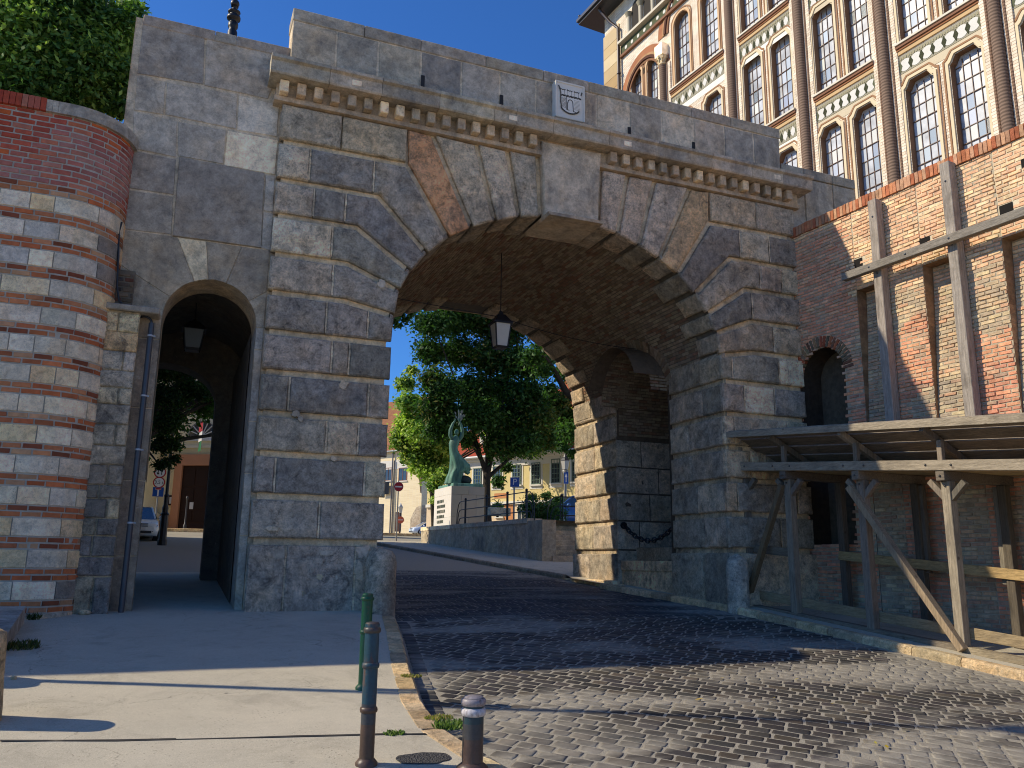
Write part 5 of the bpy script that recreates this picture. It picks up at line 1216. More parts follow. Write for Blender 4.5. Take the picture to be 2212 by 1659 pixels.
# finial standing behind the low parapet
ft = thing('ball_finial', 'dark iron finial with ball on top rising behind the left parapet', 'finial'); q = onY(503, 60, 3.0); b = onY(503, 8, 3.0); s_ = (b.z-q.z)/52
x = q.x; mb = MB(); mb.lathe([(.10, q.z-1.2), (.10, q.z-.1), (.07, q.z-.05), (.10, q.z), (.105, q.z+9*s_), (.075, q.z+11*s_), (.075, q.z+16*s_), (.14, q.z+18*s_), (.14, q.z+24*s_), (.09, q.z+26*s_), (.09, q.z+31*s_), (.13, q.z+33*s_), (.13, q.z+35*s_), (.05, q.z+37*s_), (.05, q.z+45*s_), (.08, q.z+46*s_)], (x, 3.0, 0), 12, (.03, .03, .035)); mb.build('stem', 'iron', ft)
mb = MB(); mb.ball((x, 3.0, q.z+53*s_), 8.5*s_, 14, (.03, .03, .035)); mb.build('ball', 'iron', ft)
# street lamp just outside the left of the view: its shadow lies across the pavement
def lamp_shadow_post():
    mb = MB(); b = V((-4.6, -3.04, g(-4.6, -3.04))); mb.lathe([(.16, 0), (.16, .25), (.10, .5), (.065, .8), (.055, 9.6)], b, 12, (.02, .02, .022)); mb.build('pole', 'iron', lsp)
    m2 = MB(); m2.lathe([(.05, 9.6), (.18, 9.75), (.22, 10.2), (.1, 10.35), (.001, 10.4)], b, 12, (.3, .3, .28)); m2.build('lamp_head', 'milk', lsp)
lsp = thing('street_lamp', 'tall slim street lamp standing left of the pavement by the striped wall', 'street lamp'); lamp_shadow_post()
# ================================================================== THE SQUARE BEHIND THE GATE
# low terrace wall, steps
tw = thing('terrace_wall', 'low stone terrace wall running back behind the gate, pale coping at its far end', 'wall')
wl0, wl1, wl2 = V((12.0, 13.9, 0)), V((11.6, 19.2, 0)), V((11.27, 25.2, 0))
ztA, ztB = onY(1128, 1119, 13.9).z, onY(906, 1139, 25.2).z
mb = MB(); tc = C('#6f695f')
def twp(t): p = wl0.lerp(wl2, t); return p, ztA+(ztB-ztA)*t
n = 9
for i in range(n):
    (a, za), (b, zb_) = twp(i/n), twp((i+1)/n); c = vary(tc, .1)
    mb.hexa([(a.x, a.y+.005, g(a.x, a.y)-.2), (a.x+.5, a.y+.005, g(a.x, a.y)-.2), (b.x+.5, b.y-.005, g(b.x, b.y)-.2), (b.x, b.y-.005, g(b.x, b.y)-.2), (a.x, a.y+.005, za-.17), (a.x+.5, a.y+.005, za-.17), (b.x+.5, b.y-.005, zb_-.17), (b.x, b.y-.005, zb_-.17)], c)
mb.build('wall_face', 'stone_smooth', tw)
mb = MB()
for i in range(n):
    (a, za), (b, zb_) = twp(i/n), twp((i+1)/n); c = vary(C('#b5ab98') if i > 5 else C('#77706a'), .06)  # far stretch coloured paler to imitate sunlight on the coping
    mb.hexa([(a.x-.03, a.y+.005, za-.17), (a.x+.56, a.y+.005, za-.17), (b.x+.56, b.y-.005, zb_-.17), (b.x-.03, b.y-.005, zb_-.17), (a.x-.03, a.y+.005, za), (a.x+.56, a.y+.005, za), (b.x+.56, b.y-.005, zb_), (b.x-.03, b.y-.005, zb_)], c)
mb.build('coping', 'stone_smooth', tw)
mb = MB(); mb.box(11.98, 12.5, 12.6, 13.9, .4, ztA-.1, C('#625c53')); mb.build('end_pier', 'stone_smooth', tw)
sp = thing('stone_steps', 'flight of worn stone steps rising between terrace wall and arch pier', 'steps')
mb = MB(); nst = 8; zs0, zs1 = g(12, 12.6), ztA-.02
for i in range(nst):
    z = zs0+(zs1-zs0)*(i+1)/nst; y = 12.5+.34*i; mb.bbox(12.35, 15.2, y, y+3.2, z-.2, z, .012, vary(C('#6d6356'), .1))
mb.build('tread', 'stone_smooth', sp)
TZ = ztA-.04
mb = MB(); mb.quad((12.2, 14.0, TZ), (60, 15.2, TZ), (60, 26, TZ+.25), (11.6, 25.4, min(TZ, ztB-.03)), (.2, .2, .2)); struct(mb.build('terrace', 'asphalt'))
# iron railings
def railing(label, pts, loop0, loop1, posts):
    t = thing('railing', label, 'railing'); P = [V(p) for p in pts]; Hr = 1.02; d = (P[1]-P[0]); L = d.length; d.normalize(); hd = V((d.x, d.y, 0)).normalized(); dz = d.z
    def at(s_, z): return P[0]+d*s_+V((0, 0, z))
    mb = MB()
    for z, e in ((Hr, .28), (.66, .20), (.30, .12)):
        path = []
        if loop0: path += [at(-e*1.6, -.05), at(-e*1.5, z*.5), at(-e, z*.86), at(-e*.4, z*.98)]
        else: path += [at(0, z)]
        path += [at(.1, z), at(L-.1, z)]
        if loop1: path += [at(L+e*.4, z*.98), at(L+e, z*.86), at(L+e*1.5, z*.5), at(L+e*1.6, -.05)]
        mb.tube(path, .021, 7, (.02, .02, .02))
    mb.build('rails', 'iron', t)
    for f in posts:
        m2 = MB()
        for o in (-.05, .05): m2.tube([at(L*f+o, -.1), at(L*f+o, Hr+.05)], .024, 7, (.02, .02, .02))
        m2.ball(at(L*f, Hr+.07), .06, 8, (.02, .02, .02)); m2.build('post', 'iron', t)
    return t
ra, rb_ = onY(990, 1136, 18.2), onY(1118, 1119, 14.4)
a0, _z = twp(.62); b0, _z2 = twp(.04)
railing('black iron railing with curved ends along the terrace wall', [(a0.x+.25, a0.y, _z-.02), (b0.x+.25, b0.y, _z2-.02)], True, True, (.08, .42, .72, .97))
r2 = onY(1206, 1120, 15.8); railing('short black railing at the head of the steps beside the arch pier', [(r2.x, 15.8, TZ), (r2.x+2.6, 15.2, TZ)], True, False, (.05, .4, .8))
# monument: pedestal and bronze figure
mo_ = thing('statue_pedestal', 'square pale stone pedestal with raised bronze inscription on its sunlit side', 'pedestal')
PX, PYY = onY(976, 1048, 26).x, 26.0; PW, PD, PT = onY(1047, 1049, 26).x-PX, 2.9, onY(976, 1049, 26).z; pb0 = g(PX, PYY)+.3
mb = MB(); pc2 = [C('#cfc8b8'), C('#c6bfae'), C('#d3ccbd')]; zz = [pb0-.6, pb0+.32, pb0+.95, PT-.42, PT]
for i, (a, b) in enumerate(zip(zz, zz[1:])):
    sp_ = [0, .52, 1] if i % 2 else [0, .3, .75, 1]
    for q in range(len(sp_)-1): mb.bbox(PX+PW*sp_[q]+.003, PX+PW*sp_[q+1]-.003, PYY, PYY+PD, a+.003, b-.003, .008, vary(C('#a59d8c'), .06))
mb.build('shaft', 'plain', mo_)
mb = MB()
for i, (a, b) in enumerate(zip(zz, zz[1:])): mb.box(PX-.012, PX+.05, PYY+.004, PYY+PD-.004, a+.004, b-.004, vary(C('#d9d2c4'), .04))  # sunlit side coloured paler than the rest of the pedestal
mb.build('front_slab', 'plain', mo_)
mb = MB(); brz = C('#7d8272')
rows = ['EMBERSEG', 'ESSZABADSAG', 'HITVALLASUNK', 'AZELETERO', 'BAJVIVOI']
zr = PT-.62
for r_, n_ in enumerate((9, 11, 11, 10, 9)):
    for q in range(n_):
        y = PYY+PD-.62-q*.125; z = zr-.26*r_; h = .15
        mb.box(PX-.035, PX-.012, y-.035, y-.018, z-h, z, brz)
        if R.random() < .75: mb.box(PX-.035, PX-.012, y+.018, y+.033, z-h, z, brz)
        for fz in R.sample((0, .45, .86), 2): mb.box(PX-.035, PX-.012, y-.034, y+.03, z-h*(fz+.14), z-h*fz, brz)
mb.build('inscription', 'bronze', mo_)
stt = thing('bronze_statue', 'green bronze robed figure with raised arms and windblown skirt on the pedestal', 'statue')
mb = MB(); gz = C('#5a8470'); mb.bbox(PX+.12, PX+PW-.05, PYY+.12, PYY+PD-.2, PT+.001, PT+.16, .015, C('#6f9c85')); mb.build('base', 'bronze', stt)
cx, cyy, bz = PX+.42, PYY+.8, PT+.16; SH = onY(983, 905, 26.8).z-bz
def ringp(c, a, b, rot, fold, n=40, ph=0): return [V(c)+V((a*(1+fold*math.sin(9*t+ph))*math.cos(t)*math.cos(rot)-b*(1+fold*math.cos(7*t+ph))*math.sin(t)*math.sin(rot), a*(1+fold*math.sin(9*t+ph))*math.cos(t)*math.sin(rot)+b*(1+fold*math.cos(7*t+ph))*math.sin(t)*math.cos(rot), 0)) for t in [2*math.pi*j/n for j in range(n)]]
# robe: rings up the leaning body, the hem swept out to the right
prof = [(.00, -.10, .42, .34, .10), (.08, -.05, .40, .34, .10), (.17, .02, .36, .34, .09), (.24, .24, .52, .36, .10), (.30, .22, .50, .36, .09), (.36, .12, .40, .34, .07), (.43, .0, .30, .28, .05), (.50, -.10, .23, .22, .03), (.56, -.13, .22, .20, .02), (.62, -.10, .26, .20, .02), (.68, -.04, .25, .18, .01), (.72, .0, .14, .12, 0), (.745, .01, .08, .08, 0)]
mb = MB(); pts = []
for f, dx, a, b, fo in prof: pts += ringp((cx+dx*1.05, cyy, bz+SH*f), a*1.0, b, -.25, fo, 40, f*5)
n = 40; mb.add(pts, [(i*n+j, i*n+(j+1) % n, (i+1)*n+(j+1) % n, (i+1)*n+j) for i in range(len(prof)-1) for j in range(n)], gz, 0, True)
mb.ball((cx+.02, cyy-.03, bz+SH*.795), .135, 12, gz, 0, (.9, 1, 1.2)); mb.ball((cx+.0, cyy-.10, bz+SH*.79), .05, 8, gz, 0, (.7, 1, .8))
for pth, rs in (([(-.18, 0, .68), (-.33, -.05, .735), (-.34, -.08, .82), (-.22, -.1, .92), (-.12, -.12, .965)], [.12, .11, .095, .07, .04]), ([(.14, 0, .68), (.30, -.05, .74), (.31, -.1, .83), (.20, -.12, .92), (.12, -.13, .965)], [.12, .11, .095, .07, .04])):
    mb.tube([(cx+a, cyy+b, bz+SH*c) for a, b, c in pth], rs, 10, gz)
for q in range(5):                                                          # fingers
    for s_ in (-1, 1): mb.tube([(cx+s_*.13-.03+.012*q, cyy-.12, bz+SH*.96), (cx+s_*.12-.05+.024*q, cyy-.13, bz+SH*(.992+.006*(q % 3)))], .012, 5, gz)
for (x0, z0, x1, z1, w_) in ((.35, .30, .78, .215, .20), (.3, .25, .74, .17, .22), (.2, .34, .70, .27, .14)):   # streaming cloth
    mb.tube([(cx+x0, cyy, bz+SH*z0), (cx+(x0+x1)/2, cyy-.06, bz+SH*((z0+z1)/2+.02)), (cx+x1, cyy-.02, bz+SH*z1)], [w_, w_*.85, w_*.45], 12, gz)
mb.tube([(cx-.12, cyy-.2, bz+.02), (cx-.08, cyy-.2, bz+SH*.1), (cx+.02, cyy-.1, bz+SH*.2)], [.07, .075, .1], 10, gz)
mb.build('figure', 'bronze', stt)
mb = MB(); lf = C('#8d9a90')
for q in range(26):
    a = R.uniform(-.6, .8); r = R.uniform(.1, .55); b = V((cx+.12+math.sin(a)*r*.7, cyy-.1, bz+SH*.93+math.cos(a)*r)); d = V((math.sin(a)*R.uniform(.4, 1), R.uniform(-.3, .3), math.cos(a)))*.24; s_ = V((d.z, 0, -d.x)).normalized()*.045
    mb.add([b, b+d*.5+s_, b+d, b+d*.5-s_], ((0, 1, 2, 3),), lf)
mb.tube([(cx+.1, cyy-.1, bz+SH*.9), (cx+.22, cyy-.1, bz+SH*1.12)], .02, 6, lf); mb.build('laurel_branch', 'bronze', stt)
mb = MB(); mb.ball((cx+.55, cyy+.1, bz+.22), .36, 12, C('#2f3b34'), 0, (1.1, 1, .75)); mb.build('rock', 'bronze', stt)
# signs
def disc(mb, c, r, n_, col, off): 
    u = V((n_[1], -n_[0], 0)).normalized(); mb.poly([V(c)+V(n_)*off+u*r*math.cos(t)+V((0, 0, r*math.sin(t))) for t in [2*math.pi*j/32 for j in range(32)]], col)
def plate(mb, c, w_, h, n_, col, off, t=0):
    u = V((n_[1], -n_[0], 0)).normalized(); c = V(c)+V(n_)*off; mb.quad(c-u*w_/2-V((0, 0, h/2)), c+u*w_/2-V((0, 0, h/2)), c+u*w_/2+V((0, 0, h/2)), c-u*w_/2+V((0, 0, h/2)), col)
def nrm(p): d = (EYE-V(p)); d.z = 0; return d.normalized()
red, wht, blu = C('#b3202c'), C('#e6e3de'), C('#1c4f9e')
def text(body, size, c, n_, off, col, parent, name='lettering'):
    cu = bpy.data.curves.new(name, 'FONT'); cu.body = body; cu.size = size; cu.align_x = 'CENTER'; cu.align_y = 'CENTER'; o = bpy.data.objects.new(name, cu); COL.objects.link(o)
    M_ = Matrix((V((-n_[1], n_[0], 0)), V((0, 0, 1)), V(n_))).transposed().to_4x4(); M_.translation = V(c)+V(n_)*off
    me = None; dg = bpy.context.evaluated_depsgraph_get(); me = bpy.data.meshes.new_from_object(o.evaluated_get(dg)); bpy.data.objects.remove(o)
    me.materials.clear(); me.materials.append(simple(name+'_paint_'+body, col, .5, .02)); me.transform(M_); ob = bpy.data.objects.new(name, me); COL.objects.link(ob); ob.parent = parent; return ob
def signpost(name, label, px, pyb, Y, top, col=C('#8a8a88'), r=.035, group=None):
    t = thing(name, label, 'road sign', group); p = onY(px, pyb, Y); mb = MB(); mb.tube([(p.x, p.y, p.z-.3), (p.x, p.y, onY(px, top, Y).z)], r, 8, col); mb.build('pole', 'metal', t); return t, p
t, p = signpost('road_sign', 'larger red no entry disc, the nearer one', 856, 1166, 27, 1038)
c = onY(856, 1051, 26.9); c = V((p.x, 26.94, c.z)); n_ = nrm(c); r = 10.4*41/1794
mb = MB(); disc(mb, c, r, n_, wht, .012); disc(mb, c, r*.95, n_, red, .016); plate(mb, c, r*1.45, r*.30, n_, wht, .02); disc(mb, c, r, -n_, C('#77797c'), -.01) if False else None; mb.build('disc', 'metal', t)
t, p = signpost('road_sign', 'small faded no entry disc on an old lamp post by the far house', 863, 1154, 62, 1108, C('#4a3a34'), .09)
c = V((p.x, 61.85, onY(863, 1123, 61.85).z)); n_ = nrm(c); r = .33; mb = MB(); disc(mb, c, r, n_, C('#d2603c'), .016); plate(mb, c, r*1.4, r*.25, n_, C('#e5c9b0'), .02); mb.build('disc', 'metal', t)
zt_ = onY(863, 1108, 62).z; mb = MB(); mb.lathe([(.1, 0), (.16, .1), (.22, .5), (.26, .52), (.1, .75), (.02, .95)], (p.x, 62, zt_), 8, C('#8d8a80')); mb.build('lamp_head', 'milk', t)
t, p = signpost('parking_sign', 'square blue parking sign with white P behind the railing', 1110, 1120, 17, 1032)
c = V((p.x, 16.95, onY(1110, 1041.5, 16.95).z)); n_ = nrm(c); w_ = 21*31/1794*1.02; mb = MB(); plate(mb, c, w_, w_*1.04, n_, wht, .0); plate(mb, c, w_*.95, w_*.99, n_, blu, .006); mb.build('plate', 'metal', t); text('P', w_*.95, c, n_, .012, wht, t)
ly = 22
t = thing('street_lamp', 'old style lamp post with glass lantern and blue one way arrow plate', 'street lamp'); p = onY(1221, 1125, ly); s_ = (ly+14)/1794*1.03
mb = MB(); zl = onY(1221, 1015, ly).z; mb.lathe([(.13, -1.0), (.12, .2), (.08, .6), (.06, zl-p.z-.5), (.07, zl-p.z-.2), (.16, zl-p.z-.02), (.05, zl-p.z+.02)], p, 10, C('#8f8a80')); mb.build('pole', 'metal', t)
mb = MB(); mb.lathe([(7*s_, 0), (11*s_, 20*s_)], (p.x, p.y, zl+.02), 6, (.5, .5, .45), 0, False); mb.build('glass_box', 'milk', t)
mb = MB(); mb.lathe([(12*s_, 20*s_), (8*s_, 26*s_), (5*s_, 28*s_), (3*s_, 33*s_), (.01, 38*s_)], (p.x, p.y, zl+.02), 6, (.05, .05, .05), 0, False); mb.build('roof', 'iron', t)
c = V((p.x, ly-.1, onY(1220, 1032, ly-.1).z)); n_ = nrm(c); w_, h = 10*s_, 27*s_; mb = MB(); plate(mb, c, w_*1.1, h*1.04, n_, wht, .0); plate(mb, c, w_, h, n_, blu, .006)
u = V((n_.y, -n_.x, 0)); P = lambda a, b: c+n_*.012+u*a*w_+V((0, 0, b*h)); mb.poly([P(-.09, -.38), P(.09, -.38), P(.09, .1), P(-.09, .1)], wht); mb.poly([P(-.3, .06), P(.3, .06), P(0, .40)], wht); mb.build('arrow_plate', 'metal', t)
# ---- houses
def house_frame(F, d): d = V(d).normalized(); n_ = V((d.y, -d.x, 0)); return d, n_      # d to the right along the facade, n_ out of it
def facade_pt(F, d, n_):
    def f(u, z, h=0): return V(F)+d*u+n_*h+V((0, 0, z-V(F).z))
    return f
def pix(F, n_, d):
    def f(x, y): q = onP(x, y, F, n_); return (q-V(F)).dot(d), q.z
    return f
def winbox(mb, f, u0, u1, z0, z1, col, h=.03, cols_=2, rows_=3, bar=.035):
    for a, b, c_, d_ in ((u0, u0+.06, z0, z1), (u1-.06, u1, z0, z1), (u0, u1, z0, z0+.06), (u0, u1, z1-.06, z1)): mb.hexa([f(x, z, y) for z in (c_, d_) for x, y in ((a, 0), (b, 0), (b, h), (a, h))], col)
    for i in range(1, cols_): u = u0+(u1-u0)*i/cols_; mb.hexa([f(x, z, y) for z in (z0, z1) for x, y in ((u-bar/2, 0), (u+bar/2, 0), (u+bar/2, h), (u-bar/2, h))], col)
    for i in range(1, rows_): zz = z0+(z1-z0)*i/rows_; mb.hexa([f(x, z, y) for z in (zz-bar/2, zz+bar/2) for x, y in ((u0, 0), (u1, 0), (u1, h), (u0, h))], col)
def window(f, u0, u1, z0, z1, parent, col, cols_=2, rows_=4, sill=True):
    mb = MB(); winbox(mb, f, u0, u1, z0, z1, col, .05, cols_, rows_)
    if sill: mb.hexa([f(x, z, y) for z in (z0-.10, z0) for x, y in ((u0-.1, 0), (u1+.1, 0), (u1+.1, .12), (u0-.1, .12))], C('#d9d4c8'))
    o = mb.build('window', 'plain', parent); m2 = MB(); m2.quad(f(u0, z0, .015), f(u1, z0, .015), f(u1, z1, .015), f(u0, z1, .015)); m2.build('pane', 'glass', o); return o
k = N('far_brick'); sxyz = k.n('ShaderNodeSeparateXYZ', {0: k.geo}).outputs
vec = k.n('ShaderNodeCombineXYZ', {0: k.math('ADD', sxyz[0], sxyz[1]), 1: sxyz[2], 2: 0.0}).outputs[0]
bt = k.n('ShaderNodeTexBrick', {'Vector': vec, 'Color1': (.82, .68, .42, 1), 'Color2': (.72, .57, .34, 1), 'Mortar': (.76, .65, .46, 1), 'Scale': 1.0, 'Mortar Size': .012, 'Brick Width': .3, 'Row Height': .09}); MT['farbrick'] = k.out(bt.outputs[0], .9, None, .1)
k = N('rubble_stone'); vo = k.n('ShaderNodeTexVoronoi', {'Vector': k.geo, 'Scale': 2.4}).outputs; cc = k.mix(k.mp(k.noise(2, 3), .35, .65, 0, 1), (.55, .46, .33), (.40, .30, .2)); vd = k.n('ShaderNodeTexVoronoi', {'Vector': k.geo, 'Scale': 2.4}, feature='DISTANCE_TO_EDGE').outputs[0]; MT['rubble'] = k.out(k.mix(k.mp(vd, 0, .06, 1, 0), cc, (.28, .22, .16)), .95, None, .1)
# left house: brick front, tiled roof
F = V((onY(908, 1150, 70).x, 70, 0)); d, n_ = house_frame(F, (.515, -.857, 0)); f = facade_pt(F, d, n_); px_ = pix(F, n_, d)
h1 = thing('corner_house', 'pale brick house with steep brown tiled roof beyond the square', 'building'); zg = 2.6; ze = px_(880, 973)[1]; zr = px_(872, 880)[1]; u1 = 0
d2 = V((.857, .515, 0))                                        # the shaded end wall recedes to the right
mb = MB(); mb.quad(f(-26, zg), f(0, zg), f(0, ze), f(-26, ze)); e1_, e2_ = V(f(0, zg)), V(f(0, ze)); mb.quad(e1_, e1_+d2*9, e2_+d2*9, e2_); mb.build('wall', 'farbrick', h1)
mb = MB(); zru = px_(862, 880)[1]+2.6; rid = -n_*7
ra_, rb2 = f(-26, ze, .4), f(.3, ze, .4); t0, t1 = V(f(-26, zru))+rid, V(f(-3.2, zru))+rid
mb.quad(ra_, rb2, t1, t0, C('#8f6244')); mb.poly([rb2, V(rb2)+d2*9.5, t1], C('#4f3a2e')); mb.build('roof', 'tile', h1)
mb = MB(); za, zb_ = px_(870, 993)[1], px_(870, 1012)[1]
mb.hexa([f(x, z, y) for z in (zb_, za) for x, y in ((-16, 0), (-.1, 0), (-.1, .03), (-16, .03))], C('#d5cfc2')); mb.build('white_band', 'plain', h1)
mb = MB(); mb.tube([f(-26, ze, .45), f(.2, ze, .45)], .09, 8, C('#8d9396')); mb.tube([f(px_(851, 1000)[0], ze, .2), f(px_(851, 1000)[0], zg, .2)], .08, 8, C('#6f6a66')); mb.tube([f(px_(854.5, 1000)[0], ze-1, .2), f(px_(854.5, 1000)[0], zg, .2)], .06, 8, C('#5f5a56')); mb.build('gutter', 'metal', h1)
for xa, xb in ((862, 879), (832, 846)):
    (ua, z1), (ub, z0) = px_(xa, 1011), px_(xb, 1038); window(f, ua, ub, z0, z1, h1, C('#8a5a3c'), 2, 1)
(ua, z1), (ub, z0) = px_(828, 1042), px_(845, 1068); mb = MB()
for i in range(9): u = ua+(ub-ua)*i/8; mb.tube([f(u, z0, .4), f(u, z1, .4)], .03, 5, (.03, .03, .03))
mb.quad(f(ua, z0, .36), f(ub, z0, .36), f(ub, z1, .36), f(ua, z1, .36), C('#3d4044')); mb.build('balcony_rail', 'metal', h1)
(ua, z1), (ub, z0) = px_(855, 1106), px_(866, 1148); mb = MB(); mb.quad(f(ua, z0, .02), f(ub, z0, .02), f(ub, z1, .02), f(ua, z1, .02), C('#4a2f24')); mb.build('door', 'plain', h1)
mb = MB(); pts = [px_(x, y) for x, y in ((885, 1150), (908, 1150), (908, 1092), (900, 1096), (893, 1108), (887, 1122))]; mb.poly([f(u, z, .03) for u, z in pts]); q = V(f(0, zg, .03)); mb.quad(V(f(.03, zg)), V(f(.03, zg))+d2*6, V(f(.03, px_(908, 1085)[1]))+d2*6, V(f(.03, px_(908, 1092)[1]))); mb.build('rubble_corner', 'rubble', h1)
mb = MB(); zc0, zc1 = px_(908, 1065)[1], px_(908, 985)[1]; b0 = V(f(0, zc0)); mb.add([V(f(-.9, zc1)), V(f(-.1, zc0, .1)), b0+d2*2.2, V(f(0, zc1))+d2*2.2, V(f(-.1, zc1, .1))], ((0, 1, 4), (1, 2, 3, 4)), C('#6f5a44')); mb.build('corbel', 'plain', h1)
# yellow house with red tiles
F = V((onY(1236, 1120, 36).x, 36, 0)); d, n_ = house_frame(F, (.515, -.857, 0)); f = facade_pt(F, d, n_); px_ = pix(F, n_, d)
h2 = thing('yellow_house', 'pale yellow town house with red tiled roof, dormers and white framed windows', 'building')
zg = 1.2; ze = px_(1236, 974)[1]; UL, UR = px_(925, 1000)[0], 6
mb = MB(); zm = px_(1200, 1087)[1]; mb.quad(f(UL, zm), f(UR, zm), f(UR, ze), f(UL, ze), C('#dcc88e')); mb.quad(f(UL, zg), f(UR, zg), f(UR, zm), f(UL, zm), C('#e0c8a6')); q0, q1 = V(f(UL, zg)), V(f(UL, ze)); mb.build('wall', 'plain', h2)
mb = MB()
for ya, yb, h, c_ in ((976, 984, .22, '#e3ddcf'), (1000, 984, .06, '#d8d2c6'), (1079, 1086, .14, '#e3ddcf')):
    za, zb_ = px_(1200, ya)[1], px_(1200, yb)[1]; mb.hexa([f(x, z, y) for z in (min(za, zb_), max(za, zb_)) for x, y in ((UL, 0), (UR, 0), (UR, h), (UL, h))], C(c_))
mb.build('string_course', 'plain', h2)
mb = MB(); zr = ze+5.6; mb.quad(f(UL, ze, .4), f(UR, ze, .4), V(f(UR-1, zr))-n_*5, V(f(UL+5, zr))-n_*5, C('#9a4632')); mb.poly([V(f(UL, ze, .4)), V(f(UL+5, zr))-n_*5, V(f(UL, ze))-n_*9], C('#8a3c2c')); mb.build('roof', 'tile', h2)
mb = MB(); mb.tube([f(UL, ze+.02, .45), f(UR, ze+.02, .45)], .1, 8, C('#c3c3bf')); mb.build('gutter', 'metal', h2)
for x0, x1, y0, y1 in ((1192, 1211, 992, 1043), (1149, 1168, 1000, 1046), (1108, 1126, 1004, 1047), (1236, 1256, 988, 1040), (1066, 1083, 1008, 1049), (1024, 1040, 1012, 1051), (985, 1000, 1016, 1052)):
    (ua, z1), (ub, z0) = px_(x0, y0), px_(x1, y1); mb = MB(); mb.hexa([f(x, z, y) for z in (z0-.3, z1+.22) for x, y in ((ua-.16, 0), (ub+.16, 0), (ub+.16, .03), (ua-.16, .03))], C('#ddd8cc')); mb.build('window_surround', 'plain', h2)
    fo = lambda u, z, h=0, f=f: f(u, z, h+.04); window(fo, ua, ub, z0, z1, h2, C('#6f7f72'), 3, 5)
for x0, x1, y0, y1 in ((1073, 1086, 1090, 1116), (1118, 1136, 1088, 1124), (1204, 1220, 1086, 1120)):
    (ua, z1), (ub, z0) = px_(x0, y0), px_(x1, y1); window(f, ua, ub, z0, z1, h2, C('#dcd6c8'), 2, 2)
mb = MB()
for x0, x1, y0, y1 in ((1068, 1095, 1066, 1076), (1143, 1200, 1090, 1120), (1090, 1108, 1088, 1124)):
    (ua, z1), (ub, z0) = px_(x0, y0), px_(x1, y1); mb.quad(f(ua, z0, .012), f(ub, z0, .012), f(ub, z1, .012), f(ua, z1, .012), C('#c98a5c'))
mb.build('ground_floor_panel', 'plain', h2)
for x, y in ((1232, 928), (1180, 938), (1104, 948), (1040, 958)):
    u, z = px_(x, y); off = -n_*((z-ze)/5.6*5+.2); mb = MB(); fd = lambda a, b, h=0, off=off: V(f(a, b, h))+off
    mb.hexa([fd(a, b, c_) for b in (z-.9, z+.75) for a, c_ in ((u-.8, -2.4), (u+.8, -2.4), (u+.8, .4), (u-.8, .4))], C('#d6cfbe')); mb.poly([fd(u-1.0, z+.75, .5), fd(u+1.0, z+.75, .5), fd(u, z+1.45, .5)], C('#cfc6b4')); mb.quad(fd(u-1.0, z+.75, .5), fd(u, z+1.45, .5), fd(u, z+1.45, -2.6), fd(u-1, z+.75, -2.6), C('#9a4632')); mb.quad(fd(u+1.0, z+.75, .5), fd(u, z+1.45, .5), fd(u, z+1.45, -2.6), fd(u+1, z+.75, -2.6), C('#9a4632')); dm = mb.build('dormer', 'plain', h2)
    f2 = lambda a, b, h=0, fd=fd: fd(a, b, h+.41); mb = MB(); winbox(mb, f2, u-.5, u+.5, z-.75, z+.6, C('#e2ddd2'), .04, 3, 4, .03); wo = mb.build('dormer_window', 'plain', dm)
mb = MB(); u = px_(1160, 880)[0]; b = V(f(u, zr-.5))-n_*4.4; mb.hexa([b+V((x, y, z)) for z in (-.6, 1.6) for x, y in ((-.4, -.4), (.4, -.4), (.4, .4), (-.4, .4))], C('#a3603f')); mb.build('chimney', 'brick', h2)
# church seen through the footway: cream front with half round window and tall brown door
Yc = 37.0; F = V((0, Yc, 0)); d, n_ = house_frame(F, (.86, -.51, 0)); n_ = V((d.y, -d.x, 0)); f = facade_pt(F, d, n_); px_ = pix(F, n_, d)
chh = thing('church', 'cream plastered church front with half round window over a tall brown door', 'building')
zg = g(1, 36)-.2; mb = MB(); mb.quad(f(-12, zg), f(3.4, zg), f(3.4, 14.4), f(-12, 14.4), C('#e6d6ac')); mb.build('wall', 'plain', chh)
mb = MB(); 
for ya, yb, h, c_ in ((1000, 960, .0, '#cdb98a'), (740, 770, .25, '#d8cdb0'), (776, 782, .12, '#d8cdb0'), (962, 968, .10, '#d4c9ac'), (968, 985, .05, '#c9b98c')):
    if h: za, zb_ = px_(400, ya)[1], px_(400, yb)[1]; mb.hexa([f(x, z, y) for z in (min(za, zb_), max(za, zb_)) for x, y in ((-9, 0), (3, 0), (3, h), (-9, h))], C(c_))
mb.build('cornice', 'plain', chh)
(ua, zt0), (ub, zb0) = px_(397, 1006), px_(449, 1140); du0 = ua; du1 = px_(452, 1060)[0]
mb = MB()
for a, b, z0, z1 in ((du0-.45, du0, zg, zt0), (du1, du1+.45, zg, zt0), (du0-.5, du1+.5, zt0, zt0+.45), (du0-.65, du1+.65, zt0+.45, zt0+.62)): mb.hexa([f(x, z, y) for z in (z0, z1) for x, y in ((a, 0), (b, 0), (b, .18), (a, .18))], C('#bd8560'))
mb.build('door_surround', 'plain', chh)
mb = MB(); dc = C('#3d2a20'); mb.quad(f(du0, zg, .02), f(du1, zg, .02), f(du1, zt0, .02), f(du0, zt0, .02), dc)
for q in range(2):
    for (za, zb_) in ((.06, .24), (.27, .62), (.65, .95)):
        a, b = du0+(du1-du0)*(.06+.48*q), du0+(du1-du0)*(.46+.48*q); z0, z1 = zg+.4+(zt0-zg-.4)*za, zg+.4+(zt0-zg-.4)*zb_; mb.hexa([f(x, z, y) for z in (z0, z1) for x, y in ((a, .02), (b, .02), (b, .06), (a, .06))], C('#332319'))
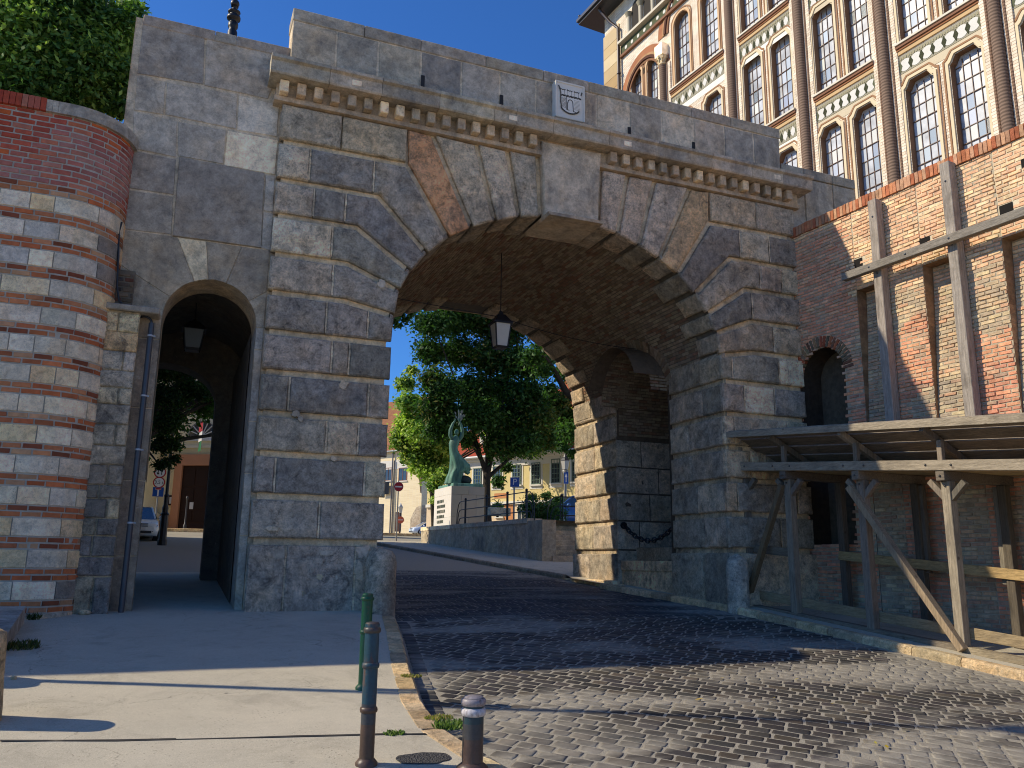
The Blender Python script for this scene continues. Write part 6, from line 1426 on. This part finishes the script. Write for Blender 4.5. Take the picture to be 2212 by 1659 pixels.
mb.hexa([f(x, z, y) for z in (px_(430, 1100)[1], px_(430, 1085)[1]) for x, y in ((px_(411, 1090)[0], .06), (px_(419, 1090)[0], .06), (px_(419, 1090)[0], .08), (px_(411, 1090)[0], .08))], C('#cfcac0')); mb.build('door', 'plain', chh)
(uc, zc) = px_(437, 942); ur = px_(437, 942)[0]-px_(408, 942)[0]; mb = MB()
mb.poly([f(uc+ur*math.cos(math.pi*t/20), zc+ur*math.sin(math.pi*t/20), .02) for t in range(21)]); wo = mb.build('fan_window', 'glass', chh)
mb = MB()
for t in range(1, 8): a = math.pi*t/8; mb.beam(f(uc, zc, .05), f(uc+ur*math.cos(a), zc+ur*math.sin(a), .05), .06, .04, tuple(n_), C('#cfcabc'))
for t in range(20): a, b = math.pi*t/20, math.pi*(t+1)/20; mb.quad(*[f(uc+r*math.cos(q), zc+r*math.sin(q), .05) for r, q in ((ur, a), (ur, b), (ur*1.06, b), (ur*1.06, a))], C('#77736a'))
mb.hexa([f(x, z, y) for z in (zc-.28, zc-.02) for x, y in ((uc-ur*1.1, 0), (uc+ur*1.1, 0), (uc+ur*1.1, .1), (uc-ur*1.1, .1))], C('#d5d0c4')); mb.build('fan_bars', 'plain', wo)
mb = MB(); u = px_(322, 1050)[0]; zp = px_(322, 1075)[1]; mb.lathe([(1.0, zg), (1.0, zp-.9), (.85, zp-.85), (.80, zp-.4), (.72, zp-.25), (.70, zp), (.66, 14)], f(u, 0, .5), 20, C('#d9c99c')); mb.build('column', 'plain', chh)
mb = MB(); za, zb_ = px_(360, 1112)[1], zg; mb.hexa([f(x, z, y) for z in (zb_, za) for x, y in ((-9, 0), (du0-.46, 0), (du0-.46, .1), (-9, .1))], C('#b58a68')); mb.build('plinth', 'plain', chh)
fl = thing('flag', 'small red white and green flag hanging below the church fan window', 'flag'); (u, z) = px_(444, 955); mb = MB(); mb.tube([f(u-.3, z-.4, .05), f(u+.25, z+1.2, 1.2)], .025, 6, (.1, .1, .1)); mb.build('staff', 'metal', fl)
mb = MB()
for i, c_ in enumerate((C('#a3343a'), C('#d8d6d0'), C('#2f6b47'))):
    z0 = z+.95-.55*i; mb.quad(f(u+.12+.03*i, z0, 1.0), f(u+.36, z0+.1, 1.1), f(u+.36, z0-.48, 1.1), f(u+.08+.03*i, z0-.55, 1.0), c_)
mb.build('cloth', 'plain', fl)
nb = thing('notice_board', 'dark framed notice board on the wall left of the church door', 'notice board'); (ua, z1), (ub, z0) = px_(366, 1070), px_(375, 1092); mb = MB(); mb.hexa([f(x, z, y) for z in (z0, z1) for x, y in ((ua, .0), (ub, .0), (ub, .1), (ua, .1))], C('#3a2620')); mb.quad(f(ua+.08, z0+.1, .105), f(ub-.06, z0+.1, .105), f(ub-.06, z1-.1, .105), f(ua+.08, z1-.1, .105), C('#c9c9c4')); mb.build('board', 'plain', nb)
bp = onY(399, 1140, 35.0); mb = MB(); mb.lathe([(.09, -.2), (.09, .15), (.05, .2), (.045, 1.5), (.07, 1.55), (.07, 1.65), (.001, 1.72)], bp, 10, C('#3f3d3c')); tag(mb.build('bollard', 'metal'), 'thin dark bollard on the far kerb before the church door', 'bollard')
mb = MB(); yk = 34.3
mb.hexa([(x, y, g(x, y)+z) for z in (-.15, .06) for x, y in ((-8, yk), (9, yk), (9, yk+.3), (-8, yk+.3))], C('#a89878')); mb.hexa([(x, y, g(x, y)+z) for z in (-.1, .05) for x, y in ((8.2, yk+2), (24, yk), (24, yk+.3), (8.2, yk+2.3))], C('#a08c6c')); struct(mb.build('kerb', 'stone'))
# stacked road signs
t, p = signpost('road_sign', 'stack of two red ringed limit signs above a blue dead end sign', 335, 1128, 31, 1010)
s_ = 45/1794*1.0
for py, kind in ((1020, 'two'), (1042, 'lim')):
    c = V((p.x, 30.95, onY(342, py, 30.95).z)); n_ = nrm(c); r = 11.2*s_; mb = MB(); disc(mb, c, r, n_, red, .0); disc(mb, c, r*.80, n_, wht, .006)
    if kind == 'two':
        u = V((n_.y, -n_.x, 0))
        for o_, s2 in ((-.3, 1), (.3, -1)): q = lambda a, b: c+n_*.012+u*(o_+a)*r+V((0, 0, b*r*s2)); mb.poly([q(-.07, -.45), q(.07, -.45), q(.07, .15), q(-.07, .15)], (.02, .02, .02)); mb.poly([q(-.2, .12), q(.2, .12), q(0, .5)], (.02, .02, .02))
    mb.build('disc', 'metal', t)
    if kind == 'lim': text('3,5 t', r*.82, c, n_, .012, (.02, .02, .02), t)
c = V((p.x, 30.95, onY(341, 1062.5, 30.95).z)); n_ = nrm(c); w_ = 20*s_; mb = MB(); plate(mb, c, w_, w_*.92, n_, blu, .0); plate(mb, c-V((0, 0, w_*.08)), w_*.14, w_*.66, n_, wht, .006); plate(mb, c+V((0, 0, w_*.30)), w_*.5, w_*.2, n_, wht, .008); plate(mb, c+V((0, 0, w_*.30)), w_*.44, w_*.15, n_, red, .012); mb.build('plate', 'metal', t)
# black ornate lamp post in the square
lp2 = thing('street_lamp', 'black ornate cast iron lamp post seen through the footway arch', 'street lamp'); p = onG(350, 1171); s_ = 35/1794
mb = MB(); c0 = (.015, .015, .016); mb.lathe([(9*s_, -.2), (9*s_, 5*s_), (7.5*s_, 6*s_), (7*s_, 52*s_), (8*s_, 54*s_), (5.5*s_, 58*s_), (6*s_, 66*s_), (4.2*s_, 72*s_), (4*s_, 88*s_), (5*s_, 90*s_), (3.2*s_, 94*s_), (2.8*s_, 170*s_), (2.4*s_, 260*s_)], p, 8, c0, 0, False); mb.build('pole', 'iron', lp2)
mb = MB(); mb.lathe([(.1, 0), (.16, .1), (.24, .6), (.27, .62), (.12, .85), (.02, 1.0)], (p.x, p.y, p.z+260*s_), 8, (.1, .1, .1)); mb.build('lamp_head', 'milk', lp2)
# ---- cars
def car(label, loc, ang, body, scale=1.0, L=4.3, group=None):
    t = thing('parked_car', label, 'car', group); M_ = Matrix.Translation(loc) @ Matrix.Rotation(ang, 4, 'Z') @ Matrix.Scale(scale, 4)
    # local: x forward, y left
    st_ = [(-L/2, .62, .40, .86, .66), (-L/2+.15, .72, .28, .95, .74), (-1.2, .80, .22, .98, .84), (-.3, .82, .22, .98, .86), (.7, .82, .22, .97, .86), (1.35, .80, .22, .92, .82), (L/2-.25, .74, .24, .80, .74), (L/2-.05, .66, .28, .70, .64), (L/2, .58, .34, .62, .56)]
    def ring_(x, hw, zb, zt, hw2): return [(x, hw*s_, z) for s_, z in ((1, zb), (1.06, (zb+zt)/2-.05), (1.0, zt-.06), (.86, zt), (-.86, zt), (-1.0, zt-.06), (-1.06, (zb+zt)/2-.05), (-1, zb))]
    mb = MB(); pts = [M_ @ V(q) for x, hw, zb, zt, h2_ in st_ for q in ring_(x, hw, zb, zt, h2_)]; n = 8
    mb.add(pts, [(i*n+j, i*n+(j+1) % n, (i+1)*n+(j+1) % n, (i+1)*n+j) for i in range(len(st_)-1) for j in range(n)], body, 0, True); mb.poly(pts[:n], body); mb.poly(pts[-n:], body)
    cab = [(-1.75, .66, .97), (-1.35, .60, 1.42), (-.2, .60, 1.50), (.35, .59, 1.46), (1.25, .68, .95)]
    def cp(x, hw, z): return [M_ @ V((x, s_*hw, z)) for s_ in (1, -1)]
    roof = [cp(*c_) for c_ in cab[1:4]]
    for a, b in zip(roof, roof[1:]): mb.quad(a[0]+V((0, 0, .01)), a[1]+V((0, 0, .01)), b[1]+V((0, 0, .01)), b[0]+V((0, 0, .01)), body)
    for s_ in (0, 1):
        low = [cp(c_[0], .76, .95)[s_] for c_ in cab]; up = [cp(*c_)[s_] for c_ in cab]
        for i in (0, 3): mb.quad(low[i], low[i+1], up[i+1], up[i], body)
        mb.tube([up[2], low[2]], .05*scale, 5, body)
        for i in range(4): mb.tube([up[i], up[i+1]], .04*scale, 5, body)
    mb.build('body', 'carpaint', t)
    mb = MB()
    for s_ in (0, 1):
        low = [cp(c_[0], .77, .97)[s_] for c_ in cab]; up = [cp(c_[0], c_[1]+.01, c_[2]-.02)[s_] for c_ in cab]; mb.poly([low[1], low[2], low[3], low[4], up[3], up[2], up[1]])
    a, b = cp(*cab[3]), cp(1.3, .72, .93); mb.quad(a[0], a[1], b[1], b[0]); a, b = cp(*cab[1]), cp(-1.8, .7, .95); mb.quad(a[0], a[1], b[1], b[0]); mb.build('windows', 'glass', t)
    for sx in (1.32, -1.3):
        for sy in (.74, -.74):
            mb = MB(); c_ = V((sx, sy, .31)); mb.tube([M_ @ (c_+V((0, -.1, 0))), M_ @ (c_+V((0, .1, 0)))], .31*scale, 18, (.02, .02, .02)); wo = mb.build('wheel', 'rubber', t)
            m2 = MB(); m2.tube([M_ @ (c_+V((0, -.11, 0))), M_ @ (c_+V((0, .11, 0)))], .19*scale, 14, C('#9a9c9e')); m2.build('rim', 'metal', wo)
    for s_ in (-1, 1):
        mb = MB(); c_ = V((L/2-.2, s_*.60, .68)); mb.add([M_ @ (c_+V(q)) for q in ((.18, -.14*s_, -.08), (.10, .12*s_, -.06), (-.16, .16*s_, .1), (.02, -.12*s_, .09))], ((0, 1, 2, 3),), C('#b9c0c6')); mb.build('headlight', 'glass', t)
        mb = MB(); c_ = V((.95, s_*.93, 1.0)); mb.ball(M_ @ c_, .11*scale, 8, body); mb.build('wing_mirror', 'carpaint', t)
        mb = MB(); mb.ball(M_ @ V((L/2-.06, s_*.55, .40)), .07*scale, 8, (.05, .05, .05)); mb.build('fog_lamp', 'carpaint', t)
    mb = MB()
    for i in range(3): mb.hexa([M_ @ V((x, y, z)) for z in (.60+.05*i, .625+.05*i) for x, y in ((L/2-.08, -.35), (L/2+.03-.03*i, -.35), (L/2+.03-.03*i, .35), (L/2-.08, .35))], C('#3a3c3e'))
    mb.hexa([M_ @ V((x, y, z)) for z in (.33, .43) for x, y in ((L/2-.1, -.5), (L/2+.02, -.5), (L/2+.02, .5), (L/2-.1, .5))], (.02, .02, .02)); mb.build('grille', 'metal', t)
    mb = MB(); mb.hexa([M_ @ V((x, y, z)) for z in (.46, .56) for x, y in ((L/2-.05, -.26), (L/2+.04, -.26), (L/2+.04, .26), (L/2-.05, .26))], C('#d6d6d2')); mb.build('number_plate', 'carpaint', t)
    return t
p = onY(322, 1150, 23.5); p = V((p.x, 23.5, g(p.x, 23.5)-.115)); 
car('white family car parked beyond the footway, front corner showing', V((onY(317, 1150, 23.5).x-.55, 25.6, g(-1, 23.5)-.115)), math.radians(-84), C('#f2efe4'))
p = onY(881, 1153, 64); car('small white and blue car parked by the far house', V((p.x+2.3, 65, g(12, 65)-.05)), math.radians(188), C('#c9d3df'), .85)
p = onY(1215, 1122, 20); car('blue car parked on the terrace behind the bush', V((p.x+.6, 20.6, TZ+.02)), math.radians(200), C('#35588f'), .95)

# unseen house added to the west, sized to shade the cobbles behind the gate
h3 = thing('town_house', 'tall plain town house closing the west side of the square', 'building'); mb = MB(); mb.box(-22, -9, 9.5, 15, 0, 15.5, C('#c9b48a')); mb.box(-22, -9, 15, 31, 0, 20.5, C('#c9b48a')); mb.build('wall', 'plain', h3)
mb = MB(); mb.add([(-22.4, 14.8, 20.5), (-8.6, 14.8, 20.5), (-8.6, 31.4, 20.5), (-22.4, 31.4, 20.5), (-15.5, 17, 23), (-15.5, 28, 23)], ((0, 1, 4), (1, 2, 5, 4), (2, 3, 5), (3, 0, 4, 5)), C('#8a4a36')); mb.build('roof', 'tile', h3)
# ================================================================== TREES AND SHRUBS
def leafmesh(name, P, Nr, S, colr, parent=None, asp=.5):
    n = len(P); rng = np.random.default_rng(len(name)+n)
    up = rng.normal(size=(n, 3)); t = np.cross(Nr, up); t /= np.linalg.norm(t, axis=1)[:, None]+1e-9; b = np.cross(Nr, t)
    a = S[:, None]; droop = Nr*a*.25
    v = np.stack([P-t*a, P+b*a*asp-droop*.3, P+t*a-droop, P-b*a*asp-droop*.3], axis=1).reshape(-1, 3)
    me = bpy.data.meshes.new(name); me.vertices.add(4*n); me.vertices.foreach_set('co', v.astype(np.float32).ravel()); me.loops.add(4*n); me.loops.foreach_set('vertex_index', np.arange(4*n, dtype=np.int32)); me.polygons.add(n); me.polygons.foreach_set('loop_start', np.arange(n, dtype=np.int32)*4); me.polygons.foreach_set('loop_total', np.full(n, 4, dtype=np.int32))
    me.update(calc_edges=True); at = me.color_attributes.new('Col', 'FLOAT_COLOR', 'CORNER'); c4 = np.ones((n, 4), dtype=np.float32); c4[:, :3] = colr; at.data.foreach_set('color', np.repeat(c4, 4, axis=0).ravel()); me.materials.append(MT['leaf'])
    o = bpy.data.objects.new(name, me); COL.objects.link(o)
    if parent: o.parent = parent
    return o
def crown(parent, centres, nleaf, size, pal, seed, name='crown', asp=.5, shell=.5):
    rng = np.random.default_rng(seed); cs = np.array([c[:3] for c in centres]); rs = np.array([c[3] for c in centres]); w_ = rs**2; w_ = w_/w_.sum()
    idx = rng.choice(len(cs), nleaf, p=w_); d = rng.normal(size=(nleaf, 3)); d /= np.linalg.norm(d, axis=1)[:, None]; r = rs[idx]*np.minimum(1.75, np.abs(rng.normal(size=nleaf))*.42+.30*rng.random(nleaf)+.12)
    P = cs[idx]+d*r[:, None]*np.array([1, 1, .8]); Nr = d*.5+np.array([0, 0, .55])+rng.normal(size=(nleaf, 3))*.55; Nr /= np.linalg.norm(Nr, axis=1)[:, None]
    tone = rng.random(len(cs))[idx]*.6+rng.random(nleaf)*.4; pal = np.array(pal); k_ = np.clip((tone*len(pal)).astype(int), 0, len(pal)-1); colr = pal[k_]*(.7+.6*rng.random((nleaf, 1))); colr = colr*.86+colr.mean(axis=1, keepdims=True)*.14
    return leafmesh(name, P, Nr, size*(.45+1.05*rng.random(nleaf)), colr, parent, asp)
def clumps(c, rad, n, r, seed, keep=None, flat=.0):
    rg = random.Random(seed); out = []
    tries = 0
    while len(out) < n and tries < 9000:
        tries += 1; p = V((rg.gauss(0, 1), rg.gauss(0, 1), rg.gauss(0, 1))).normalized()*(rg.random()**.4); q = V((c[0]+p.x*rad[0], c[1]+p.y*rad[1], c[2]+p.z*rad[2]))
        if keep and not keep(q): continue
        out.append((q.x, q.y, q.z, r*rg.uniform(.6, 1.25)))
    return out
def limbs(parent, base, fork, cl, r0, seed, n=14, name='trunk'):
    rg = random.Random(seed); mb = MB(); base, fork = V(base), V(fork); bend = V((rg.uniform(-.15, .15), rg.uniform(-.15, .15), 0))
    path = [base+V((0, 0, -.3)), base, base.lerp(fork, .35)+bend, base.lerp(fork, .7)+bend*.6, fork]; mb.tube(path, [r0*1.5, r0*1.2, r0, r0*.9, r0*.8], 10, (.05, .04, .03))
    for c in rg.sample(cl, min(n, len(cl))):
        e = V(c[:3]); m_ = fork.lerp(e, .5)+V((rg.uniform(-.3, .3), rg.uniform(-.3, .3), rg.uniform(-.1, .5))); s_ = base.lerp(fork, rg.uniform(.75, 1)); mb.tube([s_, s_.lerp(m_, .5)+V((0, 0, .12)), m_, e], [r0*.55, r0*.42, r0*.28, r0*.08], 6, (.05, .04, .03))
    return mb.build(name, 'bark', parent)
dkg = [C('#2c4a1c'), C('#365a20'), C('#41682a'), C('#4c7230'), C('#5a7f36')]; mid = [C('#3f6426'), C('#557a2e'), C('#6a8f38'), C('#7fa044'), C('#92ac4c')]; yel = [C('#6d9238'), C('#8aac42'), C('#aac450'), C('#c0cc5c')]
# tree over the striped wall
t = thing('leafy_tree', 'large bushy tree rising behind the striped wall', 'tree'); Yt = 4.6
cl = []
for px, py, r in ((40, 60, 1.3), (120, 40, 1.2), (190, 60, 1.0), (235, 95, .9), (250, 160, .75), (215, 190, .8), (150, 150, 1.1), (70, 150, 1.2), (0, 120, 1.3), (30, 200, .9), (120, 215, .8), (200, 225, .6), (245, 225, .45), (255, 60, .55), (90, -20, 1.2), (-60, 40, 1.5), (-120, 120, 1.5), (170, 0, 1.0), (225, 30, .7), (20, -60, 1.3), (275, 45, .6), (285, 95, .45), (282, 140, .4), (276, 190, .4), (290, 20, .4), (262, 235, .35), (60, 30, 1.3), (160, 120, 1.1), (100, 190, 1.0), (0, 40, 1.4), (200, 110, 1.0)):
    for dy in (-1.0, .6): q = onY(px, py, Yt+dy+R.uniform(-.5, .5)); cl.append((q.x, q.y, q.z, r*R.uniform(.65, .95)))
crown(t, cl, 90000, .062, dkg+mid+yel[1:3], 11); limbs(t, (-3.2, 4.8, .4), (-3.3, 4.8, 5.5), cl, .2, 3, 18)
# trees behind the gate
t = thing('broad_tree', 'broad dark leafed tree beside the statue, framed by the arch', 'tree'); Yt = 31.0; cl = []
for px, py, r in ((935, 700, 1.0), (985, 690, 1.1), (1040, 700, 1.2), (1090, 720, 1.2), (930, 760, 1.1), (990, 760, 1.2), (1050, 770, 1.2), (1110, 780, 1.2), (1150, 790, 1.0), (935, 820, .8), (960, 840, 1.1), (1020, 840, 1.2), (1080, 840, 1.2), (1140, 850, 1.1), (938, 880, .8), (985, 900, 1.0), (1040, 900, 1.1), (1100, 900, 1.1), (1160, 900, 1.0), (1200, 870, .9), (945, 930, .8), (1010, 950, .7), (1080, 960, .9), (1130, 955, .9), (1180, 950, .9), (1215, 940, .8), (1235, 900, .8), (1240, 980, .5), (1095, 1010, .4), (1075, 1040, .4), (1060, 640, 1.2), (980, 640, 1.1), (1130, 690, 1.2), (1190, 760, 1.0)):
    q = onY(px, py, Yt+R.uniform(-1.6, 1.8)); cl.append((q.x, q.y, q.z, r*R.uniform(.7, 1.02)*1.22))
crown(t, cl, 125000, .115, dkg[:4]+dkg[:3]+[C('#6a6a30'), C('#5a6a2c')], 12); fk = onY(1052, 1010, Yt); bs = onY(1052, 1118, Yt); limbs(t, (bs.x, Yt, bs.z-.3), tuple(fk), cl, .24, 4, 8)
t = thing('pale_tree', 'pale yellow green tree standing behind the statue to its left', 'tree'); Yt = 38; cl = []
for px, py, r in ((876, 828, .7), (882, 870, .85), (882, 915, .85), (868, 950, .9), (890, 965, 1.0), (915, 985, 1.0), (912, 930, 1.0), (925, 890, .9), (888, 988, .7), (945, 990, 1.0), (930, 1020, .8), (905, 1010, .6), (960, 960, .9), (890, 800, .4), (1060, 890, 1.2), (1120, 900, 1.2), (1080, 930, 1.0), (1180, 910, 1.0), (1150, 960, 1.0), (1030, 870, 1.0), (1210, 890, .9)):
    q = onY(px, py, Yt+R.uniform(-1.5, 1.5)); cl.append((q.x, q.y, q.z, r*R.uniform(.7, .95)*1.25))
crown(t, cl, 75000, .135, yel+mid[1:3], 13); bs = onY(940, 1130, Yt); limbs(t, (bs.x, Yt, 2), tuple(onY(930, 1020, Yt)), cl, .16, 5, 8)
t = thing('street_tree', 'dark tree hanging over the square, seen through the footway arch', 'tree'); Yt = 15.0; cl = []
for px, py, r in ((350, 800, .55), (380, 800, .55), (345, 850, .6), (375, 860, .6), (410, 840, .55), (435, 850, .4), (360, 910, .55), (375, 905, .4), (350, 960, .5), (372, 960, .4), (358, 1000, .33), (378, 990, .22), (345, 1005, .25), (450, 835, .45), (420, 800, .35), (330, 770, .7), (300, 850, .6), (500, 830, .8)):
    q = onY(px, py, Yt+R.uniform(-.8, .8)); cl.append((q.x, q.y, q.z, r*R.uniform(.75, 1.0)))
hi = []                                                                       # its upper crown, plus unseen clumps added for their shade
for _ in range(46):
    q = V((R.uniform(-5, 5.6), R.uniform(13, 25), R.uniform(7.2, 12.5)))
    if q.x > 4.6+(q.y-14)*.2: continue
    hi.append((q.x, q.y, q.z, R.uniform(.9, 1.5)))
for _ in range(34): hi.append((R.uniform(-2, 5.2), R.uniform(18.5, 26), R.uniform(6.0, 12), R.uniform(.9, 1.5)))  # unseen clumps added to keep sun off the terrace wall
for _ in range(26): hi.append((R.uniform(-10, -3.6), R.uniform(7.5, 15), R.uniform(2.6, 9.3), R.uniform(.9, 1.4)))  # low unseen clumps added to shade the ground behind the footway
for px, py, r in ((865, 680, .35), (878, 690, .3), (860, 700, .25), (890, 676, .25), (840, 690, .5)): q = onY(px, py, 14.5); hi.append((q.x, q.y, q.z, r))
crown(t, cl, 30000, .05, [tuple(x*.55 for x in q) for q in dkg[:3]], 14); crown(t, hi, 70000, .12, dkg[:4], 15); limbs(t, (-1.6, 19, g(-1.6, 19)), (-1.4, 18.6, 5.4), cl+hi, .2, 6, 26)  # seen leaves darkened in colour to read as a shaded silhouette
mb = MB(); pth = [onY(x, y, 16.5) for x, y in ((1248, 868), (1222, 845), (1200, 805), (1180, 775), (1160, 762))]; 
t = thing('leaning_tree', 'tree mostly hidden by the arch pier, one dark limb crossing the opening', 'tree'); mb.tube([V((18.3, 17, 1.5)), V((18, 17, 5)), onY(1290, 900, 16.5)]+pth, [.26, .22, .2, .17, .15, .12, .09, .05], 8, (.05, .04, .03)); mb.build('trunk', 'bark', t)
cl = [(q.x, q.y, q.z, r) for q, r in [(onY(x, y, 16.5+R.uniform(-.6, .6)), r) for x, y, r in ((1150, 770, .6), (1175, 800, .5), (1225, 800, .7), (1190, 840, .4), (1230, 930, .6), (1215, 965, .35), (1240, 760, .9), (1300, 800, 1.2), (1320, 900, 1.0))]]; crown(t, cl, 12000, .085, dkg[:4], 17)
def shrub(name, label, spots, Y, n, s_, pal, seed, stem):
    t = thing(name, label, 'shrub'); cl = [(q.x, q.y, q.z, r) for q, r in [(onY(x, y, Y+R.uniform(-.4, .4)), r) for x, y, r in spots]]; crown(t, cl, n, s_, pal, seed, 'foliage'); limbs(t, stem, (stem[0], stem[1], stem[2]+.35), cl, .04, seed, 12, 'stem'); return t
b = onY(1175, 1124, 17.5); shrub('green_shrub', 'dark green rounded shrub behind the steps, flowering at the top', [(1140, 1095, .42), (1165, 1100, .5), (1195, 1100, .48), (1150, 1115, .4), (1185, 1115, .45), (1210, 1110, .35), (1150, 1075, .3), (1180, 1072, .3), (1205, 1080, .3)], 17.5, 9000, .05, dkg[1:]+[C('#6d7a4a')], 21, (b.x, 17.5, TZ))
b = onY(950, 1110, 30); shrub('green_shrub', 'bright green shrub at the left shoulder of the pedestal', [(948, 1035, .5), (935, 1050, .4), (960, 1020, .4), (950, 1060, .35), (940, 1080, .3)], 30, 6000, .08, yel+mid, 22, (b.x, 30, b.z-.2))
b = onY(1075, 1092, 20); shrub('potted_shrub', 'small bright plant in a stone trough by the pedestal', [(1075, 1092, .2), (1068, 1094, .15), (1082, 1094, .16)], 20, 900, .05, mid, 23, (b.x, 20, b.z-.2))
mb = MB(); z = onY(1075, 1097, 20).z; mb.bbox(b.x-.45, b.x+.5, 19.7, 20.3, z-.35, z, .02, C('#9a927f')); tag(mb.build('stone_trough', 'stone_smooth'), 'low stone flower trough to the right of the pedestal', 'trough')
